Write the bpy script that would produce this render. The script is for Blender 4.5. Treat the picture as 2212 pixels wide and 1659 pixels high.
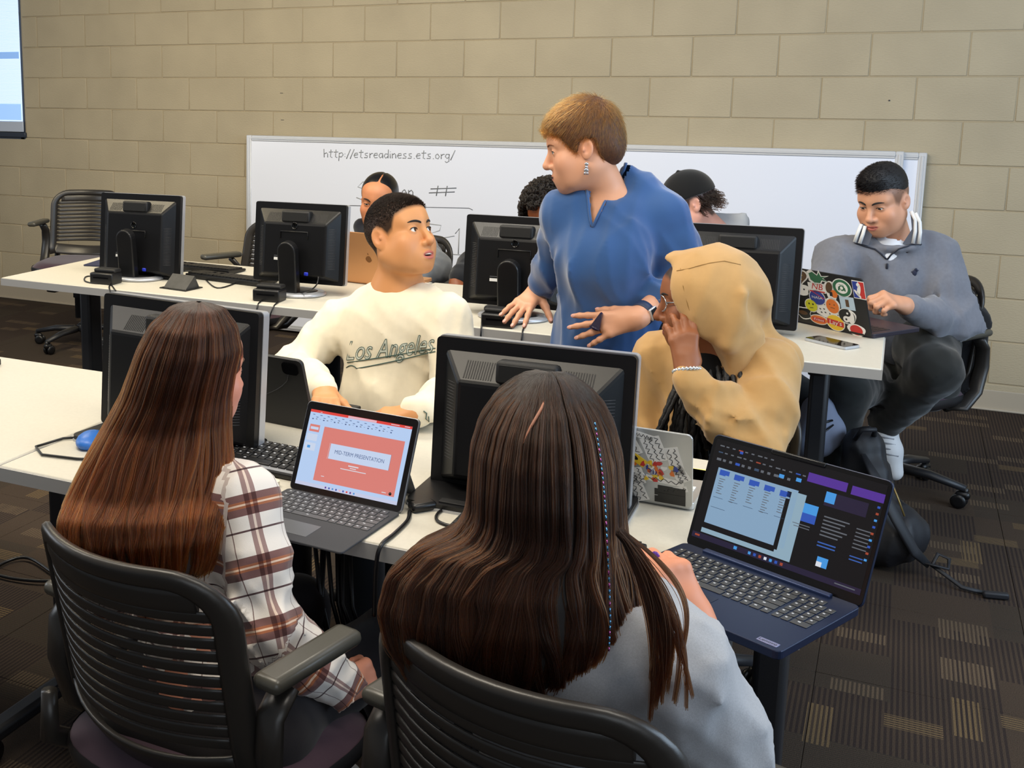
import bpy, bmesh, math, random
import numpy as np
from mathutils import Vector, Matrix, Euler
PI = math.pi
random.seed(7); RNG = np.random.default_rng(11)
scene = bpy.context.scene
COL = scene.collection
for o in list(bpy.data.objects): bpy.data.objects.remove(o)

# ------------------------------------------------------------------ camera
YAW, PIT, ROL = 0.47656, 0.16957, 0.00234
FPX, CX, CY = 2423.73, 690.97, 601.72
CAM = np.array([4.84275, -5.99766, 1.49806])
_fw = np.array([-math.sin(YAW)*math.cos(PIT), math.cos(YAW)*math.cos(PIT), -math.sin(PIT)])
_rt = np.array([math.cos(YAW), math.sin(YAW), 0.0]); _up = np.cross(_rt, _fw)
_r = math.cos(ROL)*_rt + math.sin(ROL)*_up; _u = -math.sin(ROL)*_rt + math.cos(ROL)*_up
cd = bpy.data.cameras.new('camera'); cam = bpy.data.objects.new('camera', cd); COL.objects.link(cam)
cam.matrix_world = Matrix(((_r[0], _u[0], -_fw[0], CAM[0]), (_r[1], _u[1], -_fw[1], CAM[1]), (_r[2], _u[2], -_fw[2], CAM[2]), (0, 0, 0, 1)))
cd.sensor_fit = 'HORIZONTAL'; cd.sensor_width = 36.0; cd.lens = 36.0*FPX/2212
cd.shift_x = (1106 - CX)/2212; cd.shift_y = (CY - 829.5)/2212; cd.clip_start = 0.05
scene.camera = cam
def _ray(x, y): return _fw + _r*(x-CX)/FPX - _u*(y-CY)/FPX
def W(x, y, Y):                      # where a sight line meets the upright plane at depth Y
    d = _ray(x, y); t = (Y-CAM[1])/d[1]; return CAM + d*t
def H(x, y, Z):                      # where a sight line meets the level at height Z
    d = _ray(x, y); t = (Z-CAM[2])/d[2]; return CAM + d*t

# ------------------------------------------------------------------ view, world, lights
vs = scene.view_settings; vs.view_transform = 'Standard'; vs.look = 'None'; vs.gamma = 1.0; vs.use_curve_mapping = False
vs.exposure = EXPOSURE = 0.0
wd = bpy.data.worlds.new('world'); scene.world = wd; wd.use_nodes = True
wd.node_tree.nodes['Background'].inputs[0].default_value = (0.86, 0.92, 1.0, 1); wd.node_tree.nodes['Background'].inputs[1].default_value = 0.17
def area(name, loc, look, size, power, col):
    l = bpy.data.lights.new(name, 'AREA'); l.shape = 'RECTANGLE'; l.size, l.size_y = size; l.energy = power; l.color = col
    o = bpy.data.objects.new(name, l); COL.objects.link(o); o.location = loc
    o.rotation_euler = (Vector(look)-Vector(loc)).to_track_quat('-Z', 'Y').to_euler(); return o
WARM = (1.0, 0.85, 0.58); COOL = (0.62, 0.80, 1.0)
area('ceiling_lamp', (1.2, -2.5, 2.75), (1.2, -1.5, 0), (1.3, 0.65), 48, WARM)
area('ceiling_lamp', (3.3, -2.7, 2.75), (3.3, -1.6, 0), (1.3, 0.65), 44, (1, .92, .78))
area('ceiling_lamp', (5.2, -2.4, 2.75), (5.2, -1.6, 0), (1.3, 0.65), 16, (.78, .86, 1))
area('ceiling_lamp', (1.6, -4.5, 2.75), (1.6, -3.5, 0), (1.3, 0.65), 25, (1, .92, .8))
area('ceiling_lamp', (3.5, -4.6, 2.75), (3.5, -3.5, 0), (1.3, 0.65), 40, (1, .90, .74))
area('ceiling_lamp', (5.3, -4.6, 2.75), (5.0, -3.6, 0), (1.3, 0.65), 22, (1, .93, .82))
area('window_and_fill_light', (7.6, -3.2, 1.7), (4.6, -2.6, 0.9), (3.0, 1.6), 100, COOL)
area('window_and_fill_light', (-1.6, -4.2, 1.8), (3.0, -3.4, 0.7), (2.2, 1.5), 36, (.85, .92, 1.0))
area('window_and_fill_light', (7.0, -8.2, 2.0), (4.0, -2.0, .9), (3.4, 1.8), 34, (.84, .92, 1.0))  # unseen frontal fill added behind the camera to brighten surfaces facing it

# ------------------------------------------------------------------ materials
def lin(c):
    if isinstance(c, str): c = tuple(int(c[i:i+2], 16) for i in (0, 2, 4))
    return tuple(((v/255)/12.92 if v/255 <= .04045 else ((v/255+.055)/1.055)**2.4) for v in c[:3]) + (1.0,)
MATS = {}
def mat(name, col, rough=.5, metal=0., spec=.5, bump=None, var=None, emit=0., sheen=0., coat=0., sss=0., attr=None, coord='Object', trans=0.):
    if name in MATS: return MATS[name]
    m = bpy.data.materials.new(name); m.use_nodes = True; MATS[name] = m
    N = m.node_tree.nodes; L = m.node_tree.links; b = N['Principled BSDF']
    c = lin(col); b.inputs['Base Color'].default_value = c
    b.inputs['Roughness'].default_value = rough; b.inputs['Metallic'].default_value = metal
    b.inputs['Specular IOR Level'].default_value = spec
    if sheen: b.inputs['Sheen Weight'].default_value = sheen; b.inputs['Sheen Roughness'].default_value = .5
    if coat: b.inputs['Coat Weight'].default_value = coat; b.inputs['Coat Roughness'].default_value = .15
    if sss:
        b.inputs['Subsurface Weight'].default_value = sss; b.inputs['Subsurface Radius'].default_value = (.012, .005, .003); b.inputs['Subsurface Scale'].default_value = 1.0
    if trans: b.inputs['Transmission Weight'].default_value = trans
    if emit: b.inputs['Emission Color'].default_value = c; b.inputs['Emission Strength'].default_value = emit
    tc = N.new('ShaderNodeTexCoord'); src = None
    if attr:
        a = N.new('ShaderNodeAttribute'); a.attribute_name = attr; src = a.outputs['Color']; L.new(src, b.inputs['Base Color'])
    if var:
        n = N.new('ShaderNodeTexNoise'); n.inputs['Scale'].default_value = var[0]; n.inputs['Detail'].default_value = 4
        L.new(tc.outputs[coord], n.inputs['Vector'])
        r = N.new('ShaderNodeMapRange'); r.inputs[1].default_value = .3; r.inputs[2].default_value = .7; r.inputs[3].default_value = 1-var[1]; r.inputs[4].default_value = 1+var[1]
        L.new(n.outputs['Fac'], r.inputs[0])
        mx = N.new('ShaderNodeVectorMath'); mx.operation = 'SCALE'
        if src: L.new(src, mx.inputs[0])
        else: mx.inputs[0].default_value = c[:3]
        L.new(r.outputs[0], mx.inputs['Scale']); L.new(mx.outputs[0], b.inputs['Base Color'])
    if bump:
        n2 = N.new('ShaderNodeTexNoise'); n2.inputs['Scale'].default_value = bump[0]; n2.inputs['Detail'].default_value = 6
        L.new(tc.outputs[coord], n2.inputs['Vector'])
        bp = N.new('ShaderNodeBump'); bp.inputs['Strength'].default_value = bump[1]; bp.inputs['Distance'].default_value = bump[2] if len(bump) > 2 else .002
        L.new(n2.outputs['Fac'], bp.inputs['Height']); L.new(bp.outputs[0], b.inputs['Normal'])
    return m

# ------------------------------------------------------------------ mesh builder
def TR(loc=(0, 0, 0), rot=(0, 0, 0), s=(1, 1, 1)):
    return Matrix.LocRotScale(Vector(loc), Euler(rot), Vector(s))
class MB:
    def __init__(self): self.v = []; self.f = []; self.mi = []; self.sm = []; self.T = Matrix()
    def add(self, vs, fs, mi=0, sm=False, T=None):
        M = self.T @ T if T is not None else self.T; n = len(self.v)
        self.v += [tuple(M @ Vector(p)) for p in vs]
        flip = M.determinant() < 0
        for f in fs:
            f = [i+n for i in f]; self.f.append(f[::-1] if flip else f); self.mi.append(mi); self.sm.append(sm)
        return self
    def box(self, c, s, mi=0, T=None, bev=0., seg=2, sm=None):
        if not bev:
            x, y, z = s[0]/2, s[1]/2, s[2]/2
            vs = [(c[0]+a*x, c[1]+b*y, c[2]+d*z) for d in (-1, 1) for b in (-1, 1) for a in (-1, 1)]
            return self.add(vs, [(0, 2, 3, 1), (4, 5, 7, 6), (0, 1, 5, 4), (2, 6, 7, 3), (0, 4, 6, 2), (1, 3, 7, 5)], mi, bool(sm), T)
        bm = bmesh.new(); bmesh.ops.create_cube(bm, size=1)
        for q in bm.verts: q.co = Vector((q.co.x*s[0], q.co.y*s[1], q.co.z*s[2]))
        bmesh.ops.bevel(bm, geom=bm.edges[:], offset=min(bev, min(s)*.49), segments=seg, affect='EDGES', profile=.5)
        bm.verts.index_update()
        bm.normal_update(); big = [max(abs(t) for t in f.normal) > .999 for f in bm.faces]
        vs = [tuple(q.co+Vector(c)) for q in bm.verts]; fs = [[q.index for q in f.verts] for f in bm.faces]; bm.free()
        self.add(vs, fs, mi, True if sm is None else sm, T)
        for i, g in enumerate(big):
            if g: self.sm[len(self.sm)-len(big)+i] = False
        return self
    def tube(self, pts, r, n=8, mi=0, T=None, closed=False, flat=None, cap=True, upv=None):
        P = [Vector(p) for p in pts]; K = len(P); R = r if hasattr(r, '__len__') else [r]*K
        vs = []; fs = []; up = Vector(upv) if upv else None
        for i in range(K):
            t = (P[(i+1) % K]-P[i-1]) if closed else (P[min(i+1, K-1)]-P[max(i-1, 0)])
            t = t.normalized() if t.length > 1e-9 else Vector((0, 0, 1))
            if up is None: up = Vector((0, 0, 1)) if abs(t.z) < .9 else Vector((1, 0, 0))
            a = up.cross(t)
            if a.length < 1e-6: a = Vector((1, 0, 0)).cross(t)
            a.normalize(); b = t.cross(a)
            if not upv: up = b
            fa, fb = flat if flat else (1, 1)
            for k in range(n):
                w = 2*PI*k/n; vs.append(P[i] + a*(math.cos(w)*R[i]*fa) + b*(math.sin(w)*R[i]*fb))
        for i in range(K if closed else K-1):
            for k in range(n):
                j = (i+1) % K; fs.append((i*n+k, i*n+(k+1) % n, j*n+(k+1) % n, j*n+k))
        if cap and not closed: fs.append(tuple(range(n))[::-1]); fs.append(tuple((K-1)*n+k for k in range(n)))
        return self.add(vs, fs, mi, True, T)
    def lathe(self, prof, n=20, mi=0, T=None, sx=1., sy=1., sm=True):
        vs = [(r*math.cos(2*PI*k/n)*sx, r*math.sin(2*PI*k/n)*sy, z) for r, z in prof for k in range(n)]
        fs = [(i*n+k, i*n+(k+1) % n, (i+1)*n+(k+1) % n, (i+1)*n+k) for i in range(len(prof)-1) for k in range(n)]
        if prof[0][0] > 1e-6: fs.append(tuple(range(n))[::-1])
        if prof[-1][0] > 1e-6: fs.append(tuple((len(prof)-1)*n+k for k in range(n)))
        return self.add(vs, fs, mi, sm, T)
    def prism(self, poly, a, b, mi=0, T=None, axis='y', sm=False):
        n = len(poly)
        def q(u, w, d): return {'y': (u, d, w), 'z': (u, w, d), 'x': (d, u, w)}[axis]
        vs = [q(u, w, a) for u, w in poly]+[q(u, w, b) for u, w in poly]
        fs = [tuple(range(n)), tuple(range(2*n-1, n-1, -1))]+[(i, n+i, n+(i+1) % n, (i+1) % n) for i in range(n)]
        return self.add(vs, fs, mi, sm, T)
    def grid(self, fn, nu, nv, mi=0, T=None, sm=True):
        vs = [fn(i/nu, j/nv) for i in range(nu+1) for j in range(nv+1)]
        fs = [(i*(nv+1)+j, (i+1)*(nv+1)+j, (i+1)*(nv+1)+j+1, i*(nv+1)+j+1) for i in range(nu) for j in range(nv)]
        return self.add(vs, fs, mi, sm, T)
    def ball(self, c, r, n=12, mi=0, T=None):
        r = r if hasattr(r, '__len__') else (r, r, r); m = max(4, n//2+1); vs = []; fs = []
        for i in range(m+1):
            a = PI*i/m
            for k in range(n):
                b = 2*PI*k/n; vs.append((c[0]+r[0]*math.sin(a)*math.cos(b), c[1]+r[1]*math.sin(a)*math.sin(b), c[2]-r[2]*math.cos(a)))
        for i in range(m):
            for k in range(n): fs.append((i*n+k, i*n+(k+1) % n, (i+1)*n+(k+1) % n, (i+1)*n+k))
        return self.add(vs, fs, mi, True, T)
    def poly(self, pts, mi=0, T=None): return self.add(pts, [tuple(range(len(pts)))], mi, False, T)
    def mesh(self, name, mats):
        me = bpy.data.meshes.new(name); me.from_pydata(self.v, [], self.f)
        for m in mats: me.materials.append(m)
        me.polygons.foreach_set('material_index', self.mi); me.polygons.foreach_set('use_smooth', self.sm)
        me.validate(); me.update(); return me
def link(name, me, parent=None, loc=None, M=None):
    o = bpy.data.objects.new(name, me); COL.objects.link(o)
    if parent: o.parent = parent
    if loc is not None: o.location = loc
    if M is not None: o.matrix_local = M
    return o
def obj(name, mb, mats, parent=None, label=None, loc=None, M=None):
    if not isinstance(mats, (list, tuple)): mats = [mats]
    o = link(name, mb.mesh(name, mats), parent, loc, M)
    if label: o['label'] = label
    return o
def tag(o, label, cat, group=None, kind=None):
    o['label'] = label; o['category'] = cat
    if group: o['group'] = group
    if kind: o['kind'] = kind
    return o
def thing(name, label, cat, loc=(0, 0, 0), rotz=0., group=None, M=None):
    o = bpy.data.objects.new(name, None); COL.objects.link(o); o.empty_display_size = .05
    if M is not None: o.matrix_world = M
    else: o.location = loc; o.rotation_euler = (0, 0, rotz)
    return tag(o, label, cat, group)
def struct(o): o['kind'] = 'structure'; return o
def rrect(w, h, r, n=4, cx=0, cy=0):
    P = []
    for sx, sy, a0 in ((1, -1, -90), (1, 1, 0), (-1, 1, 90), (-1, -1, 180)):
        for k in range(n+1):
            a = math.radians(a0+90*k/n); P.append((cx+sx*(w/2-r)+r*math.cos(a), cy+sy*(h/2-r)+r*math.sin(a)))
    return P
# text as flat mesh data (built-in font), cached: verts in (x, y), unit size 1
_TXT = {}
def text_data(s, shear=0.):
    k = (s, shear)
    if k not in _TXT:
        c = bpy.data.curves.new('t', 'FONT'); c.body = s; c.size = 1; c.shear = shear; c.resolution_u = 3; c.align_x = 'CENTER'; c.align_y = 'CENTER'
        o = bpy.data.objects.new('t', c); COL.objects.link(o); dg = bpy.context.evaluated_depsgraph_get()
        me = bpy.data.meshes.new_from_object(o.evaluated_get(dg))
        vs = [tuple(v.co) for v in me.vertices]; fs = [tuple(p.vertices) for p in me.polygons]
        bpy.data.objects.remove(o); bpy.data.curves.remove(c); bpy.data.meshes.remove(me); _TXT[k] = (vs, fs)
    return _TXT[k]
def text(mb, s, size, T, mi=0, shear=0., width=None):   # T maps (x, y, 0)
    vs, fs = text_data(s, shear); sx = size
    if width: w = max(v[0] for v in vs)-min(v[0] for v in vs); sx = width/w
    mb.add([(v[0]*sx, v[1]*size, 0) for v in vs], fs, mi, False, T)
# ------------------------------------------------------------------ materials of the room
def wall_mat():
    m = bpy.data.materials.new('painted_block'); m.use_nodes = True; N = m.node_tree.nodes; L = m.node_tree.links; b = N['Principled BSDF']
    b.inputs['Roughness'].default_value = .62; b.inputs['Specular IOR Level'].default_value = .3
    g = N.new('ShaderNodeNewGeometry'); oi = N.new('ShaderNodeObjectInfo')
    mp = N.new('ShaderNodeMapping'); mp.inputs['Scale'].default_value = (1, 1, 3.2); L.new(g.outputs['Position'], mp.inputs['Vector'])
    n1 = N.new('ShaderNodeTexNoise'); n1.inputs['Scale'].default_value = 70; n1.inputs['Detail'].default_value = 5; L.new(mp.outputs[0], n1.inputs['Vector'])
    n2 = N.new('ShaderNodeTexNoise'); n2.inputs['Scale'].default_value = 3; L.new(g.outputs['Position'], n2.inputs['Vector'])
    hs = N.new('ShaderNodeHueSaturation'); hs.inputs['Color'].default_value = lin('ada188')
    mr = N.new('ShaderNodeMapRange'); mr.inputs[3].default_value = .975; mr.inputs[4].default_value = 1.025; L.new(oi.outputs['Random'], mr.inputs[0])
    mr2 = N.new('ShaderNodeMapRange'); mr2.inputs[1].default_value = .3; mr2.inputs[2].default_value = .7; mr2.inputs[3].default_value = .93; mr2.inputs[4].default_value = 1.06; L.new(n2.outputs['Fac'], mr2.inputs[0])
    mu = N.new('ShaderNodeMath'); mu.operation = 'MULTIPLY'; L.new(mr.outputs[0], mu.inputs[0]); L.new(mr2.outputs[0], mu.inputs[1]); L.new(mu.outputs[0], hs.inputs['Value'])
    L.new(hs.outputs[0], b.inputs['Base Color'])
    bp = N.new('ShaderNodeBump'); bp.inputs['Strength'].default_value = .55; bp.inputs['Distance'].default_value = .003; L.new(n1.outputs['Fac'], bp.inputs['Height']); L.new(bp.outputs[0], b.inputs['Normal'])
    return m
def carpet_mat():
    m = bpy.data.materials.new('carpet'); m.use_nodes = True; N = m.node_tree.nodes; L = m.node_tree.links; b = N['Principled BSDF']
    b.inputs['Roughness'].default_value = .95; b.inputs['Specular IOR Level'].default_value = .1
    g = N.new('ShaderNodeNewGeometry'); sp = N.new('ShaderNodeSeparateXYZ'); L.new(g.outputs['Position'], sp.inputs[0])
    def math_(op, a, c=None, v=None):
        n = N.new('ShaderNodeMath'); n.operation = op; L.new(a, n.inputs[0])
        if c is not None: L.new(c, n.inputs[1])
        if v is not None: n.inputs[1].default_value = v
        return n.outputs[0]
    def cell(sx, sy, off):
        x = math_('FLOOR', math_('ADD', math_('DIVIDE', sp.outputs[0], v=sx), v=off)); y = math_('FLOOR', math_('ADD', math_('DIVIDE', sp.outputs[1], v=sy), v=off*.7))
        c = N.new('ShaderNodeCombineXYZ'); L.new(x, c.inputs[0]); L.new(y, c.inputs[1]); c.inputs[2].default_value = off
        w = N.new('ShaderNodeTexWhiteNoise'); w.noise_dimensions = '3D'; L.new(c.outputs[0], w.inputs['Vector']); return w.outputs['Value']
    def stripes(src, per): return math_('LESS_THAN', math_('FRACT', math_('DIVIDE', src, v=per)), v=.5)
    A = cell(.25, .25, 3.3); Bc = cell(.125, .0625, 1.7); Cc = cell(.0625, .19, 8.1)
    def mixc(f, a, c):
        n = N.new('ShaderNodeMix'); n.data_type = 'RGBA'; L.new(f, n.inputs[0])
        for s, q in ((n.inputs[6], a), (n.inputs[7], c)):
            if isinstance(q, tuple): s.default_value = q
            else: L.new(q, s)
        return n.outputs[2]
    BR = lin('41372f'); DK = lin('2f2826'); TAN = lin('63533d'); GR = lin('37322c')
    sx, sy = stripes(sp.outputs[0], .0125), stripes(sp.outputs[1], .0085)
    base = mixc(math_('MULTIPLY', math_('GREATER_THAN', A, v=.55), sx), BR, DK)
    base = mixc(math_('MULTIPLY', math_('LESS_THAN', A, v=.35), sy), base, GR)
    base = mixc(math_('MULTIPLY', math_('GREATER_THAN', Bc, v=.955), stripes(sp.outputs[1], .0105)), base, TAN)
    base = mixc(math_('MULTIPLY', math_('LESS_THAN', Bc, v=.06), stripes(sp.outputs[0], .0105)), base, lin('5a4d3f'))
    base = mixc(math_('MULTIPLY', math_('GREATER_THAN', Cc, v=.98), stripes(sp.outputs[0], .011)), base, TAN)
    nz = N.new('ShaderNodeTexNoise'); nz.inputs['Scale'].default_value = 420; nz.inputs['Detail'].default_value = 3; L.new(g.outputs['Position'], nz.inputs['Vector'])
    hs = N.new('ShaderNodeHueSaturation'); L.new(base, hs.inputs['Color'])
    mr = N.new('ShaderNodeMapRange'); mr.inputs[1].default_value = .3; mr.inputs[2].default_value = .7; mr.inputs[3].default_value = .62; mr.inputs[4].default_value = 1.35; L.new(nz.outputs['Fac'], mr.inputs[0]); L.new(mr.outputs[0], hs.inputs['Value'])
    L.new(hs.outputs[0], b.inputs['Base Color'])
    bp = N.new('ShaderNodeBump'); bp.inputs['Strength'].default_value = .6; bp.inputs['Distance'].default_value = .003; L.new(nz.outputs['Fac'], bp.inputs['Height']); L.new(bp.outputs[0], b.inputs['Normal'])
    return m
WALL = wall_mat(); CARPET = carpet_mat()
MORTAR = mat('mortar', 'a3957a', .8)
WHITE_BOARD = mat('whiteboard_enamel', 'e9edf9', .16, spec=.5)
ALU = mat('satin_aluminium', 'd3d4d6', .35, metal=.35)
LAMINATE = mat('cream_laminate', 'c9c4b6', .42, var=(140, .03), spec=.4)
EDGE = mat('grey_table_edge', 'a7a6a4', .5)
DARKMETAL = mat('dark_powder_coat', '1d1e22', .45, bump=(300, .15, .001))
BLACK = mat('black_plastic', '0e0e10', .38, bump=(500, .12, .0008))
BLACKMATTE = mat('matte_black', '0b0b0d', .62, bump=(400, .2, .001))
BLACKGLOSS = mat('gloss_black', '08080a', .14)
SILVER = mat('silver_plastic', 'b9bcc2', .3, metal=.5)
SILVERDARK = mat('grey_alloy', '6a6c70', .35, metal=.6)
WHITEP = mat('white_plastic', 'e6e6e4', .4)
BLUEP = mat('blue_plug', '1c2fb8', .4)
INK = mat('faded_marker', '6f7276', .6)
INKPALE = mat('pale_marker', 'b3b6b9', .6)
INKDARK = mat('black_marker', '33363a', .6)

# ------------------------------------------------------------------ floor of carpet tiles
B = .2032; ZB = .1271
floor = struct(obj('floor', MB().box((2.6, -3.2, -.03), (9.6, 7.4, .05)), mat('underlay', '2a2522', .9)))
TS = .5
tile = MB().box((0, 0, 0), (TS-.0012, TS-.0012, .005), bev=.0012, seg=1).mesh('carpet_tile', [CARPET])
for i in range(-3, 14):
    for j in range(0, 13):
        x, y = i*TS, -j*TS-.25
        if not (-1.7 < x < 6.6): continue
        link('carpet_tile', tile, floor, (x, y, -.0025))
# ------------------------------------------------------------------ back wall of painted blocks
wall = struct(obj('wall_back', MB().box((2.6, .0736, 1.3), (9.4, .14, 2.6)), MORTAR))
WX = -.536; _bc = {}
def block(x0, x1, z0, z1):
    w, h = round(x1-x0-.0045, 4), round(z1-z0-.0055, 4)
    if w < .02: return
    if (w, h) not in _bc: _bc[(w, h)] = MB().box((0, 0, 0), (w, .06, h), bev=.003, seg=1).mesh('block', [WALL])
    link('block', _bc[(w, h)], wall, ((x0+x1)/2, .03+random.uniform(-.0006, .0012), (z0+z1)/2))
for n in range(-1, 10):
    z0, z1 = ZB+n*B, ZB+(n+1)*B; off = 0 if n % 2 == 0 else B
    for j in range(-5, 17):
        x0, x1 = j*2*B+off, (j+1)*2*B+off
        if n >= 5:
            if x1 <= WX: continue
            x0 = max(x0, WX)
        block(x0, x1, max(z0, .0), z1)
for px, py, dz in ((1921, 217, .004), (608, 201, .0015), (610, 259, .0015)):    # small scuffs on the paint
    q = W(px, py, -.002); tag(obj('wall_scuff', MB().box((0, 0, 0), (.007 if dz > .002 else .02, .002, dz*1.6)), INKDARK, loc=tuple(q)),
        {1921: 'small dark nick in the wall paint above the right whiteboard', 608: 'short dark scratch on the wall, upper of two', 610: 'short dark scratch on the wall, lower of two'}[px], 'scuff')
def strip(x0, x1, z0, z1, t): return MB().box(((x0+x1)/2, -t/2, (z0+z1)/2), (x1-x0, t, z1-z0), bev=.003, seg=1)
b = strip(-2, 6.6, 0, .098, .008); b.box((2.3, -.012, .006), (8.6, .016, .012), bev=.004, seg=1)
struct(obj('baseboard_back', b, mat('vinyl_cove_base', 'a89d8b', .5)))
# ------------------------------------------------------------------ window with a roller shade, upper left
win = struct(bpy.data.objects.new('window_1', None)); COL.objects.link(win); win.location = (-1.15, 0, 1.7)
fr = MB()
for x, w in ((-.57, .05), (.585, .045)): fr.box((x, .03, 0), (w, .06, 1.14), bev=.004, seg=1)
for z, h in ((-.545, .05), (.545, .05), (.28, .03)): fr.box((0, .03, z), (1.2, .06, h), bev=.004, seg=1)
obj('window_frame', fr, mat('dark_window_frame', '3a4250', .5), win)
obj('pane', MB().box((0, .05, 0), (1.15, .006, 1.1)), mat('window_glass', 'f4f8ff', .02, trans=1.0), win)
def shade_mat():
    m = bpy.data.materials.new('lit_shade_cloth'); m.use_nodes = True; N = m.node_tree.nodes; L = m.node_tree.links; b = N['Principled BSDF']
    tc = N.new('ShaderNodeTexCoord'); wv = N.new('ShaderNodeTexWave'); wv.bands_direction = 'Z'; wv.inputs['Scale'].default_value = 34; wv.inputs['Distortion'].default_value = 1.2
    L.new(tc.outputs['Object'], wv.inputs['Vector'])
    cr = N.new('ShaderNodeValToRGB'); cr.color_ramp.elements[0].color = lin('a9cdfb'); cr.color_ramp.elements[1].color = lin('e6f2ff'); L.new(wv.outputs['Fac'], cr.inputs[0])
    L.new(cr.outputs[0], b.inputs['Base Color']); L.new(cr.outputs[0], b.inputs['Emission Color']); b.inputs['Emission Strength'].default_value = .72; b.inputs['Roughness'].default_value = .9
    return m
SH = shade_mat()  # cloth and its bands glow in place of daylight from behind
obj('shade_cloth', MB().box((.005, -.012, .06), (1.19, .003, 1.02)), SH, win)
obj('mullion_shadow', MB().box((.005, -.0142, .003), (1.17, .001, .045)), mat('shaded_cloth', '86aee6', .9, emit=.55), win, label='paler blue band where the window bar shows through the shade')  # shade of the window bar put into the band colour
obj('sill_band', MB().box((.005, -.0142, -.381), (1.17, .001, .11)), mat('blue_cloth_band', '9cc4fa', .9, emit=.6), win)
obj('shade_rail', MB().box((.005, -.014, -.480), (1.2, .012, .072), bev=.004), mat('pale_shade_hem', 'b7c0d0', .5), win)
obj('sill', MB().box((0, -.004, -.537), (1.24, .03, .034), bev=.005), mat('sill_dark', '2c3340', .4), win)
# ------------------------------------------------------------------ whiteboards standing on the floor, leaning on the wall
def whiteboard(x0, x1, z1, yt, yb, label, seam=None):
    w = x1-x0; h = z1-.015; ang = math.atan2(yt-yb, h)
    t = thing('whiteboard', label, 'whiteboard', M=Matrix.Translation(((x0+x1)/2, yb, .015)) @ Matrix.Rotation(-ang, 4, 'X'))
    obj('panel', MB().box((0, 0, h/2), (w-.03, .012, h-.03)), WHITE_BOARD, t)
    for a, b_, nm in (((-w/2+.018, 0, h/2), (.036, .022, h), 'side_rail'), ((w/2-.018, 0, h/2), (.036, .022, h), 'side_rail'), ((0, 0, h-.018), (w-.072, .022, .036), 'top_rail'), ((0, 0, .018), (w-.072, .022, .036), 'bottom_rail')):
        q = MB().box(a, b_, bev=.004, seg=1)
        if nm.endswith('rail'):
            if b_[2] > b_[0]: q.box((a[0], -.0125, a[2]), (.012, .006, h-.03), bev=.002, seg=1)
            else: q.box((a[0], -.0125, a[2]), (b_[0], .006, .012), bev=.002, seg=1)
        obj(nm, q, ALU, t)
    return t, h
wb, WBH = whiteboard(1.268, 4.852, 1.205, -.05, -.075, 'long white marker board with faded handwriting leaning on the block wall')
whiteboard(3.0, 4.948, 1.200, -.022, -.04, 'second white board standing behind the written one, only its right end showing')
# handwriting: strokes drawn in unit boxes
GL = {'h': [[(0, 1.5), (.05, 0)], [(.03, .6), (.3, .85), (.45, .6), (.45, 0)]], 't': [[(.25, 1.4), (.2, .1), (.4, 0)], [(0, .95), (.5, 1.0)]], 'p': [[(.05, .85), (0, -.6)], [(.05, .75), (.35, .9), (.5, .5), (.3, .1), (.05, .15)]],
      ':': [[(.1, .7), (.14, .62)], [(.1, .25), (.14, .17)]], '/': [[(.45, 1.5), (0, -.2)]], 'e': [[(.05, .45), (.45, .55), (.4, .85), (.15, .8), (.02, .4), (.15, .05), (.45, .1)]],
      's': [[(.4, .85), (.1, .75), (.15, .5), (.4, .35), (.35, .05), (0, .05)]], 'r': [[(.05, .85), (.08, 0)], [(.08, .55), (.25, .82), (.42, .8)]], 'a': [[(.42, .8), (.15, .8), (.02, .4), (.15, .05), (.38, .25), (.42, .85), (.45, 0)]],
      'd': [[(.4, .7), (.15, .75), (.02, .35), (.2, .02), (.42, .3)], [(.48, 1.5), (.45, 0)]], 'i': [[(.1, .8), (.12, 0)], [(.1, 1.15), (.14, 1.1)]], 'n': [[(.03, .85), (.05, 0)], [(.05, .6), (.28, .85), (.42, .6), (.43, 0)]],
      '.': [[(.08, .06), (.16, .02)]], 'o': [[(.25, .85), (.05, .6), (.08, .15), (.3, .02), (.45, .4), (.25, .85)]], 'g': [[(.42, .8), (.12, .8), (.02, .4), (.2, .1), (.42, .4), (.42, .8), (.4, -.4), (.15, -.6), (0, -.4)]],
      '#': [[(.25, 1.2), (.2, -.2)], [(.55, 1.2), (.5, -.2)], [(0, .75), (.85, .95)], [(-.05, .2), (.8, .42)]], 'B': [[(.1, 1.5), (.05, 0)], [(.1, 1.5), (.6, 1.35), (.55, 1.0), (.15, .8), (.65, .6), (.6, .15), (.05, 0)]],
      '-': [[(0, .5), (.5, .62)]], '1': [[(-.1, 1.2), (.15, 1.5), (.12, 0)], [(-.2, .02), (.5, -.02)]], '2': [[(0, 1.2), (.25, 1.45), (.5, 1.1), (.05, .05), (.6, .1)]], 'S': [[(.6, 1.4), (.25, 1.5), (.05, 1.1), (.5, .75), (.6, .3), (.25, 0), (0, .2)]]}
wbi = wb.matrix_world.inverted()
def writing(name, s, pa, pb, hpx, mats, wd=.0032, lab=None):
    A, E = np.array(W(*pa, -.075)), np.array(W(*pb, -.075)); mb = MB(); n = len(s); adv = {'/': .42, ':': .3, '.': .3, 'i': .3, 'r': .48}
    tot = sum(adv.get(c, .58) for c in s); x = 0; hgt = hpx/485
    for c in s:
        for st in GL.get(c, []):
            pts = []
            for u, v in st:
                f = (x+u)/tot; p = A+(E-A)*f; pts.append(wbi @ Vector((p[0], p[1], p[2]+v*hgt)))
            pts = [(p.x, -.0072, p.z) for p in pts]
            mb.tube(pts, wd, 5, flat=(1, .12), upv=(0, 1, 0))
        x += adv.get(c, .58)
    obj(name, mb, mats, wb, label=lab)
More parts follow.
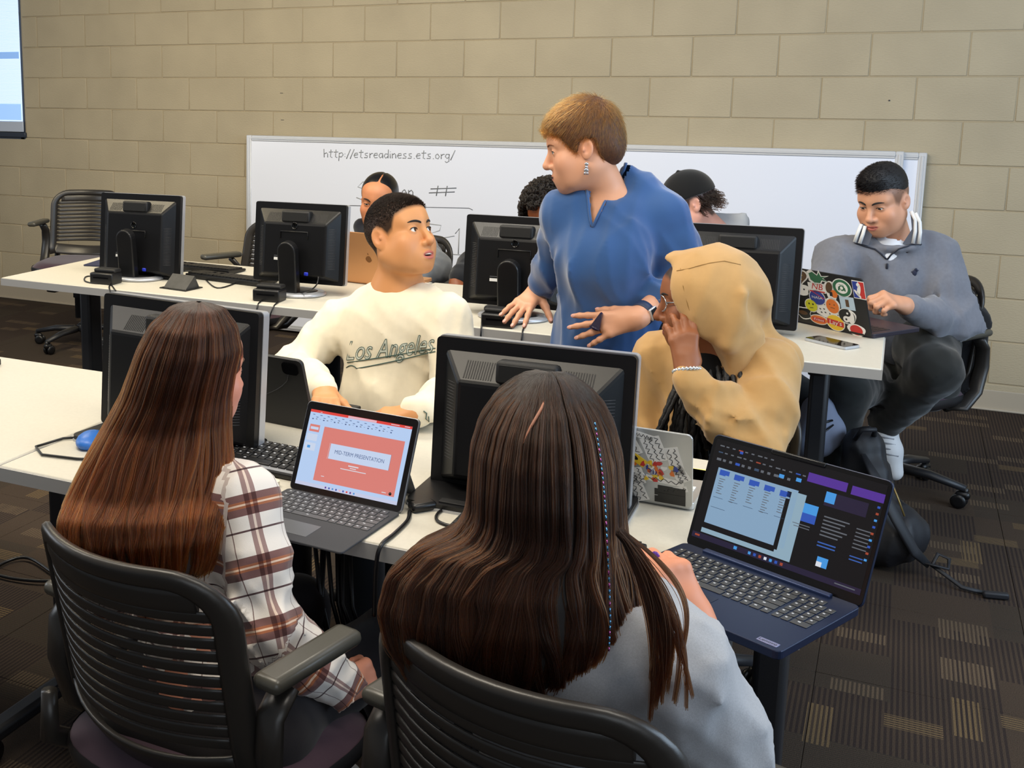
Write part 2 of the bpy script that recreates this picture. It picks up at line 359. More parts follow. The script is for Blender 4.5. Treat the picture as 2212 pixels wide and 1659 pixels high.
writing('marker_text', 'http://etsreadiness.ets.org/', (697, 340), (980, 344), 16, mat('washed_marker', '8d9093', .6), .0026, 'faded grey web address')
writing('marker_text', 'S', (768, 432), (800, 432), 34, INKPALE, .003); writing('marker_text', 'on', (866, 424), (894, 426), 22, INK, .003)
writing('marker_text', '#', (928, 420), (966, 421), 20, INK, .003)
writing('marker_text', 'B-', (915, 532), (985, 530), 42, INKPALE, .003); writing('marker_text', '1', (985, 550), (1006, 550), 48, INKPALE, .003); writing('marker_text', '2', (962, 603), (990, 603), 20, INK, .003)
ulm = MB()
for a, b_ in (((752, 444), (1012, 450)), ((1012, 450), (1020, 454))):
    A, E_ = wbi @ Vector(W(*a, -.075)), wbi @ Vector(W(*b_, -.075)); ulm.tube([(A.x, -.0072, A.z), (E_.x, -.0072, E_.z)], .0022, 5, flat=(1, .12), upv=(0, 1, 0))
obj('marker_underline', ulm, INK, wb)
# ------------------------------------------------------------------ tables
TH = .74
def table(label, x0, x1, y0, y1, group, legs=(.12, .12)):
    t = thing('computer_table', label, 'table', ((x0+x1)/2, (y0+y1)/2, 0), group=group); w, d = x1-x0, y1-y0
    obj('tabletop', MB().box((0, 0, TH-.016), (w-.004, d-.004, .032), bev=.003, seg=1), LAMINATE, t)
    e = MB()
    for s in (-1, 1):
        e.box((0, s*(d/2-.001), TH-.017), (w, .004, .028)); e.box((s*(w/2-.001), 0, TH-.017), (.004, d, .028))
    obj('edge_band', e, EDGE, t)
    for s, ins in ((-1, legs[0]), (1, legs[1])):
        x = s*(w/2-ins)
        obj('leg', MB().box((x, 0, .37), (.055, .085, .66), bev=.012), DARKMETAL, t)
        f = MB().box((x, 0, .075), (.05, d*.86, .035), bev=.012)
        obj('bracket', MB().box((x, 0, TH-.05), (.045, d*.7, .03), bev=.006), DARKMETAL, t)
        obj('foot', f, DARKMETAL, t)
        for q in (-1, 1):
            c = MB().lathe([(.024, -.011), (.028, -.008), (.028, .008), (.024, .011)], 14, T=TR((x, q*d*.4, .028), (0, PI/2, 0))); c.box((x, q*d*.4, .05), (.03, .03, .02), bev=.004)
            obj('caster', c, BLACK, t)
    obj('cable_tray', MB().box((0, d*.2, TH-.075), (w*.7, .09, .05), bev=.01), DARKMETAL, t)
    return t
BY0, BY1 = -2.645, -1.93
table('cream table of the back row at the left, bare left corner towards the window wall', 1.672, 3.245, BY0, BY1, 'back row tables', (.16, .11))
table('cream table of the back row at the right, under the sticker-covered black laptop', 3.249, 4.842, BY0, BY1, 'back row tables', (.11, .17))
FY0, FY1 = -4.365, -3.655
table('cream front table at the far left with only a keyboard end on it', 1.70, 3.263, FY0, FY1, 'front row tables')
table('cream front table between the two women seen from behind and the standing woman', 3.267, 4.768, FY0, FY1, 'front row tables', (.34, .058))
# ------------------------------------------------------------------ chairs with slatted backs
CHAIRPL = mat('chair_shell_plastic', '2d2a27', .34, bump=(600, .12, .0006))
CHAIRARM = mat('chair_arm_pad', '48463f', .32, bump=(500, .15, .0006))
SEATFAB = mat('aubergine_seat_fabric', '3a2230', .9, bump=(900, .4, .001), sheen=.3)
PURPLEDARK = mat('seat_shell', '1d1b1c', .45)
def chair_back_surf(x, z, out=0.):
    # x across, z up; y of the shell: leans back, wraps forward at the sides
    u = x/.215; y = -.19 - .17*(z-.44) + .085*u*u + (.03*max(0, .5-z)/.06 if z < .5 else 0)
    return (x, y-out, z)
def ribbon(mb, path, hw, ht, closed=False, mi=0, n=10, z0=0):
    K = len(path); vs = []; fs = []
    for i in range(K):
        a, c = path[max(i-1, 0)], path[min(i+1, K-1)]
        tx, tz = c[0]-a[0], c[1]-a[1]; l = math.hypot(tx, tz) or 1; nx, nz = -tz/l, tx/l
        for k in range(n):
            w = 2*PI*k/n; cu, cv = math.copysign(abs(math.cos(w))**.7, math.cos(w)), math.copysign(abs(math.sin(w))**.7, math.sin(w))
            vs.append(chair_back_surf(path[i][0]+nx*hw*cu, path[i][1]+nz*hw*cu, ht*cv))
    for i in range(K-1):
        for k in range(n): fs.append((i*n+k, (i+1)*n+k, (i+1)*n+(k+1) % n, i*n+(k+1) % n))
    fs += [tuple(range(n)), tuple(range((K-1)*n, K*n))[::-1]]
    mb.add(vs, fs, mi, True)
CH = {}
def chair_parts():
    ZT, ZL = .815, .475
    p = [(-.19, ZL-.02)]+[(-.2, z) for z in np.linspace(ZL+.02, ZT-.085, 8)]
    p += [(-.2+.075*(1-math.cos(a)), ZT-.085+.075*math.sin(a)) for a in np.linspace(.15, PI/2, 8)]
    p += [(x, ZT-.01) for x in np.linspace(-.1, 0, 5)]
    p = p+[(-x, z) for x, z in p[::-1][1:]]
    m = MB(); ribbon(m, p, .0165, .011); CH['back_frame'] = (m.mesh('back_frame', [CHAIRPL]), 0)
    m = MB(); ribbon(m, [(x, ZT-.043) for x in np.linspace(-.165, .165, 15)], .02, .006); CH['top_panel'] = (m.mesh('top_panel', [CHAIRPL]), 0)
    m = MB(); ribbon(m, [(x, ZL+.012-.02*(1-(x/.2)**2)) for x in np.linspace(-.197, .197, 19)], .028, .0085); CH['lower_panel'] = (m.mesh('lower_panel', [CHAIRPL]), 0)
    CH['slats'] = []
    for i in range(11):
        z = ZL+.056+i*.0216; m = MB(); ribbon(m, [(x, z) for x in np.linspace(-.19, .19, 15)], .0094, .0028, n=10); CH['slats'].append(m.mesh('slat', [CHAIRPL]))
    m = MB()
    def st(u, v):
        a = 2*PI*u; r = v; cx = math.copysign(abs(math.cos(a))**.55, math.cos(a)); sy = math.copysign(abs(math.sin(a))**.6, math.sin(a))
        return (.225*r*cx, .02+.215*r*sy, .445-.03*max(0, r-.75)/.25*max(0, r-.75)/.25-.012*max(0, sy*r)**3)
    m.grid(st, 40, 10); CH['seat'] = (m.mesh('seat', [SEATFAB]), 0)
    m = MB()
    def sb(u, v):
        a = 2*PI*u; cx = math.copysign(abs(math.cos(a))**.55, math.cos(a)); sy = math.copysign(abs(math.sin(a))**.6, math.sin(a)); r = [1.0, 1.02, 1.0, .8, 0][int(round(v*4))]
        return (.225*r*cx, .02+.215*r*sy, [.418, .405, .385, .37, .365][int(round(v*4))])
    m.grid(sb, 40, 4); CH['seat_shell'] = (m.mesh('seat_shell', [PURPLEDARK]), 0)
    m = MB(); m.lathe([(.03, .34), (.03, .22), (.022, .22), (.022, .1)], 16); m.box((0, 0, .345), (.16, .2, .04), bev=.012); CH['column'] = (m.mesh('column', [DARKMETAL]), 0)
    for s, nm in ((-1, 'arm_left'), (1, 'arm_right')):
        m = MB(); m.box((s*.243, -.035, .645), (.052, .21, .026), bev=.012, seg=3); CH[nm+'_pad'] = m.mesh('arm_pad', [CHAIRARM])
        m = MB(); m.tube([(s*.19, -.02, .375), (s*.235, -.05, .38), (s*.243, -.1, .43), (s*.243, -.13, .52), (s*.243, -.125, .59), (s*.243, -.09, .625)], [.02, .022, .022, .021, .02, .02], 10, flat=(.6, 1.25), upv=(1, 0, 0))
        m2 = m; CH[nm] = m2.mesh('arm_support', [CHAIRPL])
        m = MB(); m.tube([(s*.19, -.02, .37), (s*.2, -.12, .375), (s*.2, -.185, .42), (s*.197, -.185, .5)], [.016, .018, .018, .014], 10); CH[nm+'_stile'] = m.mesh('back_stile', [CHAIRPL])
    m = MB(); m.tube([(0, .03, .105), (0, .15, .1), (0, .27, .075)], [.026, .021, .015], 10, flat=(1, .8)); CH['leg'] = m.mesh('leg', [DARKMETAL])
    m = MB(); m.tube([(0, .27, .078), (0, .27, .05)], .01, 8); m.box((0, .262, .05), (.03, .05, .03), bev=.012); CH['caster'] = m.mesh('caster', [BLACK])
    m = MB()
    for s in (-1, 1): m.lathe([(.014, -.008), (.025, -.007), (.027, 0), (.025, .007), (.014, .008)], 16, T=TR((s*.015, .252, .027), (0, PI/2, 0)))
    CH['wheel'] = m.mesh('wheel', [BLACK])
chair_parts()
def chair(label, x, y, rz, seat_mat=None, base_rot=.3, lift=0.):
    t = thing('swivel_chair', label, 'chair', (x, y, 0), rz, group='slat-backed swivel chairs')
    for k in ('back_frame', 'top_panel', 'lower_panel', 'seat', 'seat_shell', 'column'): link(k, CH[k][0], t)
    for s in CH['slats']: link('slat', s, t)
    for nm in ('arm_left', 'arm_right'):
        link('arm_pad', CH[nm+'_pad'], t); link('arm_support', CH[nm], t); link('back_stile', CH[nm+'_stile'], t)
    for c in list(t.children): c.location.z = lift
    for k in range(5):
        l = link('leg', CH['leg'], t); l.rotation_euler = (0, 0, base_rot+k*2*PI/5)
        c = link('caster', CH['caster'], t); c.rotation_euler = (0, 0, base_rot+k*2*PI/5); link('wheel', CH['wheel'], c)
    return t
CH_G1 = chair('dark slat-back swivel chair holding the woman in the plaid shirt', 3.875, -4.52, -.20, base_rot=.2)
CH_G2 = chair('dark slat-back swivel chair holding the woman in the pale grey T-shirt', 4.52, -4.61, -.24, base_rot=.5, lift=.012)
chair('empty swivel chair against the block wall at the far left', .66, -.95, PI+.3, base_rot=.9, lift=.07)
chair('empty swivel chair pushed in behind the second monitor of the back row', 2.17, -1.62, PI-.5, base_rot=.2, lift=.05)
chair('swivel chair under the person in the tan hoodie', 4.44, -3.35, PI-.25, base_rot=.1, lift=-.05)
chair('swivel chair under the man in the grey zip pullover', 4.88, -1.44, 2.6, base_rot=.62)
chair('swivel chair under the man in the cream sweatshirt, mostly hidden behind him', 3.66, -3.3, PI-.1, lift=-.08)
chair('swivel chair under the woman with the grey and navy jacket', 2.86, -1.42, PI)
chair('swivel chair under the person with coiled hair', 3.51, -1.42, PI)
chair('swivel chair under the person in the black cap', 4.18, -1.42, PI+.1)
# ------------------------------------------------------------------ monitors seen from behind
VENT = mat('vent_slit', '3b3b3d', .5); HOUS = mat('monitor_housing', '0d0d0f', .36, spec=.3, bump=(700, .1, .0006)); SLOPE = HOUS
def monitor(label, x, y, rz, w=.37, h=.30, z0=.04, tilt=-.10, base='oval', brick=True):
    t = thing('monitor', label, 'monitor', (x, y, TH), rz, group='computer monitors')
    T = TR((0, .0, z0), (tilt, 0, 0)); P = lambda m: m
    def mk(): q = MB(); q.T = T; return q
    m = mk(); m.prism(rrect(w, h, .008, cy=h/2), .008, .024); obj('panel_rim', m, HOUS, t)
    m = mk(); m.prism(rrect(w+.003, h+.003, .009, cy=h/2), .024, .044); obj('front_bezel', m, SILVER, t)
    m = mk(); m.prism(rrect(w-.04, h-.05, .002, cy=h/2+.005), .044, .0455); obj('screen', m, BLACKGLOSS, t)
    # rear bulge: a frustum with a sloping top
    a = [(-w/2+.018, .012), (w/2-.018, .012), (w/2-.018, h-.022), (-w/2+.018, h-.022)]
    c = [(-w/2+.06, .03), (w/2-.06, .03), (w/2-.06, h-.075), (-w/2+.06, h-.075)]
    vs = [(u, .01, v) for u, v in a]+[(u, -.036, v) for u, v in c]
    m = mk(); m.add(vs, [(4, 5, 6, 7), (0, 1, 5, 4), (1, 2, 6, 5), (2, 3, 7, 6), (3, 0, 4, 7)]); o = obj('rear_housing', m, HOUS, t)
    bv = o.modifiers.new('b', 'BEVEL'); bv.width = .006; bv.segments = 2
    # sloping top carries two grilles and a handle pocket
    def top(u, f, out=0.):      # u across, f 0..1 from rim to flat
        zz = h-.022+(-.053)*f; yy = .01-.046*f; nrm = (-.755, .655)
        return (u, yy+nrm[0]*out, zz+nrm[1]*out)
    for s, nm in ((-1, 'grille'), (1, 'grille')):
        g = mk(); k = 12
        for i in range(k):
            u = s*.092-.026+.052*i/(k-1)
            p = [top(u-.0011, .3, .0006), top(u+.0011, .3, .0006), top(u+.0011, .86, .0006), top(u-.0011, .86, .0006)]
            q = [top(u-.0011, .3, -.001), top(u+.0011, .3, -.001), top(u+.0011, .86, -.001), top(u-.0011, .86, -.001)]
            g.add(p+q, [(0, 1, 2, 3), (0, 4, 5, 1), (1, 5, 6, 2), (2, 6, 7, 3), (3, 7, 4, 0)])
        gg = obj('grille', g, BLACKMATTE, t); gg['kind'] = 'stuff'
    m = mk(); m.box((0, -.016, h-.05), (.115, .036, .044), bev=.008, seg=3); obj('handle_pocket', m, BLACKMATTE, t)
    m = mk(); m.box((0, -.0355, h-.0505), (.1, .002, .032), bev=.0008); obj('pocket_shade', m, mat('pocket_black', '030303', .6), t)  # darkness inside the pocket put in as a near-black plate
    for s in (-1, 1):
        g = mk()
        for i in range(26):
            z = .06+i*.0058; f = .35
            for_ = ((s*(w/2-.052), -.0265), (s*(w/2-.03), -.0035))
            (u0, y0), (u1, y1) = for_
            g.tube([(u0, y0, z), (u1, y1, z)], .0008, 4)
        gg = obj('side_vents', g, VENT, t); gg['kind'] = 'stuff'
    m = mk(); m.tube([(-.055, -.038, .165), (-.055, -.038, .19), (.055, -.038, .19), (.055, -.038, .165)], .0025, 6); obj('mount_ridge', m, HOUS, t)
    m = mk(); m.lathe([(.0125, -.001), (.0135, 0), (.0125, .001), (.0105, .001), (.0105, -.001)], 24, T=TR((0, -.037, .212), (PI/2, 0, 0)))
    text(m, 'hp', .019, TR((0, -.0378, .2125), (PI/2, 0, 0)), shear=.2); obj('emblem', m, mat('gloss_emblem', '050506', .12), t)
    m = mk(); m.box((-.062, -.0368, .088), (.034, .001, .010)); obj('barcode_label', m, WHITEP, t)
    m = mk(); m.box((-.062, -.0367, .099), (.034, .0008, .003)); obj('label_print', m, SILVERDARK, t)
    m = mk(); m.box((.055, -.03, .038), (.016, .022, .013), bev=.003); obj('cable_plug', m, BLUEP, t)
    if base == 'oval':
        def arch(r, n=12): return [(r, 0)]+[(r*math.cos(k*PI/n), .165+r*math.sin(k*PI/n)) for k in range(n+1)]+[(-r, 0)]
        m = MB(); m.prism(arch(.036), -.085, -.048, T=TR((0, .01, .012), (.1, 0, 0))); o = obj('stand_column', m, BLACK, t); bv = o.modifiers.new('b', 'BEVEL'); bv.width = .006; bv.segments = 3
        m = MB(); m.lathe([(0, -.002), (.021, -.001), (.022, .002)], 22, T=TR((0, -.077, .062), (PI/2+.1, 0, 0)), sy=1.35); obj('cable_hole', m, SILVERDARK, t)
        m = MB(); m.lathe([(.10, 0), (.118, .002), (.12, .007), (.112, .013), (.09, .015)], 40, sy=.78, T=TR((0, -.01, 0))); obj('stand_base', m, SILVER, t)
        m = MB(); m.lathe([(.0, .0165), (.075, .016), (.094, .0145)], 36, sy=.75, T=TR((0, -.01, 0))); obj('base_cover', m, BLACK, t)
    else:
        m = MB(); m.prism([(-.05, 0), (.05, 0), (.04, .19), (-.04, .19)], -.07, -.036, T=TR((0, .0, .012), (.05, 0, 0))); o = obj('stand_column', m, BLACK, t); bv = o.modifiers.new('b', 'BEVEL'); bv.width = .008; bv.segments = 3
        m = MB(); m.prism(rrect(.385, .21, .02), .001, .013, axis='z', T=TR((0, -.005, 0))); obj('stand_base', m, BLACK, t)
        m = MB(); m.prism(rrect(.389, .214, .022), .0, .005, axis='z', T=TR((0, -.005, 0))); obj('base_rim', m, SILVER, t)
        m = MB(); m.box((-.1, -.09, .014), (.06, .02, .004), bev=.001); obj('base_pad', m, BLACKMATTE, t)
    return t
def brick(label, x, y, rz):
    t = thing('docking_box', label, 'device', (x, y, TH), rz, group='black boxes beside the monitors')
    obj('body', MB().box((0, 0, .022), (.105, .072, .044), bev=.006), BLACK, t)
    obj('ridge', MB().box((0, .012, .05), (.098, .05, .016), bev=.007, seg=3), BLACKMATTE, t)
    obj('slot', MB().box((0, -.0362, .026), (.07, .001, .006)), BLACKGLOSS, t)
    return t
MON = [(2.158, -2.395, .07, .335), (2.885, -2.395, .05, .295), (3.735, -2.44, .02, .30), (4.412, -2.34, 0.03, .315)]
lab = ['back of black monitor nearest the empty left end of the back row', 'back of black monitor between the empty chair and the man in cream', 'back of black monitor left of the standing woman', 'back of black monitor right of the standing woman, behind the tan hood']
for (x, y, rz, h), l in zip(MON, lab): monitor(l, x, y, rz, h=h, z0=.335-h)
lb = ['black box in front of the leftmost monitor stand', 'black box in front of the second monitor stand, by the man in cream', 'black box under the standing woman\'s spread hand']
for (x, y, rz), l in zip(((2.125, -2.55, .05), (2.865, -2.56, .1), (3.735, -2.592, .05)), lb): brick(l, x, y, rz)
monitor('big front monitor back behind the woman with the long auburn hair', 3.49, -4.075, -.09, w=.425, h=.295, z0=.008, base='slab', tilt=-.08)
monitor('big front monitor back with silver edge behind the dark-haired woman', 4.272, -4.07, .02, w=.372, h=.285, z0=.008, base='slab', tilt=-.08)
# ------------------------------------------------------------------ laptops, tablets, keyboards, small things
def emat(name, col, e=.9):
    m = mat(name, col, .3, emit=e); m.node_tree.nodes['Principled BSDF'].inputs['Base Color'].default_value = (.012, .012, .014, 1); return m
KEYM = mat('key_dark_grey', '3a3b3d', .5); KEYB = mat('key_black', '151517', .45); GLYPH = mat('key_print', 'b8bcc4', .6, emit=.12)
NAVY = mat('navy_shell', '17233f', .38, metal=.3); BEZEL = mat('screen_bezel', '0a0a0c', .25)
def key_rows(parent, rows, x0, y0, kw, kh, gap, z, th, mats, glyph=True, T=None, stuff=False):
    cache = {}; acc = MB()
    for r, row in enumerate(rows):
        x = x0
        for wdt in row:
            sk = wdt < 0; w = abs(wdt)*kw
            if not sk:
                if stuff: acc.box((x+w/2, y0-r*kh, z+th/2), (w-gap, kh-gap, th), T=T)
                else:
                    k = round(w, 5)
                    if k not in cache:
                        m = MB(); m.box((0, 0, 0), (w-gap, kh-gap, th), bev=min(.0012, gap), seg=1)
                        if glyph: m.box((-(w-gap)*.1, (kh-gap)*.12, th/2+.0001), (min(w-gap, kw)*.28, kh*.16, .0001), mi=1)
                        cache[k] = m.mesh('key', mats)
                    M = (T or Matrix()) @ Matrix.Translation((x+w/2, y0-r*kh, z+th/2)); link('key', cache[k], parent, M=M)
            x += w
    if stuff: o = obj('keys', acc, mats[0], parent); o['kind'] = 'stuff'
def laptop(name, label, cat, M, w, d, lidh, lean, shell, deckm=None, th=.014, lidt=.005, bez=.008, corner=.01):
    t = thing(name, label, cat, M=M)
    b = MB(); b.prism(rrect(w, d, corner, cy=-d/2), 0.001, th, axis='z'); o = obj('base', b, deckm or shell, t); bv = o.modifiers.new('b', 'BEVEL'); bv.width = .0015; bv.segments = 2; bv.limit_method = 'ANGLE'
    TL = TR((0, .002, th*.6), (-lean, 0, 0)); l = MB(); l.T = TL
    l.prism(rrect(w, lidh, corner, cy=lidh/2), 0, lidt); o = obj('lid', l, shell, t); bv = o.modifiers.new('b', 'BEVEL'); bv.width = .0012; bv.segments = 2; bv.limit_method = 'ANGLE'
    g = MB(); g.T = TL; g.prism(rrect(w-.003, lidh-.003, corner, cy=lidh/2), -.0012, 0); obj('bezel', g, BEZEL, t)
    return t, TL
def screen_rects(t, TL, w, h, z0, items, name='screen'):
    # items: (u0, v0, u1, v1, material, layer), u right, v down, 0..1 ; one mesh, flat print on the lit panel
    mats = []; m = MB(); m.T = TL
    for u0, v0, u1, v1, mt, ly in items:
        if mt not in mats: mats.append(mt)
        y = -.0014-.00012*ly; X = lambda u: (u-.5)*w; Z = lambda v: z0+h*(1-v)
        m.add([(X(u0), y, Z(v1)), (X(u1), y, Z(v1)), (X(u1), y, Z(v0)), (X(u0), y, Z(v0))], [(0, 1, 2, 3)], mats.index(mt))
    return m, mats
def LM(x, y, rz, z=TH): return Matrix.Translation((x, y, z)) @ Matrix.Rotation(rz, 4, 'Z')
# ---- navy laptop, lower right
LW, LD, LH = .296, .222, .192
t, TL = laptop('laptop', 'navy laptop with number pad and dark lit screen overhanging the front table corner', 'laptop', LM(4.708, -4.214, -.43), LW, LD, LH, .36, NAVY, bez=.006)
b = MB(); b.box((0, -.008, .0155), (LW*.72, .012, .006), bev=.002); obj('hinge_bar', b, mat('navy_hinge', '2c3a5e', .35, metal=.4), t)
key_rows(t, [[.9]*16+[.9]*3, [1]*13+[1.6, .2*-1]+[.95]*4, [1.4]+[1]*12+[1.2, -.2]+[.95]*4, [1.7]+[1]*11+[1.9, -.2]+[.95]*4, [2.1]+[1]*10+[2.5, -.2]+[.95]*4, [1.2, 1, 1, 1, 5.2, 1, 1, 1, 1.2, 1, -.2, .95, .95, 1.9, ]],
         -LW*.46, -.036, LW*.92/18.6, .0173, .0026, .014, .0014, [KEYM, GLYPH])
b = MB(); b.box((-.045, -.178, .0142), (.105, .066, .0006), bev=.0002, seg=1); obj('trackpad', b, mat('navy_trackpad', '141d35', .3, metal=.2), t)
b = MB(); b.box((.123, -.207, .0142), (.03, .011, .0008), bev=.0003, seg=1); text(b, 'Lenovo', .009, TR((.123, -.207, .0148)), mi=1, width=.026); obj('badge', b, [mat('badge_silver', '8e90b4', .3, metal=.5), INKDARK], t)
DK = emat('ui_black', '140d14', .1); DK.node_tree.nodes['Principled BSDF'].inputs['Specular IOR Level'].default_value = .15; PAGE = emat('ui_page_blue', '9fc4e6', .62); PAGE2 = emat('ui_page_edge', 'a9cbe0', .62); UB = emat('ui_blue', '2f63d8', .6); PUR = emat('ui_purple', '5a2fa6', .7); DPUR = emat('ui_deep_purple', '1f1040', .5); GRY = emat('ui_grey', '7c828c', .5); SKY = emat('ui_sky', '45a0ee', .8); WHT = emat('ui_white', 'e9eef8', .8); LNK = emat('ui_link', '3a6fd0', .6); ORG = emat('ui_orange', 'c05030', .6); TXD = emat('ui_text', '4a6a90', .4)
it = [(0, 0, 1, 1, DK, 0), (.055, .27, .55, .83, PAGE, 1), (.50, .29, .60, .93, PAGE2, 1), (.49, .30, .515, .86, DK, 2), (.04, .855, .50, .875, DK, 1), (.05, .885, .58, .93, PAGE2, 1), (0, .945, 1, 1, DPUR, 1), (.58, .075, .80, .16, PUR, 1), (.825, .085, 1, .165, PUR, 1), (.70, .20, .93, .33, DPUR, 1), (.70, .20, .755, .30, SKY, 2), (.60, .36, .68, .53, SKY, 1), (.60, .45, .68, .53, UB, 2), (.74, .79, .80, .88, SKY, 1), (.74, .835, .77, .88, WHT, 2)]
for i in range(5):
    u = .07+i*.095; it.append((u, .285+.006*i, u+.062, .34+.006*i, UB, 2)); it.append((u+.04, .33+.006*i, u+.062, .345+.006*i, PAGE, 3))
    for k in range(7+i % 2*2): it.append((u+.008, .37+k*.024, u+.045-.008*(k % 3), .377+k*.024, GRY, 2))
    it += [(u, .56, u+.06, .564, TXD, 2)]
it.append((.07, .66, .16, .664, TXD, 2))
for v, n in ((.05, 9), (.115, 14), (.18, 12)):
    for k in range(n): u = .03+k*.04; it.append((u, v, u+.018+.01*(k % 3 == 0), v+.012+.012*(v == .18), [GRY, TXD, UB, GRY, ORG][(k*3+int(v*100)) % 5] if k % 3 == 0 else GRY, 1))
it += [(.42, .165, .45, .20, SKY, 2), (.52, .155, .55, .19, SKY, 2), (.16, .06, .18, .085, UB, 2)]
for k in range(6): it.append((.72, .42+k*.034, .86-.02*(k % 3), .432+k*.034, GRY, 1)); it.append((.90, .44+k*.034, .975, .45+k*.034, GRY, 1))
for k in range(2): it.append((.72, .66+k*.03, .82, .672+k*.03, LNK, 1)); it.append((.90, .69+k*.03, .97, .70+k*.03, LNK, 1)); it.append((.56+.01*k, .56+k*.025, .66, .568+k*.025, GRY, 1))
for k in range(9): it.append((.975, .2+k*.06, .99, .22+k*.06, [UB, ORG, SKY][k % 3], 1))
for k in range(7): it.append((.36+k*.032, .958, .376+k*.032, .985, [SKY, UB, ORG, WHT, SKY, UB, ORG][k], 2))
it += [(.27, .955, .29, .985, SKY, 2), (.30, .963, .36, .975, DPUR, 2), (.86, .965, .97, .975, GRY, 2), (.02, .962, .05, .98, ORG, 2)]
m, ms = screen_rects(t, TL, LW-.014, LH-.026, .018, it); obj('screen', m, ms, t)
m = MB(); m.T = TL; m.box((0, -.0008, LH-.004), (.09, .005, .008), bev=.002); obj('camera_bar', m, BEZEL, t)
# ---- slate tablet with keyboard cover, centre
SW, SD, SLH = .240, .208, .172
t, TL = laptop('tablet_computer', 'slim tablet on kickstand with slate keyboard cover showing an orange presentation slide', 'laptop', LM(3.975, -4.222, -.075), SW, SD, SLH, .42, mat('magnesium_grey', '85878b', .35, metal=.6), mat('slate_fabric', '3b3c40', .85, bump=(900, .4, .0008)), th=.005, lidt=.007, corner=.008)
key_rows(t, [[1]*14, [1]*13+[1.5], [1.5]+[1]*13, [1.8]+[1]*11+[1.7], [2.2]+[1]*10+[2.3], [1, 1, 1.1, 1.1, 5, 1.1, 1.1, 1.05, 1.05, 1.05]], -SW*.465, -.016, SW*.93/14.5, .0166, .0022, .005, .0013, [mat('slate_key', '48494d', .55), GLYPH])
b = MB(); b.box((-.012, -.158, .0052), (.094, .052, .0008), bev=.0003, seg=1); obj('trackpad', b, mat('slate_trackpad', '57595d', .4), t)
UIB = emat('ui_pale_blue', 'bcd6fb', .88); RED = emat('ui_red_bar', 'f2453c', .8); SAL = emat('slide_salmon', 'ee8a80', .78); BOX = emat('slide_title_box', 'cfe0fb', .85); TX = emat('slide_text', '6f8fd0', .4); PINK = emat('ui_pink', 'f7c3cf', .8)
it = [(0, 0, 1, 1, UIB, 0), (0, 0, 1, .035, RED, 1), (.38, .004, .66, .034, PINK, 2), (.17, .20, .96, .91, SAL, 1), (.27, .40, .86, .60, BOX, 2), (.0, .955, 1, 1, emat('ui_taskbar', 'd6dcf8', .8), 1), (.025, .195, .125, .29, SAL, 1), (.035, .225, .115, .26, BOX, 2), (.015, .32, .12, .41, emat('ui_thumb', 'dbe8ff', .8), 1), (.015, .44, .12, .54, emat('ui_thumb', 'dbe8ff', .8), 1), (.04, .475, .07, .51, SKY, 2), (.48, .635, .58, .65, WHT, 2), (.5, .665, .56, .675, WHT, 2), (.41, .69, .66, .70, WHT, 2), (.24, .835, .27, .843, WHT, 2), (.84, .875, .88, .884, WHT, 2)]
it += [(.26, .395, .262, .605, WHT, 3), (.86, .395, .862, .605, TX, 3)]
for k in range(22): it.append((.03+k*.037, .06+.03*(k % 2), .052+k*.037, .068+.03*(k % 2), TX, 1)); it.append((.03+k*.037, .115, .045+k*.037, .13-.006*(k % 3), [TX, GRY, TX][k % 3], 1))
for k in range(9): it.append((.30+k*.035, .962, .315+k*.035, .985, [PUR, UB, SKY, UB, PINK, UB, RED, PUR, SKY][k], 2))
it += [(.1, .02, .12, .026, WHT, 2), (.8, .012, .88, .02, WHT, 2), (.93, .012, .98, .02, WHT, 2)]
m, ms = screen_rects(t, TL, SW-.022, SLH-.028, .012, it); ms.append(TX); n = len(ms)-1
Ww, Hh = SW-.022, SLH-.028
text(m, 'MID-TERM PRESENTATION', .0105, TR(((.565-.5)*Ww, -.0021, .012+Hh*.5), (PI/2, 0, 0)), mi=n, width=.105)
ms.append(BEZEL); m.lathe([(0, .0003), (.003, 0)], 14, len(ms)-1, TR(((.92-.5)*Ww, -.0017, .012+Hh*.12), (PI/2, 0, 0))); obj('screen', m, ms, t)
m = MB(); m.add([(-.10, .050, .092), (.10, .050, .092), (.10, .105, .002), (-.10, .105, .002)], [(0, 1, 2, 3)]); o = obj('kickstand', m, MATS['magnesium_grey'], t); sd = o.modifiers.new('s', 'SOLIDIFY'); sd.thickness = .003
m = MB(); m.T = TL; m.lathe([(0, -.0016), (.0022, -.0014)], 12, T=TR((0, 0, SLH-.007), (PI/2, 0, 0))); obj('camera', m, mat('lens_blue', '30384c', .1), t)
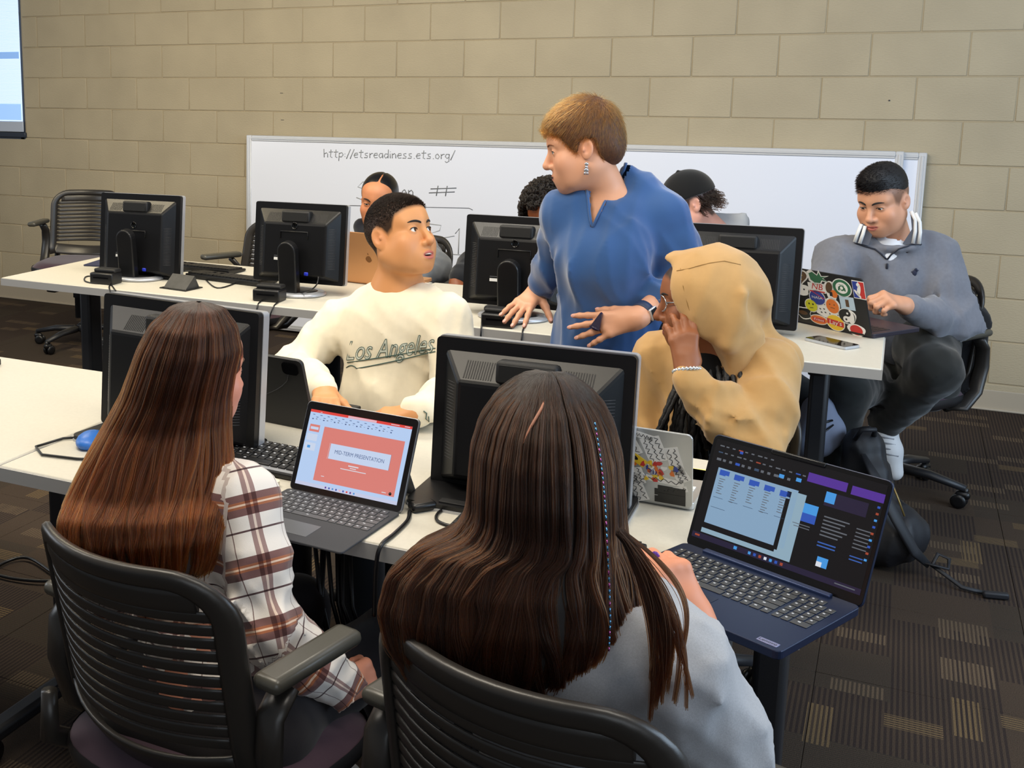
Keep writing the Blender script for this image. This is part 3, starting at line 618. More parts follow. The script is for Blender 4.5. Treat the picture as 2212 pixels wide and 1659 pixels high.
# ---- silver laptop with stickers
SIL = mat('silver_aluminium', 'b9bbbb', .32, metal=.55)
t, TL = laptop('laptop', 'silver laptop lid covered with scribbled stickers in front of the person in the tan hoodie', 'laptop', LM(4.405, -3.962, PI-.04), .305, .200, .152, .25, SIL)
TB = TL @ TR((0, .0052, 0))
def back(u, v, w=.305, h=.152): return (w/2-u*w, v*h)     # seen from outside: u right, v up
key_rows(t, [[1]*14, [1]*13+[1.5], [1.5]+[1]*13, [1.8]+[1]*11+[1.7]], -.14, -.03, .28/14.5, .018, .0025, .014, .001, [WHITEP], stuff=True)
def blob(m, u, v, ru, rv, mi, layer, n=16, wob=.0, ph=0., rot=0., w=.305, h=.152):
    cx, cz = back(u, v, w, h); P = []
    for k in range(n):
        a = 2*PI*k/n; r = 1+wob*math.sin(3*a+ph)+wob*.6*math.sin(5*a+2*ph); x, z = ru*r*math.cos(a), rv*r*math.sin(a)
        P.append((cx+x*math.cos(rot)-z*math.sin(rot), .0003*layer, cz+x*math.sin(rot)+z*math.cos(rot)))
    m.add(P+[(p[0], -.0002, p[2]) for p in P], [tuple(range(n))[::-1]]+[(i, (i+1) % n, n+(i+1) % n, n+i) for i in range(n)], mi)
PAPER = mat('sticker_white', 'eceae6', .35); SBLK = mat('sticker_black', '151515', .35); SRED = mat('sticker_red', 'c5302c', .35); SYEL = mat('sticker_yellow', 'e8c22e', .35); SGRN = mat('sticker_green', '2f6b4a', .35); SBLU = mat('sticker_blue', '2b3f96', .35); SORG = mat('sticker_orange', 'e2772a', .35); SBRN = mat('sticker_brown', '5a4028', .4); SLBL = mat('sticker_pale_blue', 'b9cfe0', .35)
def rect_st(m, u, v, w_, h_, mi, layer, rot=0., w=.305, h=.152): 
    cx, cz = back(u, v, w, h); c, s = math.cos(rot), math.sin(rot); P = [(cx+x*c-z*s, .0003*layer, cz+x*s+z*c) for x, z in ((-w_/2, -h_/2), (w_/2, -h_/2), (w_/2, h_/2), (-w_/2, h_/2))]
    m.add(P+[(p[0], -.0002, p[2]) for p in P], [(3, 2, 1, 0)]+[(i, (i+1) % 4, 4+(i+1) % 4, 4+i) for i in range(4)], mi)
rs = random.Random(4)
def sticker(mats, fn):
    m = MB(); m.T = TB; fn(m); return obj('sticker', m, mats, t)
def scrib(u, v, ln, rot, rows=3):
    def f(m):
        cx, cz = back(u, v); rect_st(m, u, v, ln*1.12, .012*rows, 0, 1, rot)
        for r in range(rows):
            pts = []
            for k in range(14):
                x = -ln/2+ln*k/13; z = (r-(rows-1)/2)*.0105+.0032*math.sin(k*2.1+r)+rs.uniform(-.0016, .0016)
                pts.append((cx+x*math.cos(rot)-z*math.sin(rot), .0009, cz+x*math.sin(rot)+z*math.cos(rot)))
            m.tube(pts, .0007, 4, 1, flat=(1, .3), upv=(0, 1, 0))
    return f
for a in ((.62, .78, .05, 1.1, 3), (.78, .74, .045, 1.2, 3), (.90, .62, .05, 1.3, 2), (.50, .62, .05, .5, 3), (.42, .5, .05, .2, 3), (.52, .40, .05, .3, 3), (.55, .22, .06, .9, 3), (.68, .17, .05, 1.2, 2), (.84, .33, .06, .05, 1), (.90, .22, .04, -.3, 1), (.57, .5, .035, .4, 2), (.66, .33, .03, 1.3, 3), (.72, .9, .03, .2, 1), (.93, .45, .03, 1.0, 2)):
    sticker([PAPER, SBLK], scrib(*a))
sticker([SYEL, SBLK], lambda m: (rect_st(m, .66, .60, .05, .016, 0, 3, .6), blob(m, .66, .6, .009, .004, 1, 4, rot=.6)))
def cluster(m):
    for k in range(34):
        u, v = .78+rs.gauss(0, .05), .43+rs.gauss(0, .055); blob(m, u, v, .006, .004, k % 5, 2+k % 3, 8, .2, k, k)
sticker([SRED, SYEL, PAPER, SBLU, SORG], cluster)
sticker([PAPER, SRED, SGRN], lambda m: (rect_st(m, .46, .83, .028, .016, 0, 2, -.2), rect_st(m, .45, .83, .006, .012, 2, 3, -.2), rect_st(m, .475, .825, .006, .012, 1, 3, -.2)))
def gen(m):
    cx, cz = back(.48, .14); text(m, 'EN', .02, TR((cx, .0012, cz), (PI/2, 0, PI)), 1); cx, cz = back(.46, .22); text(m, 'G', .02, TR((cx, .0012, cz), (PI/2, 0, PI)), 0)
sticker([SORG, SBLK], gen)
def blk(m):
    for k in range(4): rect_st(m, .87+.01*(k % 2), .06+.05*k, .055-.006*(k % 2), .013, 0, 2+k % 2)
sticker([SBLK], blk)
# yellow note pad beside it
t2 = thing('sticky_notes', 'yellow note pad on a pale folder behind the silver laptop edge', 'note pad', M=LM(4.53, -3.80, .1)); obj('pad', MB().box((0, 0, .008), (.07, .07, .012), bev=.001, seg=1), mat('note_yellow', 'f2e27a', .8), t2); obj('folder', MB().box((0.005, 0, .0012), (.09, .13, .0022)), WHITEP, t2)
# ---- rose gold laptop behind the man in cream
t, TL = laptop('laptop', 'rose gold laptop on the back table between the second monitor and the man in cream', 'laptop', LM(3.06, -2.10, PI-.12), .30, .21, .205, .22, mat('rose_gold', 'd39b6a', .33, metal=.45))
m = MB(); m.T = TL @ TR((0, .0053, 0)); GM = mat('fruit_emblem', '8d5f38', .2, metal=.5)
P = []
for k in range(24):
    a = 2*PI*k/24; r = .0135*(1-.14*math.cos(2*a)*0+.06*math.cos(4*a)) * (1-.18*max(0, math.sin(a))**6-.1*max(0, -math.sin(a))**8)
    x = r*math.cos(a); z = r*1.05*math.sin(a)
    if abs(a-.35) < .45 or abs(a-2*PI-.35) < .45: x *= .78
    P.append((-x, .0003, .1+z))
m.poly(P); m.poly([(-.001, .0003, .117), (.003, .0003, .119), (.0045, .0003, .125), (.0, .0003, .1225)]); obj('emblem', m, GM, t)
# ---- black laptop with stickers, right
t, TL = laptop('laptop', 'black laptop lid crowded with colourful stickers facing the man in grey', 'laptop', LM(4.668, -2.140, PI-.62), .345, .225, .195, .34, mat('black_lid', '0d0d0f', .4), mat('dark_violet_deck', '241f2b', .4))
TB = TL @ TR((0, .0052, 0)); BWd, BHt = .345, .195
key_rows(t, [[1]*15]*5, -.15, -.03, .3/15, .018, .0025, .014, .001, [KEYB], stuff=True)
kw = dict(w=BWd, h=BHt)
def U(X, Y): u = .205+.846*(.04+(X-285)/640*.96); v = 1-(Y-1078-(X-300)*.095)/(478-(X-300)*.02); return u, v
def S_(X, Y, mats, parts):
    u, v = U(X, Y)
    def f(m):
        for p in parts: p(m, u, v)
    sticker(mats, f)
pb = lambda ru, rv, mi, ly, n=18, wob=0., ph=0., rot=0., du=0., dv=0.: (lambda m, u, v: blob(m, u+du*.85, v+dv, ru*.86, rv*.92, mi, ly, n, wob, ph, rot, **kw))
pr = lambda w_, h_, mi, ly, rot=0., du=0., dv=0.: (lambda m, u, v: rect_st(m, u+du*.85, v+dv, w_*.86, h_*.92, mi, ly, rot, **kw))
def ptx(s, size, mi, ly, du=0., dv=0., width=None, shear=0.):
    def f(m, u, v):
        cx, cz = back(u+du, v+dv, **kw); text(m, s, size, TR((cx, .0003*ly+.0002, cz), (PI/2, 0, PI)), mi, shear, width*.86)
    return f
def heart(r, mi, ly):
    def f(m, u, v):
        cx, cz = back(u, v, **kw); P = []
        for k in range(28):
            a = 2*PI*k/28; P.append((cx+r*16*math.sin(a)**3/16, .0003*ly, cz+r*(13*math.cos(a)-5*math.cos(2*a)-2*math.cos(3*a)-math.cos(4*a))/16))
        m.poly(P[::-1], mi)
    return f
def shape(pts, sc, mi, ly):
    def f(m, u, v):
        cx, cz = back(u, v, **kw); m.poly([(cx-x*sc, .0003*ly, cz+z*sc) for x, z in pts], mi)
    return f
GATOR = [(-1, .3), (-.9, -.3), (-.5, -.55), (.1, -.5), (.3, -.2), (.95, -.25), (.4, 0), (.95, .25), (.3, .15), (.1, .55), (-.1, .2), (-.6, .5)]
S_(360, 1150, [PAPER, SBRN, SYEL], [heart(.032, 0, 1), heart(.026, 1, 2), pr(.022, .003, 2, 3, .1, 0, .03), pr(.012, .003, 2, 3, 0, 0, -.05)])
S_(520, 1150, [PAPER, SGRN], [shape([(x*1.12, z*1.35) for x, z in GATOR], .038, 0, 1), shape(GATOR, .035, 1, 2)])
S_(490, 1238, [PAPER, SRED], [pr(.074, .036, 0, 1, -.05), ptx('NB', .03, 1, 2, 0, .02, .05, .3), pr(.066, .005, 1, 2, -.05, 0, -.065)])
S_(610, 1250, [PAPER, SBRN, SORG, SBLK], [pb(.027, .038, 0, 1, wob=.1), pb(.014, .022, 1, 2, rot=.3, du=-.02, dv=.05), pb(.015, .015, 2, 2, du=.03, dv=-.05), pr(.012, .016, 3, 3, 0, -.005, -.06)])
S_(705, 1218, [PAPER, SGRN], [pb(.041, .034, 0, 1, 28), pb(.037, .031, 1, 2, 28), pb(.025, .021, 0, 3, 24), pb(.012, .010, 1, 4, 14, .12, 1), pr(.02, .0015, 1, 4, 0, 0, .055), pb(.006, .006, 0, 5), pr(.006, .013, 1, 4, .2, -.035, -.02), pr(.006, .013, 1, 4, -.2, .035, -.02)])
S_(843, 1222, [PAPER, SBLU, SRED], [pr(.049, .066, 0, 1), pr(.022, .06, 1, 2, 0, -.035), pr(.021, .06, 2, 2, 0, .036), pb(.007, .007, 0, 3, dv=.09), pb(.007, .022, 0, 3, rot=.25, dv=-.01), pb(.005, .018, 0, 3, rot=-.7, dv=-.07, du=-.02)])
S_(355, 1265, [PAPER, SBLK], [pb(.033, .022, 0, 1, 20, .12, .6), pb(.004, .003, 1, 2, du=.03, dv=.01), pr(.012, .0015, 1, 2, .3, -.04, -.02)])
S_(480, 1322, [PAPER, SBLU, SRED], [pb(.036, .030, 0, 1, 26), pb(.033, .027, 1, 2, 26), ptx('NASA', .013, 0, 3, 0, 0, .046), pr(.055, .002, 2, 4, .45, .02, .05)])
S_(600, 1382, [PAPER, SORG, SBRN], [pb(.032, .034, 0, 1, 20, .06), pb(.027, .027, 1, 2, 20), pr(.005, .004, 2, 3, 0, -.03, .03), pr(.005, .004, 2, 3, 0, .025, .03), pr(.018, .002, 2, 3, .1, 0, -.03)])
S_(730, 1342, [SLBL, SBRN], [pr(.06, .048, 0, 1, -.03), pr(.014, .027, 1, 2)])
S_(415, 1397, [PAPER, mat('sticker_lime', 'd4d230', .35), SBLK], [pb(.029, .026, 0, 1, 22), pb(.026, .023, 1, 2, 22), pr(.006, .006, 2, 3, 0, -.025, .03), pr(.006, .006, 2, 3, 0, .025, .03), pr(.016, .002, 2, 3, -.1, 0, -.04)])
S_(510, 1432, [PAPER, SBLK], [pb(.028, .024, 0, 1, 14, .1, 2)]+[pr(.007, .004, 1, 2, .4, a, c) for a, c in ((-.03, .03), (.02, .04), (-.02, -.03), (.03, -.02))])
S_(710, 1452, [PAPER, SBLK], [pb(.038, .030, 0, 1, 26, .05), pb(.034, .027, 1, 2, 26), pb(.015, .025, 0, 3, du=.045), pb(.013, .012, 0, 4, du=-.012, dv=-.055), pb(.013, .012, 1, 4, du=.012, dv=.055), pb(.004, .004, 1, 5, du=-.012, dv=-.055), pb(.004, .004, 0, 5, du=.012, dv=.055)])
S_(330, 1470, [PAPER, SBLK, SBRN], [pb(.04, .024, 0, 1, 22, .16, 1), pb(.036, .02, 1, 2, 22, .14, 1), pb(.02, .008, 2, 3)])
S_(460, 1515, [PAPER, SORG, SRED], [pb(.039, .019, 0, 1, 24), pb(.036, .016, 1, 2, 24), pr(.055, .014, 2, 3), ptx('Fritos', .013, 0, 4, 0, 0, .044, .2)])
S_(602, 1522, [PAPER, SYEL, SRED], [pb(.040, .032, 0, 1, 26), pb(.037, .029, 1, 2, 26), pr(.07, .02, 2, 3, .1), ptx("Lay's", .022, 0, 4, 0, 0, .052, .15)])
S_(770, 1560, [PAPER, SRED, SBLK], [pb(.037, .023, 0, 1, 22, .05), pb(.026, .019, 1, 2, 22), pr(.058, .008, 2, 3, 0, 0, -.06)])
# ---- black folio case of the man in cream
t = thing('tablet_case', 'black folio case standing open in front of the man in cream', 'tablet', M=LM(3.60, -3.845, PI-.10))
TLf = TR((0, .0, .004), (-.30, 0, 0)); m = MB(); m.T = TLf; m.prism(rrect(.262, .178, .012, cy=.089), 0, .009); obj('back_cover', m, mat('black_folio', '151516', .55, bump=(800, .3, .0006)), t)
m = MB(); m.T = TLf; m.tube([(-.1+.2*k/12, .0098, .165-.13*(k/12)**.45) for k in range(13)], .0007, 4, upv=(0, 1, 0)); obj('fold_seam', m, mat('folio_seam', '39393c', .5), t)
m = MB(); m.T = TLf; m.prism(rrect(.042, .03, .01, cx=-.098, cy=.156), .009, .0115); obj('camera_bump', m, BLACKGLOSS, t)
obj('keyboard_flap', MB().box((0, -.105, .006), (.262, .18, .010), bev=.003), MATS['black_folio'], t)
# ---- phones, wedge stand, notebook, mouse pads
t = thing('phone', 'grey phone lying face up on the right end of the back table', 'phone', M=LM(4.70, -2.375, -.62)); b = MB(); b.prism(rrect(.145, .068, .008), .001, .009, axis='z'); obj('body', b, SILVER, t); b = MB(); b.prism(rrect(.141, .064, .007), .009, .0096, axis='z'); obj('screen', b, mat('phone_glass', '1b1412', .08), t)
t = thing('phone', 'phone in a white patterned case face down beside the plaid sleeve', 'phone', M=LM(3.775, -4.215, -.35)); b = MB(); b.prism(rrect(.11, .06, .01), .001, .013, axis='z'); obj('case', b, mat('cream_case', 'e4dcc8', .45), t)
b = MB(); b.prism(rrect(.03, .026, .006, cx=-.03, cy=.012), .013, .0155, axis='z'); obj('camera_bump', b, BLACKGLOSS, t); b = MB(); b.box((.02, .0, .0132), (.016, .012, .0004)); b.box((.0, -.012, .0132), (.02, .01, .0004), mi=1); obj('pattern', b, [SORG, SLBL], t)
t = thing('desk_sign', 'small black wedge stand on the left back table', 'stand', M=LM(2.445, -2.50, -.12)); b = MB(); b.prism([(-.045, 0), (.04, 0), (.012, .05)], -.055, .055, axis='x'); obj('wedge', b, mat('worn_black', '343434', .6, var=(30, .3)), t); obj('foot_plate', MB().box((0, -.004, .002), (.13, .1, .004)), BLACK, t)
t = thing('notebook', 'dark blue pad lying behind the leftmost monitor', 'pad', M=LM(1.87, -2.16, .2)); obj('cover', MB().box((0, 0, .004), (.22, .16, .006), bev=.001, seg=1), mat('dark_blue_cover', '262a48', .7), t)
t = thing('mouse', 'blue and black mouse beside the long auburn hair', 'mouse', M=LM(*H(196, 962, TH)[:2], .4)); b = MB(); b.ball((0, 0, .012), (.03, .048, .018), 16); obj('shell', b, mat('mouse_blue', '2f6ec4', .4), t)
b = MB(); b.tube([(-.02, .04, .006), (-.07, .03, .004), (-.11, -.03, .004), (-.08, -.08, .004), (0, -.10, .004), (.06, -.1, .004)], .0028, 6); obj('cable', b, BLACK, t)
# ---- keyboards
def keyboard(label, x, y, rz, w=.37, d=.125, silver=False, sep=False):
    t = thing('keyboard', label, 'keyboard', M=LM(x, y, rz), group='computer keyboards'); b = MB(); b.prism([(-d/2, .002), (d/2, .002), (d/2, .02), (-d/2, .012)], -w/2, w/2, axis='x'); o = obj('body', b, BLACK, t); bv = o.modifiers.new('b', 'BEVEL'); bv.width = .003; bv.segments = 2
    T = TR((0, 0, .0165), (.064, 0, 0))
    if silver: obj('front_trim', MB().box((0, -d*.36, .0002), (w-.006, d*.2, .002), T=T), SILVER, t); obj('divider', MB().box((w*.2, 0, .0), (.008, d*.8, .0015), T=T), SILVER, t)
    key_rows(t, [[1]*13+[-.3]+[1]*3+[-.3]+[1]*4, [1]*13+[-.3]+[1]*3+[-.3]+[1]*4, [1.5]+[1]*10+[1.5, -.3]+[1]*3+[-.3]+[1]*4, [1.8]+[1]*9+[2.2, -.3, -1, 1, -1, -.3]+[1]*4, [1.2, 1, 1, 6, 1, 1, 1.8, -.3, 1, 1, 1, -.3, 2, 1, 1]], -w*.48, d*.36, w*.96/20.6, d*.165, .0022, .0, .005, [KEYB, GLYPH], T=T, stuff=not sep)
    return t
keyboard('black keyboard with silver trim under the front left monitor', 3.80, -4.10, -.06, .40, .135, True, True)
keyboard('black keyboard on the back table beside the leftmost monitor', 2.27, -2.10, PI-.05)
keyboard('black keyboard on the back table in front of the second chair', 2.52, -2.265, PI-.12)
keyboard('keyboard end at the left frame edge on the front left table', 2.50, -3.775, -.12)
keyboard('black keyboard on the table in front of the dark-haired woman', 4.36, -4.25, -.05, .32, .11)
keyboard('black keyboard behind the tan hood, by the sticker laptop', 4.40, -2.09, PI-.1, .3)
# ------------------------------------------------------------------ organic shapes: smooth-blended volumes turned into one skin
f32 = np.float32
def smin(a, b, k):
    h = np.clip(.5+.5*(b-a)/k, 0, 1); return b+(a-b)*h-k*h*(1-h)
def smax(a, b, k): return -smin(-a, -b, k)
def vec(*a): return np.array(a, float)
def nrm(v): v = np.asarray(v, float); return v/np.linalg.norm(v)
def ell_d(x, y, z, c, r):
    X, Y, Z = x-c[0], y-c[1], z-c[2]
    k0 = np.sqrt((X/r[0])**2+(Y/r[1])**2+(Z/r[2])**2); k1 = np.sqrt((X/r[0]**2)**2+(Y/r[1]**2)**2+(Z/r[2]**2)**2)
    return k0*(k0-1)/np.maximum(k1, 1e-6)
def cap_d(x, y, z, a, b, ra, rb):
    ba = np.asarray(b, float)-a; l2 = max(float(ba@ba), 1e-12)
    t = np.clip(((x-a[0])*ba[0]+(y-a[1])*ba[1]+(z-a[2])*ba[2])/l2, 0, 1)
    return np.sqrt((x-a[0]-t*ba[0])**2+(y-a[1]-t*ba[1])**2+(z-a[2]-t*ba[2])**2)-(ra+(rb-ra)*t)
class Shape:
    def __init__(s, step=.008, fine=()): s.p = []; s.step = step; s.fine = list(fine)
    def _add(s, lo, hi, fn, k, op): s.p.append((np.asarray(lo, float), np.asarray(hi, float), fn, k, op)); return s
    def cap(s, a, b, ra, rb=None, k=.02, op='u'):
        rb = ra if rb is None else rb; a = np.asarray(a, float); b = np.asarray(b, float); R = max(ra, rb)+k+.02
        return s._add(np.minimum(a, b)-R, np.maximum(a, b)+R, lambda x, y, z: cap_d(x, y, z, a, b, ra, rb), k, op)
    def chain(s, pts, rs, k=.02, op='u'):
        for i in range(len(pts)-1): s.cap(pts[i], pts[i+1], rs[i], rs[i+1], k, op)
        return s
    def ell(s, c, r, R=None, k=.02, op='u'):
        c = np.asarray(c, float); r = np.asarray(r, float); m = (r if R is None else np.full(3, r.max()))+k+.02
        if R is None: fn = lambda x, y, z: ell_d(x, y, z, c, r)
        else:
            def fn(x, y, z):
                X, Y, Z = x-c[0], y-c[1], z-c[2]
                return ell_d(X*R[0, 0]+Y*R[1, 0]+Z*R[2, 0], X*R[0, 1]+Y*R[1, 1]+Z*R[2, 1], X*R[0, 2]+Y*R[1, 2]+Z*R[2, 2], (0, 0, 0), r)
        return s._add(c-m, c+m, fn, k, op)
    def field(s, lo, hi, fn, k=.02, op='u'): return s._add(lo, hi, fn, k, op)
    def build(s, noise=None, post=None, smooth=0):
        P = [q for q in s.p if q[4] == 'u']; lo = np.min([q[0] for q in P], 0); hi = np.max([q[1] for q in P], 0); ax = []
        for i in range(3):
            v = [lo[i]]
            while v[-1] < hi[i]:
                st = s.step
                for fl, fh, fs in s.fine:
                    if fl[i] <= v[-1] < fh[i]: st = min(st, fs)
                    elif v[-1] < fl[i] < v[-1]+st: st = max(fl[i]-v[-1], .001)
                v.append(v[-1]+st)
            ax.append(np.array(v, f32))
        X, Y, Z = ax; F = np.full((len(X), len(Y), len(Z)), .05, f32)
        for lo_, hi_, fn, k, op in s.p:
            sl = tuple(slice(max(0, int(np.searchsorted(ax[i], lo_[i]))-1), int(np.searchsorted(ax[i], hi_[i]))+1) for i in range(3))
            d = fn(X[sl[0]][:, None, None], Y[sl[1]][None, :, None], Z[sl[2]][None, None, :]).astype(f32)
            F[sl] = smin(F[sl], d, k) if op == 'u' else smax(F[sl], -d, k)
        if noise is not None: F -= noise(X[:, None, None], Y[None, :, None], Z[None, None, :]).astype(f32)
        return nets(F, X, Y, Z, smooth)
def nets(F, X, Y, Z, smooth=0):
    s = F < 0; c = np.zeros(tuple(n-1 for n in F.shape), np.uint8)
    offs = [(i, j, k) for i in (0, 1) for j in (0, 1) for k in (0, 1)]
    for i, j, k in offs: c += s[i:F.shape[0]-1+i, j:F.shape[1]-1+j, k:F.shape[2]-1+k]
    act = (c > 0) & (c < 8); idx = np.full(c.shape, -1, np.int32); cells = np.argwhere(act); idx[act] = np.arange(len(cells))
    acc = np.zeros((len(cells), 3)); cnt = np.zeros(len(cells))
    for a in offs:
        for ax in range(3):
            if a[ax]: continue
            b = list(a); b[ax] = 1
            va = F[cells[:, 0]+a[0], cells[:, 1]+a[1], cells[:, 2]+a[2]]; vb = F[cells[:, 0]+b[0], cells[:, 1]+b[1], cells[:, 2]+b[2]]
            m = (va < 0) != (vb < 0); t = np.where(m, va/np.where(m, va-vb, 1), 0); q = np.tile(np.array(a, float), (len(cells), 1)); q[:, ax] = t
            acc[m] += q[m]; cnt[m] += 1
    fr = cells+acc/np.maximum(cnt, 1)[:, None]
    V = np.stack([np.interp(fr[:, i], np.arange(len(A)), A) for i, A in enumerate((X, Y, Z))], 1); Q = []
    for ax in range(3):
        o1, o2 = (ax+1) % 3, (ax+2) % 3
        n = F.shape; sa = [slice(None)]*3; sb = [slice(None)]*3
        sa[ax] = slice(0, n[ax]-1); sb[ax] = slice(1, n[ax])
        for o in (o1, o2): sa[o] = slice(1, n[o]-1); sb[o] = slice(1, n[o]-1)
        A, Bq = s[tuple(sa)], s[tuple(sb)]; e = np.argwhere(A != Bq)
        if not len(e): continue
        base = e.copy(); base[:, o1] += 1; base[:, o2] += 1
        def g(d1, d2): q = base.copy(); q[:, o1] -= d1; q[:, o2] -= d2; return idx[q[:, 0], q[:, 1], q[:, 2]]
        q4 = np.stack([g(1, 1), g(0, 1), g(0, 0), g(1, 0)], 1); fl = ~A[e[:, 0], e[:, 1], e[:, 2]]
        q4[fl] = q4[fl][:, ::-1]; Q.append(q4)
    Q = np.concatenate(Q); Q = Q[(Q >= 0).all(1)]
    for _ in range(smooth):
        S = np.zeros_like(V); N = np.zeros(len(V))
        for a, b in ((0, 1), (1, 2), (2, 3), (3, 0)):
            np.add.at(S, Q[:, a], V[Q[:, b]]); np.add.at(N, Q[:, a], 1); np.add.at(S, Q[:, b], V[Q[:, a]]); np.add.at(N, Q[:, b], 1)
        V = V*.4+.6*S/np.maximum(N, 1)[:, None]
    return V, Q
def np_mesh(name, V, Q, mats, cols=None, uv=None):
    me = bpy.data.meshes.new(name); me.vertices.add(len(V)); me.vertices.foreach_set('co', V.astype(f32).ravel())
    me.loops.add(Q.size); me.loops.foreach_set('vertex_index', Q.astype(np.int32).ravel())
    me.polygons.add(len(Q)); me.polygons.foreach_set('loop_start', np.arange(len(Q), dtype=np.int32)*4); me.polygons.foreach_set('loop_total', np.full(len(Q), 4, np.int32))
    me.polygons.foreach_set('use_smooth', np.ones(len(Q), bool))
    if cols is not None:
        a = me.attributes.new('Col', 'FLOAT_COLOR', 'POINT'); a.data.foreach_set('color', np.concatenate([cols, np.ones((len(V), 1))], 1).astype(f32).ravel())
    if uv is not None:
        a = me.attributes.new('pat', 'FLOAT_VECTOR', 'POINT'); a.data.foreach_set('vector', uv.astype(f32).ravel())
    for m in mats: me.materials.append(m)
    me.update(calc_edges=True); return me
def normals(V, Q):
    n = np.cross(V[Q[:, 2]]-V[Q[:, 0]], V[Q[:, 3]]-V[Q[:, 1]]); N = np.zeros_like(V)
    for i in range(4): np.add.at(N, Q[:, i], n)
    return N/np.maximum(np.linalg.norm(N, axis=1), 1e-12)[:, None]
def sample(V, Q, N, mask, n):
    q = Q[mask[Q].all(1)]; ar = np.linalg.norm(np.cross(V[q[:, 2]]-V[q[:, 0]], V[q[:, 3]]-V[q[:, 1]]), axis=1); i = RNG.choice(len(q), n, p=ar/ar.sum())
    u, v = RNG.random((2, n, 1)); q = q[i]; f = lambda A: (A[q[:, 0]]*(1-u)+A[q[:, 1]]*u)*(1-v)+(A[q[:, 3]]*(1-u)+A[q[:, 2]]*u)*v
    return f(V), f(N)
def folds(amp, fr, seed, st=(1, 1, 1)):
    r = np.random.default_rng(seed); ks = [nrm(r.normal(size=3))*fr*r.uniform(.7, 1.5)*np.array(st) for _ in range(5)]; ph = r.uniform(0, 6, 10)
    def fn(x, y, z):
        t = 0
        for i, k in enumerate(ks):
            w = k[0]*x+k[1]*y+k[2]*z+ph[i]; w = w+1.3*np.sin(.6*(k[1]*x-k[0]*y+k[2]*z)+ph[5+i]); t = t+(1-np.abs(np.sin(w)))**2*.9-.35
        return amp*t/2
    return fn
# hair strands (curves)
def hair_mat(name, root, tip, tonevar=.5, rough=.32, coat=0.):
    m = bpy.data.materials.new(name); m.use_nodes = True; N = m.node_tree.nodes; L = m.node_tree.links; N.remove(N['Principled BSDF'])
    h = N.new('ShaderNodeBsdfHairPrincipled'); h.parametrization = 'COLOR'; h.inputs['Roughness'].default_value = rough; h.inputs['Radial Roughness'].default_value = rough+.15; h.inputs['Random Roughness'].default_value = .3; h.inputs['IOR'].default_value = 1.33
    hi = N.new('ShaderNodeHairInfo'); mx = N.new('ShaderNodeMix'); mx.data_type = 'RGBA'; mx.inputs[6].default_value = lin(root); mx.inputs[7].default_value = lin(tip); L.new(hi.outputs['Intercept'], mx.inputs[0])
    at = N.new('ShaderNodeAttribute'); at.attribute_name = 'tone'
    mr = N.new('ShaderNodeMapRange'); mr.inputs[3].default_value = 1-tonevar; mr.inputs[4].default_value = 1+tonevar; L.new(at.outputs['Fac'], mr.inputs[0])
    sc = N.new('ShaderNodeVectorMath'); sc.operation = 'SCALE'; L.new(mx.outputs[2], sc.inputs[0]); L.new(mr.outputs[0], sc.inputs['Scale']); L.new(sc.outputs[0], h.inputs['Color'])
    L.new(h.outputs[0], N['Material Output'].inputs['Surface']); MATS[name] = m; return m
def strands(name, P, parent, m, r0, r1, tone=None, label=None, org=None):
    n, K, _ = P.shape; c = bpy.data.hair_curves.new(name); c.add_curves([K]*n)
    if org is not None: P = P-np.asarray(org)
    c.points.foreach_set('position', P.astype(f32).ravel())
    rad = np.tile(np.linspace(r0, r1, K), n).astype(f32)
    a = c.attributes.get('radius') or c.attributes.new('radius', 'FLOAT', 'POINT'); a.data.foreach_set('value', rad)
    a = c.attributes.new('tone', 'FLOAT', 'CURVE'); a.data.foreach_set('value', (RNG.random(n) if tone is None else tone).astype(f32))
    c.materials.append(m); o = bpy.data.objects.new(name, c); COL.objects.link(o); o.parent = parent
    if label: o['label'] = label
    return o
def fur(name, parent, org, roots, nrml, comb, length, m, r0=.00035, K=5, lift=.35, jit=.25, r1=.00012, tone=None):
    n = len(roots); L_ = length*(RNG.uniform(.7, 1.1, (n, 1))); d = nrml*lift+comb+RNG.normal(0, jit, (n, 3)); d /= np.linalg.norm(d, axis=1)[:, None]
    c2 = comb-.15*nrml+RNG.normal(0, jit*.5, (n, 3)); c2 /= np.maximum(np.linalg.norm(c2, axis=1), 1e-6)[:, None]
    t = np.linspace(0, 1, K)[None, :, None]; P = roots[:, None]+L_[:, None]*(d[:, None]*(t-.5*t*t)+c2[:, None]*.5*t*t)
    return strands(name, P, parent, m, r0, r1, tone, org=org)
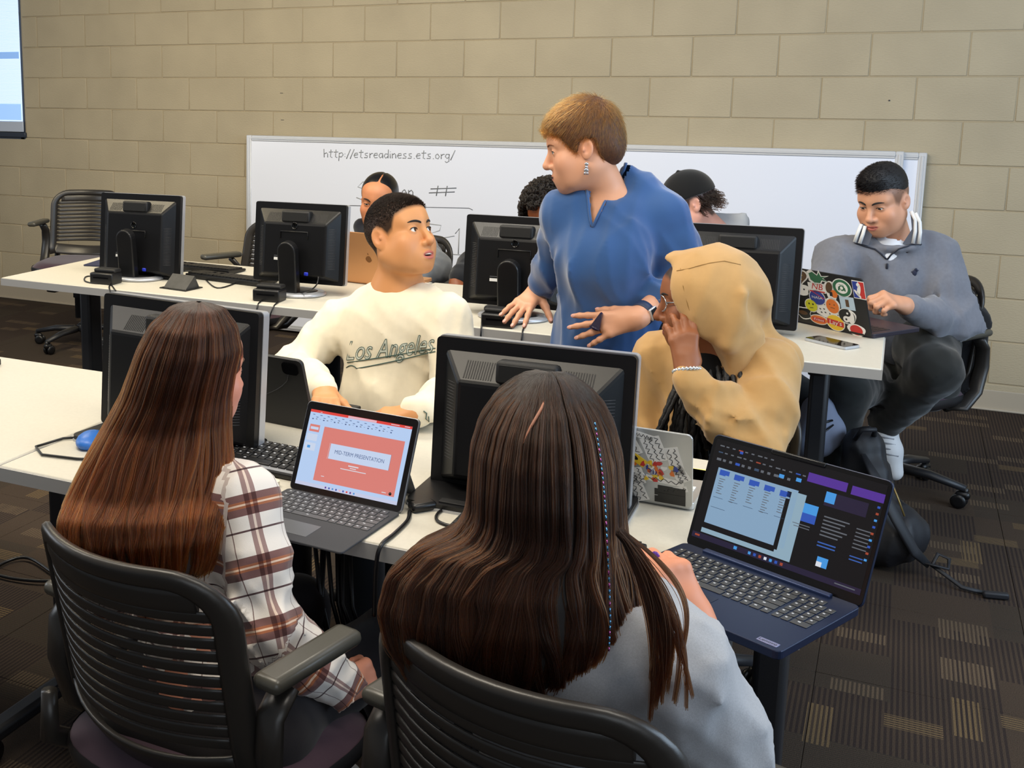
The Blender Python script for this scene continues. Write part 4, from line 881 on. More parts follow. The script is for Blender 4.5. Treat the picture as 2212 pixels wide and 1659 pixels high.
# ------------------------------------------------------------------ heads, hands, helpers for people
def frame(fwd, up=(0, 0, 1), roll=0.):
    f = nrm(fwd); r = nrm(np.cross(f, up)); u = np.cross(r, f)
    if roll: r, u = r*math.cos(roll)+u*math.sin(roll), u*math.cos(roll)-r*math.sin(roll)
    return np.stack([r, f, u], 1)
def fdir(yaw, pitch=0.):       # yaw in degrees from +X counter-clockwise
    y, p = math.radians(yaw), math.radians(pitch); return vec(math.cos(y)*math.cos(p), math.sin(y)*math.cos(p), math.sin(p))
def head_sdf(x, y, z, o):
    x = np.abs(x); j = o.get('jaw', 1.); ch = o.get('cheek', 1.); no = o.get('nose', 1.); E = lambda c, r: ell_d(x, y, z, c, r); C = lambda a, b, ra, rb: cap_d(x, y, z, np.array(a), np.array(b), ra, rb)
    d = E((0, -.012, .028), (.0755, .096, .087))
    d = smin(d, E((0, .022, .043), (.066, .069, .05)), .02)
    d = smin(d, E((0, .026, -.045), (.057*(.5+.5*j), .062, .072)), .03)
    d = smin(d, C((.051*j, -.008, -.052), (.019*j, .058, -.098), .021, .018), .03)
    d = smin(d, E((0, .068, -.1), (.021*j, .016, .015)), .02)
    d = smin(d, E((.039, .056, -.031), (.027*ch, .024, .027*ch)), .022)
    d = smin(d, E((.041*j, .030, -.062), (.022*j, .036, .036)), .035)
    d = smin(d, C((0, .078, .021), (.042, .062, .022), .017, .012), .018)
    d = smax(d, -E((.031, .103, -.001), (.019, .021, .012)), .012)
    d = smin(d, C((0, .084, .008), (0, .101*.4+.061+.004*no, -.034), .0075, .0105*no), .012)
    d = smin(d, E((0, .1+.004*no, -.038), (.0115*no, .012*no, .0105)), .007)
    d = smin(d, E((.0125*no, .091, -.0415), (.0085*no, .010, .008)), .006)
    d = smax(d, -E((.0065, .099, -.0505), (.0038, .006, .003)), .002)
    d = smin(d, E((0, .071, -.072), (.036, .023, .026)), .018)
    op = o.get('open', 0.); lp = o.get('lip', 1.)
    zm = z-o.get('smile', 0.)*(x/.02)**2; E2 = lambda c, r: ell_d(x, y, zm, c, r)
    d = smin(d, E2((0, .0905, -.0675+op*.2), (.0215, .0075, .0048*lp)), .005)
    d = smin(d, E2((0, .0885, -.0775-op), (.019, .0085, .0062*lp)), .005)
    d = smax(d, -E2((0, .098, -.0722-op*.45), (.022, .012, .0016+op*.8)), .0025)
    d = smin(d, E((.031, .0715, 0), (.0152, .0148, .0142)), .005)
    e = o.get('eye', 1.); d = smax(d, -E((.0315, .089, -.0008), (.0138, .013, .0046*e)), .0022)
    # ear, tilted
    er = o.get('ear', 1.); ye, ze = y+.012, z+.006; yr, zr = ye*.97+ze*.24, ze*.97-ye*.24; X = x-.0785
    ear = ell_d(X-.3*(-yr-.004), yr, zr, (0, 0, 0), (.0068, .0165*er, .029*er)); ear = smax(ear, -ell_d(X-.3*(-yr), yr, zr, (.0075, .002, .004), (.0075, .0105*er, .0195*er)), .003); ear = smin(ear, ell_d(X, yr, zr, (.001, .010, -.002), (.004, .004, .006)), .003)
    return smin(d, ear, .008)
class Head:
    def __init__(s, c, R, sc, o): s.c = np.asarray(c, float); s.R = R; s.s = sc; s.o = o
    def w(s, *l): return s.c+s.R@(np.array(l, float)*s.s)
    def loc(s, V): return ((V-s.c)@s.R)/s.s
    def box(s, m=.135): return s.c-m*1.15*s.s, s.c+m*1.15*s.s
    def add(s, S, k=.018, step=.0024):
        lo, hi = s.box()
        def fn(x, y, z):
            X, Y, Z = x-s.c[0], y-s.c[1], z-s.c[2]; R = s.R; lx, ly, lz = ((X*R[0, i]+Y*R[1, i]+Z*R[2, i])/s.s for i in range(3))
            return head_sdf(lx, ly, lz, s.o)*s.s
        S.field(lo, hi, fn, k); S.fine.append((s.c-.128*s.s, s.c+.128*s.s, step))
    def neck(s, S, base, r0=.05, r1=.058): S.cap(s.w(0, -.022, -.06), base, r0*s.s, r1*s.s, .03)
def hairline(l, front=.062, temple=.03, burn=-.022, nape=-.07, wid=.012):
    yy = [-.12, -.06, -.042, -.03, -.012, .004, .018, .034, .05, .075, .11]; zz = [nape, nape+.004, -.045, .012, .018, .012, burn, burn+.012, temple, front-.012, front]
    return (l[:, 2]-np.interp(l[:, 1], yy, zz)-.02*np.maximum(0, np.abs(l[:, 0])-.055)*0)/wid
def skin_cols(V, hd, base, lip, o=None, hair=None, blush=None, amt=.5):
    c = np.tile(np.array(lin(base)[:3]), (len(V), 1))
    def mix(m, col): c[:] = c*(1-m[:, None])+np.array(lin(col)[:3])*m[:, None]
    if hd is not None:
        l = hd.loc(V); ax = np.abs(l[:, 0]); near = (np.abs(l) < .14).all(1)
        if blush:
            for q, r in (((.045, .06, -.035), .028), ((0, .105, -.035), .016), ((.08, -.01, -.005), .026), ((0, .07, -.1), .016)):
                d = np.sqrt((ax-q[0])**2+(l[:, 1]-q[1])**2+(l[:, 2]-q[2])**2); mix(near*amt*np.exp(-(d/r)**2), blush)
        op = hd.o.get('open', 0.); zc = l[:, 2]-hd.o.get('smile', 0.)*(ax/.02)**2*(ax < .03)+.0725+op*.45
        m = near*np.clip((1-((ax/.0235)**2+(zc/(.0105+op*.9))**2))*4, 0, 1)*(l[:, 1] > .074); mix(m*.85, lip)
        if op: mix(near*(np.abs(zc) < op*.75+.001)*(l[:, 1] < .0885)*(l[:, 1] > .06)*(ax < .02), '3a1512')
        if hair: mix(near*np.clip(hairline(l, **hair[1]), 0, 1)*hair[2], hair[0])
    return c
def hand(S, wr, f, n, side, sc=.93, curl=(.25, .25, .25, .25), spread=1., thumb=.6, tcurl=.3, step=.003, finger_dirs=None, k=.006):
    # wr wrist, f finger direction, n palm normal (palm side), side +1 when thumb lies along cross(f, n)
    f = nrm(f); n = nrm(np.asarray(n)-np.dot(n, f)*f); t = np.cross(f, n)*side; tips = []
    wr = np.asarray(wr, float)
    off = (.027, .009, -.0095, -.027); bl = (.084, .088, .083, .074); ln = ((.042, .025, .020), (.046, .028, .021), (.043, .026, .020), (.034, .020, .018)); sp = (.16, .04, -.08, -.22)
    for i in range(4):
        kn = wr+(f*bl[i]+t*off[i]-n*.004)*sc; S.cap(wr+(f*.012+t*off[i]*.62)*sc, kn, .0125*sc, .0108*sc, .016*sc)
        a = spread*sp[i]; d = f*math.cos(a)+t*math.sin(a); p = kn; r = (.0092, .0084, .0076, .0066); c = curl[i] if hasattr(curl, '__len__') else curl
        if finger_dirs and finger_dirs[i] is not None: d = nrm(finger_dirs[i])
        nn = nrm(n-np.dot(n, d)*d); q = .7 if i == 3 else 1
        for j in range(3):
            ang = c*(.8, 1.15, .75)[j]; d, nn = d*math.cos(ang)+nn*math.sin(ang), nn*math.cos(ang)-d*math.sin(ang)
            p2 = p+d*ln[i][j]*sc; S.cap(p, p2, r[j]*sc*(.92 if i == 3 else 1), r[j+1]*sc*(.92 if i == 3 else 1), k*sc if j else .009*sc); p = p2
        tips.append((p, d, nn))
    b = wr+(f*.022+t*.024+n*.006)*sc; d = nrm(f*.75+t*thumb*1.25+n*.35); m = b+d*.038*sc; S.cap(b, m, .0155*sc, .0125*sc, .014*sc)
    d2 = nrm(d+f*tcurl+n*tcurl*.6); m2 = m+d2*.032*sc; S.cap(m, m2, .0112*sc, .0098*sc, .006*sc); d3 = nrm(d2+f*tcurl*.6+n*tcurl*.5); m3 = m2+d3*.024*sc; S.cap(m2, m3, .0098*sc, .0078*sc, .005*sc)
    tips.append((m3, d3, t)); S.cap(wr-f*.012*sc, wr+f*.03*sc, .022*sc, .018*sc, .02)
    P = np.array([wr]+[q[0] for q in tips]); S.fine.append((P.min(0)-.02, P.max(0)+.02, step)); return tips
def nails(parent, tips, col, org, r=(.0052, .0075, .0018), which=range(5), sc=.93, out=None):
    for i in which:
        p, d, nn = tips[i]; up = -nn if i < 4 else nn
        if out is not None and i == 4: up = out
        R = frame(d, up); q = p+R[:, 2]*(.0058 if i < 4 else .0071)*sc-d*.001; m = MB(); m.ball((0, 0, 0), r, 10, T=Matrix([[R[a, 0], R[a, 1], R[a, 2], q[a]-org[a]] for a in range(3)]+[[0, 0, 0, 1]])); obj('nail', m, col, parent)
def build(name, S, parent, org, mats, col=None, noise=None, smooth=0, uv=None):
    V, Q = S.build(noise=noise, smooth=smooth); cols = col(V) if col else None
    o = link(name, np_mesh(name, V-np.asarray(org), Q, mats, cols, uv(V) if uv else None), parent); return o, V, Q
from mathutils.bvhtree import BVHTree
def bvh(V, Q): return BVHTree.FromPolygons([tuple(v) for v in V], [tuple(q) for q in Q])
def face_parts(parent, hd, V, Q, org, iris, browcol, gaze=(0, 1, 0), brow=(.0032, .0), lash='1a1210', brows=True, lid=0.):
    org = np.asarray(org); sel = (np.abs(hd.loc(V)) < .14).all(1); q = Q[sel[Q].all(1)]; tree = bvh(V, q)
    def onface(x, z, out=.0):
        o_ = hd.w(x, .22, z); hit = tree.ray_cast(Vector(o_), Vector(-hd.R[:, 1])); p = np.array(hit[0]) if hit[0] else hd.w(x, .08, z); return p+hd.R[:, 1]*out-org
    WHT_ = mat('eye_white', 'e6e2dc', .18); IR = mat('iris_'+iris, iris, .15); PU = mat('pupil', '050505', .1); LS = mat('lash_'+lash, lash, .6); BR_ = mat('brow_'+browcol, browcol, .8)
    g = hd.R@nrm(gaze)
    for sx in (-1, 1):
        c = hd.w(sx*.031, .0715, -.0003)-org; m = MB(); m.ball(tuple(c), .0133*hd.s, 16); R = frame(g, hd.R[:, 2])
        M = Matrix([[R[a, 0], R[a, 2], R[a, 1], c[a]] for a in range(3)]+[[0, 0, 0, 1]]); r = .0133*hd.s
        m.lathe([(0, r*1.006), (.0028, r*.985)], 14, 2, M); m.lathe([(.0026, r*.987+.0002), (.0062, r*.905)], 18, 1, M)
        obj('eye', m, [WHT_, IR, PU], parent)
        m = MB(); e = hd.o.get('eye', 1.); pts = []
        for k in range(9):
            u = -1+2*k/8; x = sx*(.0315+.0135*u); z = -.0008+.0046*e*math.sqrt(max(0, 1-u*u))+.0006; pts.append(onface(x, z, .0004))
        m.tube(pts, [.0005]+[.0013]*7+[.0005], 5); obj('eyelash', m, LS, parent)
        if brows:
            m = MB(); pts = [onface(sx*(.012+.036*k/9), .0165+.0075*math.sin(PI*(k/9)**.8*.75)+brow[1]*k/9, .0006) for k in range(10)]
            m.tube(pts, [brow[0]*a for a in (.7, 1, 1.05, 1.1, 1.05, 1, .9, .75, .5, .25)], 6); obj('eyebrow', m, BR_, parent)
    return onface
CLOTH = {}
def cloth(name, col, **k): return mat(name, col, .88, bump=k.pop('bump', (1400, .35, .0006)), sheen=k.pop('sheen', .25), spec=.2, **k)
DENIM = cloth('black_trousers', '17181c'); SHOEW = mat('white_shoe', 'cfd0d2', .6); SOLE = mat('shoe_sole', 'b8b8b6', .7)
def shoe(parent, ankle, toe, org, m_=None, sc=1.):
    a, tdir = np.asarray(ankle, float), nrm(np.asarray(toe, float)-np.asarray(ankle, float)); tdir[2] = 0; tdir = nrm(tdir); z0 = a[2]-.085*sc
    S = Shape(.006); h = vec(a[0], a[1], z0); S.cap(h-tdir*.05+[0, 0, .035], h+tdir*.13*sc+[0, 0, .028], .036, .034, .01); S.cap(h+[0, 0, .04], a+[0, 0, .0], .04, .04, .03)
    build('shoe', S, parent, org, [m_ or SHOEW])
def legs(S, hips, knees, ankles, r=(.085, .062, .05), k=.03):
    S.cap(hips[0], hips[1], .11, .11, .04)
    for h, kn, an in zip(hips, knees, ankles): S.cap(h, kn, r[0], r[1], k); S.cap(kn, an, r[1]*.95, r[2], k)
# ------------------------------------------------------------------ man in the cream sweatshirt
SKIN = mat('skin', 'c08a6a', .48, attr='Col', bump=(900, .12, .0004), spec=.4)
def ring(S, c, rx, ry, X, Y, N, tilt, r, k=.008, n=14, op='u'):
    P = [c+X*rx*math.cos(a)+Y*ry*math.sin(a)+N*tilt*math.sin(a) for a in np.linspace(0, 2*PI, n+1)]
    for i in range(n): S.cap(P[i], P[i+1], r, r, k, op)
Xw, Yw, Zw = vec(1, 0, 0), vec(0, 1, 0), vec(0, 0, 1)
def make_cream():
    org = vec(3.66, -3.3, 0)
    t = thing('person', 'seated young man in a cream sweatshirt looking up at the standing woman', 'person', tuple(org))
    o = dict(open=.0035, jaw=1.08, lip=1.15, eye=1.25, nose=.98, cheek=1.1, ear=1.08); hd = Head(W(863, 508, -3.32), frame(fdir(-17, 17), roll=.06), .93, o)
    nb = W(860, 640, -3.29); sR, sL = W(733, 695, -3.30), W(968, 688, -3.34); eR, eL = W(632, 800, -3.42), W(985, 850, -3.42); wR = H(700, 845, .80); wL = H(900, 890, .785); hL = H(855, 897, .775)
    S = Shape(.009); hd.add(S, step=.0022); hd.neck(S, nb, .052, .066); S.cap(nb, W(860, 760, -3.3), .075, .1, .04); S.chain([sR, eR, wR], [.045, .04, .028]); S.chain([sL, eL, wL], [.045, .034, .022])
    hand(S, wL, hL-wL, (0, .2, -1), -1, .85, curl=.35, step=.004); hand(S, wR, vec(.5, -.85, -.1), (0, 0, -1), 1, .85, curl=.3, step=.005)
    hp = [vec(3.58, -3.3, .45), vec(3.75, -3.3, .45)]; S.cap(W(860, 760, -3.3), vec(3.66, -3.3, .5), .1, .11, .05); S.cap(hp[0], hp[1], .08, .08, .04)
    _, V, Q = build('body', S, t, org, [SKIN], lambda V: skin_cols(V, hd, 'd2935f', 'c2675f', blush='d8745c', amt=.2, hair=('120c0a', dict(front=.066, temple=.04, burn=-.008, wid=.016), .95)))
    face_parts(t, hd, V, Q, org, '2a1a12', '1c1513', gaze=(-.28, 1, .12), brow=(.0029, -.001))
    m = MB(); a = hd.w(-.013, .0905, -.0705)-org; b = hd.w(.013, .0905, -.0705)-org; m.tube([a, (a+b)/2+hd.R[:, 1]*.0035, b], .0022, 6); obj('teeth', m, mat('teeth', 'e9e4da', .3), t)
    l = hd.loc(V); N = normals(V, Q); msk = (hairline(l, front=.068, temple=.042, burn=.012, nape=-.03) > .8) & (np.abs(l) < .14).all(1); R_, n_ = sample(V, Q, N, msk, 12000); lz = hd.loc(R_)
    comb = np.tile(hd.R[:, 1]*.6+hd.R[:, 2]*.2, (len(R_), 1)); ln = (.003+.010*np.clip((lz[:, 2]-.03)/.06, 0, 1))[:, None]
    fur('hair', t, org, R_, n_, comb, ln, hair_mat('buzz_black', '0c0908', '15100e', .2), .0005, 4, .7, .1)
    # sweatshirt
    S = Shape(.0075); S.cap(sR, sL, .062, .062, .04); S.ell(W(858, 750, -3.32), (.168, .105, .17), k=.05); S.ell(W(850, 880, -3.34), (.165, .115, .14), k=.05); S.cap(W(800, 655, -3.29), W(915, 655, -3.31), .05, .05, .04)
    S.chain([sR, eR, (eR+wR)/2, wR], [.066, .062, .055, .042], .03); S.chain([sL, eL, (eL+wL)/2, wL], [.066, .06, .053, .043], .03); S.cap(wL+(eL-wL)*.08, wL+(eL-wL)*.3, .042, .043, .01)
    ring(S, W(858, 622, -3.295), .074, .066, Xw, Yw, Zw, .014, .010, .012); S.cap(W(858, 640, -3.30), W(858, 560, -3.295), .058, .058, .008, 's')
    fb = folds(.016, 26, 3, (1.1, .8, .5)); fa = folds(.018, 30, 8, (1.2, 1, .5))
    def nz(x, y, z):
        wa = np.clip((np.abs(x-W(858, 760, -3.32)[0])-.13)/.05, 0, 1)+np.clip((.84-z)/.05, 0, 1)*.55; return fb(x, y, z)*.6+fa(x, y, z)*np.clip(wa, 0, 1)*.7
    _, V, Q = build('sweatshirt', S, t, org, [cloth('cream_fleece', 'ece1c8', var=(60, .025))], noise=nz, smooth=1)
    tree = bvh(V, Q)
    def onshirt(px, py, out=.0015):
        d = _ray(px, py); h = tree.ray_cast(Vector(CAM), Vector(d)); return (np.array(h[0])-nrm(d)*out-org) if h[0] else None
    GREEN = mat('embroidery_green', '3f5c56', .7); PALEG = mat('embroidery_pale', 'cfd3c6', .8)
    # arched script lettering: each outline of the text becomes stitched line on the cloth
    vs, fs = text_data('Los Angeles', .35); xs = [v[0] for v in vs]; x0, x1 = min(xs), max(xs); m = MB(); from collections import Counter
    ec = Counter(); [ec.update([tuple(sorted((f[i], f[(i+1) % len(f)])))]) for f in fs for i in range(len(f))]
    def sp(v, grow=1.): u = (v[0]-x0)/(x1-x0); return (748+u*190, 760-u*18+3*math.sin(u*PI)-v[1]*58)
    fill = MB(); pv = [onshirt(*sp(v), .0014) for v in vs]
    if all(p is not None for p in pv): fill.add([tuple(p) for p in pv], fs); obj('lettering_fill', fill, PALEG, t)
    for (a, b), c in ec.items():
        if c == 1 and pv[a] is not None and pv[b] is not None: m.tube([pv[a], pv[b]], .0008, 4, cap=False)
    def line(pp, r=.0013):
        q = [onshirt(*p) for p in pp]; q = [p for p in q if p is not None]
        if len(q) > 1: m.tube(q, r, 5)
    bez = lambda a, b, c, n=16: [((1-i/n)**2*a[0]+2*i/n*(1-i/n)*b[0]+(i/n)**2*c[0], (1-i/n)**2*a[1]+2*i/n*(1-i/n)*b[1]+(i/n)**2*c[1]) for i in range(n+1)]
    line(bez((750, 783), (830, 772), (940, 752))); line(bez((748, 794), (760, 784), (770, 796), 8)); line(bez((770, 796), (850, 782), (940, 759)))
    obj('lettering', m, GREEN, t, label='dark green stitched outline of the team-style script')
    m = MB(); q = [onshirt(x, y) for x, y in ((915, 888), (922, 893), (920, 905), (927, 912), (926, 900))]
    q = [p for p in q if p is not None]
    if len(q) > 1: m.tube(q, .0012, 5); obj('cuff_emblem', m, GREEN, t)
    S = Shape(.012); legs(S, hp, [vec(3.56, -3.68, .5), vec(3.76, -3.68, .5)], [vec(3.56, -3.66, .1), vec(3.76, -3.66, .1)]); build('trousers', S, t, org, [DENIM])
    for x in (3.56, 3.76): shoe(t, (x, -3.66, .085), (x, -3.8, 0), org, BLACKMATTE)
make_cream()
# ------------------------------------------------------------------ standing woman in the blue top
def make_woman():
    org = vec(4.22, -2.95, 0)
    t = thing('person', 'standing woman with short red hair and a blue V-neck top gesturing over the tables', 'person', tuple(org))
    o = dict(jaw=.92, nose=1.05, lip=.85, smile=.001, cheek=1.08, eye=.8, ear=.95); hd = Head(W(1259, 317, -3.0), frame(fdir(194, -11)), .95, o)
    def torso(S, g):
        S.cap(sR, sL, .062+g, .062+g, .05); S.ell(W(1322, 520, -2.96), (.142+g, .098+g, .13+g), k=.05); S.ell(W(1262, 566, -3.03), (.075+g, .06+g, .08+g), k=.07); S.ell(W(1335, 570, -3.03), (.075+g, .06+g, .08+g), k=.07); S.ell(W(1300, 575, -3.05), (.08+g, .05+g, .07+g), k=.06)
    nb = W(1322, 432, -2.95); sR, sL = W(1222, 465, -2.97), W(1428, 468, -2.93)
    eR, eL = W(1186, 580, -2.9), W(1480, 605, -2.93); wR, wL = W(1160, 630, -2.84), W(1374, 688, -3.12)
    S = Shape(.009); hd.add(S, step=.0022); hd.neck(S, nb, .055, .052); torso(S, -.012); S.cap(W(1310, 560, -2.95), W(1310, 780, -2.93), .10, .105, .05)
    S.chain([sR, eR, wR], [.042, .036, .026], .02); S.chain([sL, eL, wL], [.045, .036, .027], .02)
    tR = hand(S, wR, vec(-.2, -.80, -.36), vec(0, .42, -.85), 1, .93, curl=(.12, .1, .12, .16), spread=1.5, thumb=.75, tcurl=.1)
    tL = hand(S, wL, vec(-.94, -.10, -.28), vec(-.05, .95, -.25), -1, .95, curl=(.16, .10, .14, .2), spread=1.25, thumb=.22, tcurl=.3)
    hp = [vec(4.15, -2.92, .78), vec(4.33, -2.90, .78)]; S.cap(*hp, .1, .1, .04)
    for h, f in zip(hp, (vec(4.14, -2.90, .1), vec(4.34, -2.88, .1))): S.cap(h, f, .08, .045)
    _, V, Q = build('body', S, t, org, [SKIN], lambda V: skin_cols(V, hd, 'd49c7c', 'a8554e', blush='e0907e', amt=.18, hair=('6b4327', dict(front=.05, temple=.012, burn=-.016, nape=-.062, wid=.02), .8)))
    face_parts(t, hd, V, Q, org, '39494c', '7a4a2c', gaze=(0, 1, -.15), brow=(.0018, -.003))
    nails(t, tR, mat('bare_nail', 'd9a596', .25), org, which=range(5), out=vec(0, -.5, .85)); nails(t, tL, MATS['bare_nail'], org, which=range(5), out=vec(-.2, -.5, .8))
    # hair: short, swept forward over the brow, volume at the crown
    Hs = Shape(.004); lo, hi = hd.box(.15)
    def hf(x, y, z):
        X, Y, Z = x-hd.c[0], y-hd.c[1], z-hd.c[2]; R = hd.R; lx, ly, lz = ((X*R[0, i]+Y*R[1, i]+Z*R[2, i])/hd.s for i in range(3))
        d = ell_d(lx, ly, lz, (0, -.014, .036), (.0845, .102, .106)); d = smin(d, ell_d(lx, ly, lz, (0, .03, .066), (.06, .066, .05)), .03); d = smin(d, ell_d(lx, ly, lz, (0, -.075, -.01), (.058, .038, .055)), .03)
        h = np.interp(ly, [-.12, -.062, -.045, -.032, -.012, .004, .018, .034, .055, .08, .12], [-.072, -.066, -.045, .018, .026, .02, -.014, .004, .032, .050, .058])
        return smax(d, (h-lz), .008)*hd.s
    Hs.field(lo, hi, hf, .001); _, HV, HQ = build('hair_mass', Hs, t, org, [mat('ginger_mass', '4f301c', .6, var=(90, .25))])
    N = normals(HV, HQ); R_, n_ = sample(HV, HQ, N, np.ones(len(HV), bool), 15000); l = hd.loc(R_); cr = np.array([0, -.055, .115])
    out = l-cr; out[:, 1] += .0; flow = out@hd.R.T; flow -= (flow*n_).sum(1)[:, None]*n_; flow /= np.maximum(np.linalg.norm(flow, axis=1), .01)[:, None]
    tone = np.clip(.5+.35*np.clip(l[:, 2]/.1, -1, 1)+.12*np.sin(l[:, 0]*190+l[:, 1]*60)+RNG.normal(0, .12, len(l)), 0, 1)
    fur('hair', t, org, R_-n_*.004, n_, flow, np.clip(.020+.016*(l[:, 2]/.1), .010, .036)[:, None], hair_mat('ginger', '4a2a15', '7d4d20', .5), .00045, 6, .42, .30, tone=tone)
    # top
    S = Shape(.006); torso(S, 0); S.ell(W(1318, 830, -2.93), (.165, .135, .12), k=.06)
    S.ell(W(1315, 660, -2.95), (.142, .118, .13), k=.06); S.ell(W(1320, 760, -2.94), (.158, .128, .14), k=.06); S.cap(W(1285, 425, -2.93), W(1385, 420, -2.92), .045, .05, .03)
    S.chain([sR, (sR+eR)/2, eR, wR+(eR-wR)*.45], [.062, .052, .049, .045], .025); S.chain([sL, (sL+eL)/2, eL, eL+(wL-eL)*.5], [.068, .066, .06, .050], .025)
    S.cap(W(1388, 425, -2.92), W(1356, 372, -2.935), .034, .022, .03); S.cap(W(1245, 432, -2.99), W(1262, 415, -3.0), .035, .02, .03); S.cap(W(1298, 330, -2.985), W(1312, 412, -2.975), .058, .045, .006, 's')
    vR = W(1288, 482, -3.07); 
    f1 = folds(.012, 24, 12, (1.3, 1, .45)); f2 = folds(.014, 60, 5, (.35, .5, 1.3))
    def nz(x, y, z):
        arm = np.clip((.0+np.hypot(x-eR[0], (z-eR[2])*.8)-.11)/-.05, 0, 1)+np.clip((np.hypot(x-eL[0], (z-eL[2])*.7)-.13)/-.06, 0, 1)*.6; return f1(x, y, z)+.006+f2(x, y, z)*np.clip(arm, 0, 1)
    tp, V, Q = build('top', S, t, org, [cloth('blue_velour', '315589', sheen=.5, var=(7, .10))], noise=nz, smooth=1)
    full = bvh(V, Q); VP = [W(x, y, -3.05) for x, y in ((1266, 400), (1270, 425), (1273, 455), (1276, 476), (1280, 490), (1292, 464), (1305, 438), (1320, 410), (1334, 388), (1352, 350), (1300, 340))]; cen = V[Q].mean(1); ins = np.zeros(len(Q), bool)
    for i in range(len(VP)):
        a, b = VP[i], VP[i-1]; cnd = (a[2] > cen[:, 2]) != (b[2] > cen[:, 2]); ins ^= cnd & (cen[:, 0] < (b[0]-a[0])*(cen[:, 2]-a[2])/((b[2]-a[2]) or 1e-9)+a[0])
    ins &= cen[:, 1] < -2.95; bpy.data.objects.remove(tp); tp = link('top', np_mesh('top', V-org, Q[~ins], [MATS['blue_velour']]), t)
    # neck band, watch, earring, ring
    tree = bvh(V, Q)
    def on(px, py, out=.003): d = _ray(px, py); h = tree.ray_cast(Vector(CAM), Vector(d)); return np.array(h[0])-nrm(d)*out-org if h[0] else None
    m = MB()
    p = [W(1352, 352, -2.95)-org]+[q for q in (on(x, y) for x, y in ((1348, 366), (1334, 388), (1320, 410), (1305, 438), (1292, 464), (1280, 490))) if q is not None]; m.tube(p, .0052, 6, flat=(1, .6)); m2 = [q for q in (on(x, y) for x, y in ((1266, 404), (1270, 425), (1273, 455), (1276, 476), (1280, 490))) if q is not None]
    if len(m2) > 1: m.tube(m2, .004, 6, flat=(1, .6))
    obj('neckband', m, MATS['blue_velour'], t)
    ax = nrm(eL-wL); c = wL+ax*.03; R = frame(ax, vec(0, -.6, .8)); Mx = Matrix([[R[a, 0], R[a, 2], R[a, 1], c[a]-org[a]] for a in range(3)]+[[0, 0, 0, 1]])
    m = MB(); m.lathe([(.0305, -.012), (.0325, -.011), (.0325, .011), (.0305, .012)], 28, T=Mx); wt = obj('watch_band', m, mat('navy_band', '22304f', .5), t)
    fd = nrm(nrm(CAM-c)-ax*np.dot(nrm(CAM-c), ax)+vec(0, 0, -.4)); Rf = frame(ax, fd); cc = c+Rf[:, 2]*.034; Mf = Matrix([[Rf[a, 0], Rf[a, 1], Rf[a, 2], cc[a]-org[a]] for a in range(3)]+[[0, 0, 0, 1]])
    m = MB(); m.box((0, 0, 0), (.033, .028, .009), bev=.004, seg=3, T=Mf); w2 = obj('watch_case', m, mat('watch_silver', 'd6d8dc', .25, metal=.6), wt); m = MB(); m.box((0, 0, .0046), (.028, .023, .001), bev=.0004, T=Mf); obj('watch_face', m, BLACKGLOSS, wt)
    lob = hd.w(-.0815, -.006, -.038)-org; m = MB(); EM = mat('earring_silver', 'c6ccd6', .15, metal=.9)
    for k, (r, dz) in enumerate(((.0055, -.006), (.0045, -.014), (.0065, -.022))): m.ball(tuple(lob+vec(0, -.004, dz)), (r, .003, r*.9), 10)
    for k in range(3): m.tube([lob+vec((k-1)*.004, -.004, -.026), lob+vec((k-1)*.0045, -.004, -.034)], .0018, 5)
    obj('earring', m, EM, t)
    f = nrm(vec(-.94, -.10, -.28)); n = nrm(vec(-.05, .95, -.25)); th = -np.cross(f, n); c = wL+(f*.095+th*-.0095-n*.004)*.98; R = frame(f, -n)
    m = MB(); m.tube([tuple(c+R[:, 0]*.0098*math.cos(a)+R[:, 2]*.0098*math.sin(a)-org) for a in np.linspace(0, 2*PI, 17)[:-1]], .0014, 6, closed=True); obj('ring', m, mat('gold_ring', 'd8a94a', .2, metal=1.), t)
    S = Shape(.012); S.cap(*hp, .125, .125, .04)
    for h, f in zip(hp, (vec(4.14, -2.90, .1), vec(4.34, -2.88, .1))): S.cap(h, f, .1, .065, .03)
    build('trousers', S, t, org, [DENIM])
    for x in (4.14, 4.34): shoe(t, (x, -2.9, .085), (x-.02, -3.05, 0), org, BLACKMATTE)
    g = (tL[4][0]+tL[0][0]*.35+wL*.0)/1.35
    q = W(1292, 694, -3.14); d = thing('marker_cap', 'small dark purple translucent cap pinched in the standing woman\'s left hand', 'marker', tuple(q))
    m = MB(); m.T = TR((0, -.006, 0), (0, .35, 0)); m.prism([(-.012, -.018), (.014, -.018), (.004, .024), (-.002, .026)], -.008, .008); m.ball((0, 0, -.018), (.016, .01, .006), 10); obj('cap', m, mat('purple_translucent', '2a2348', .2, trans=.3), d)
make_woman()
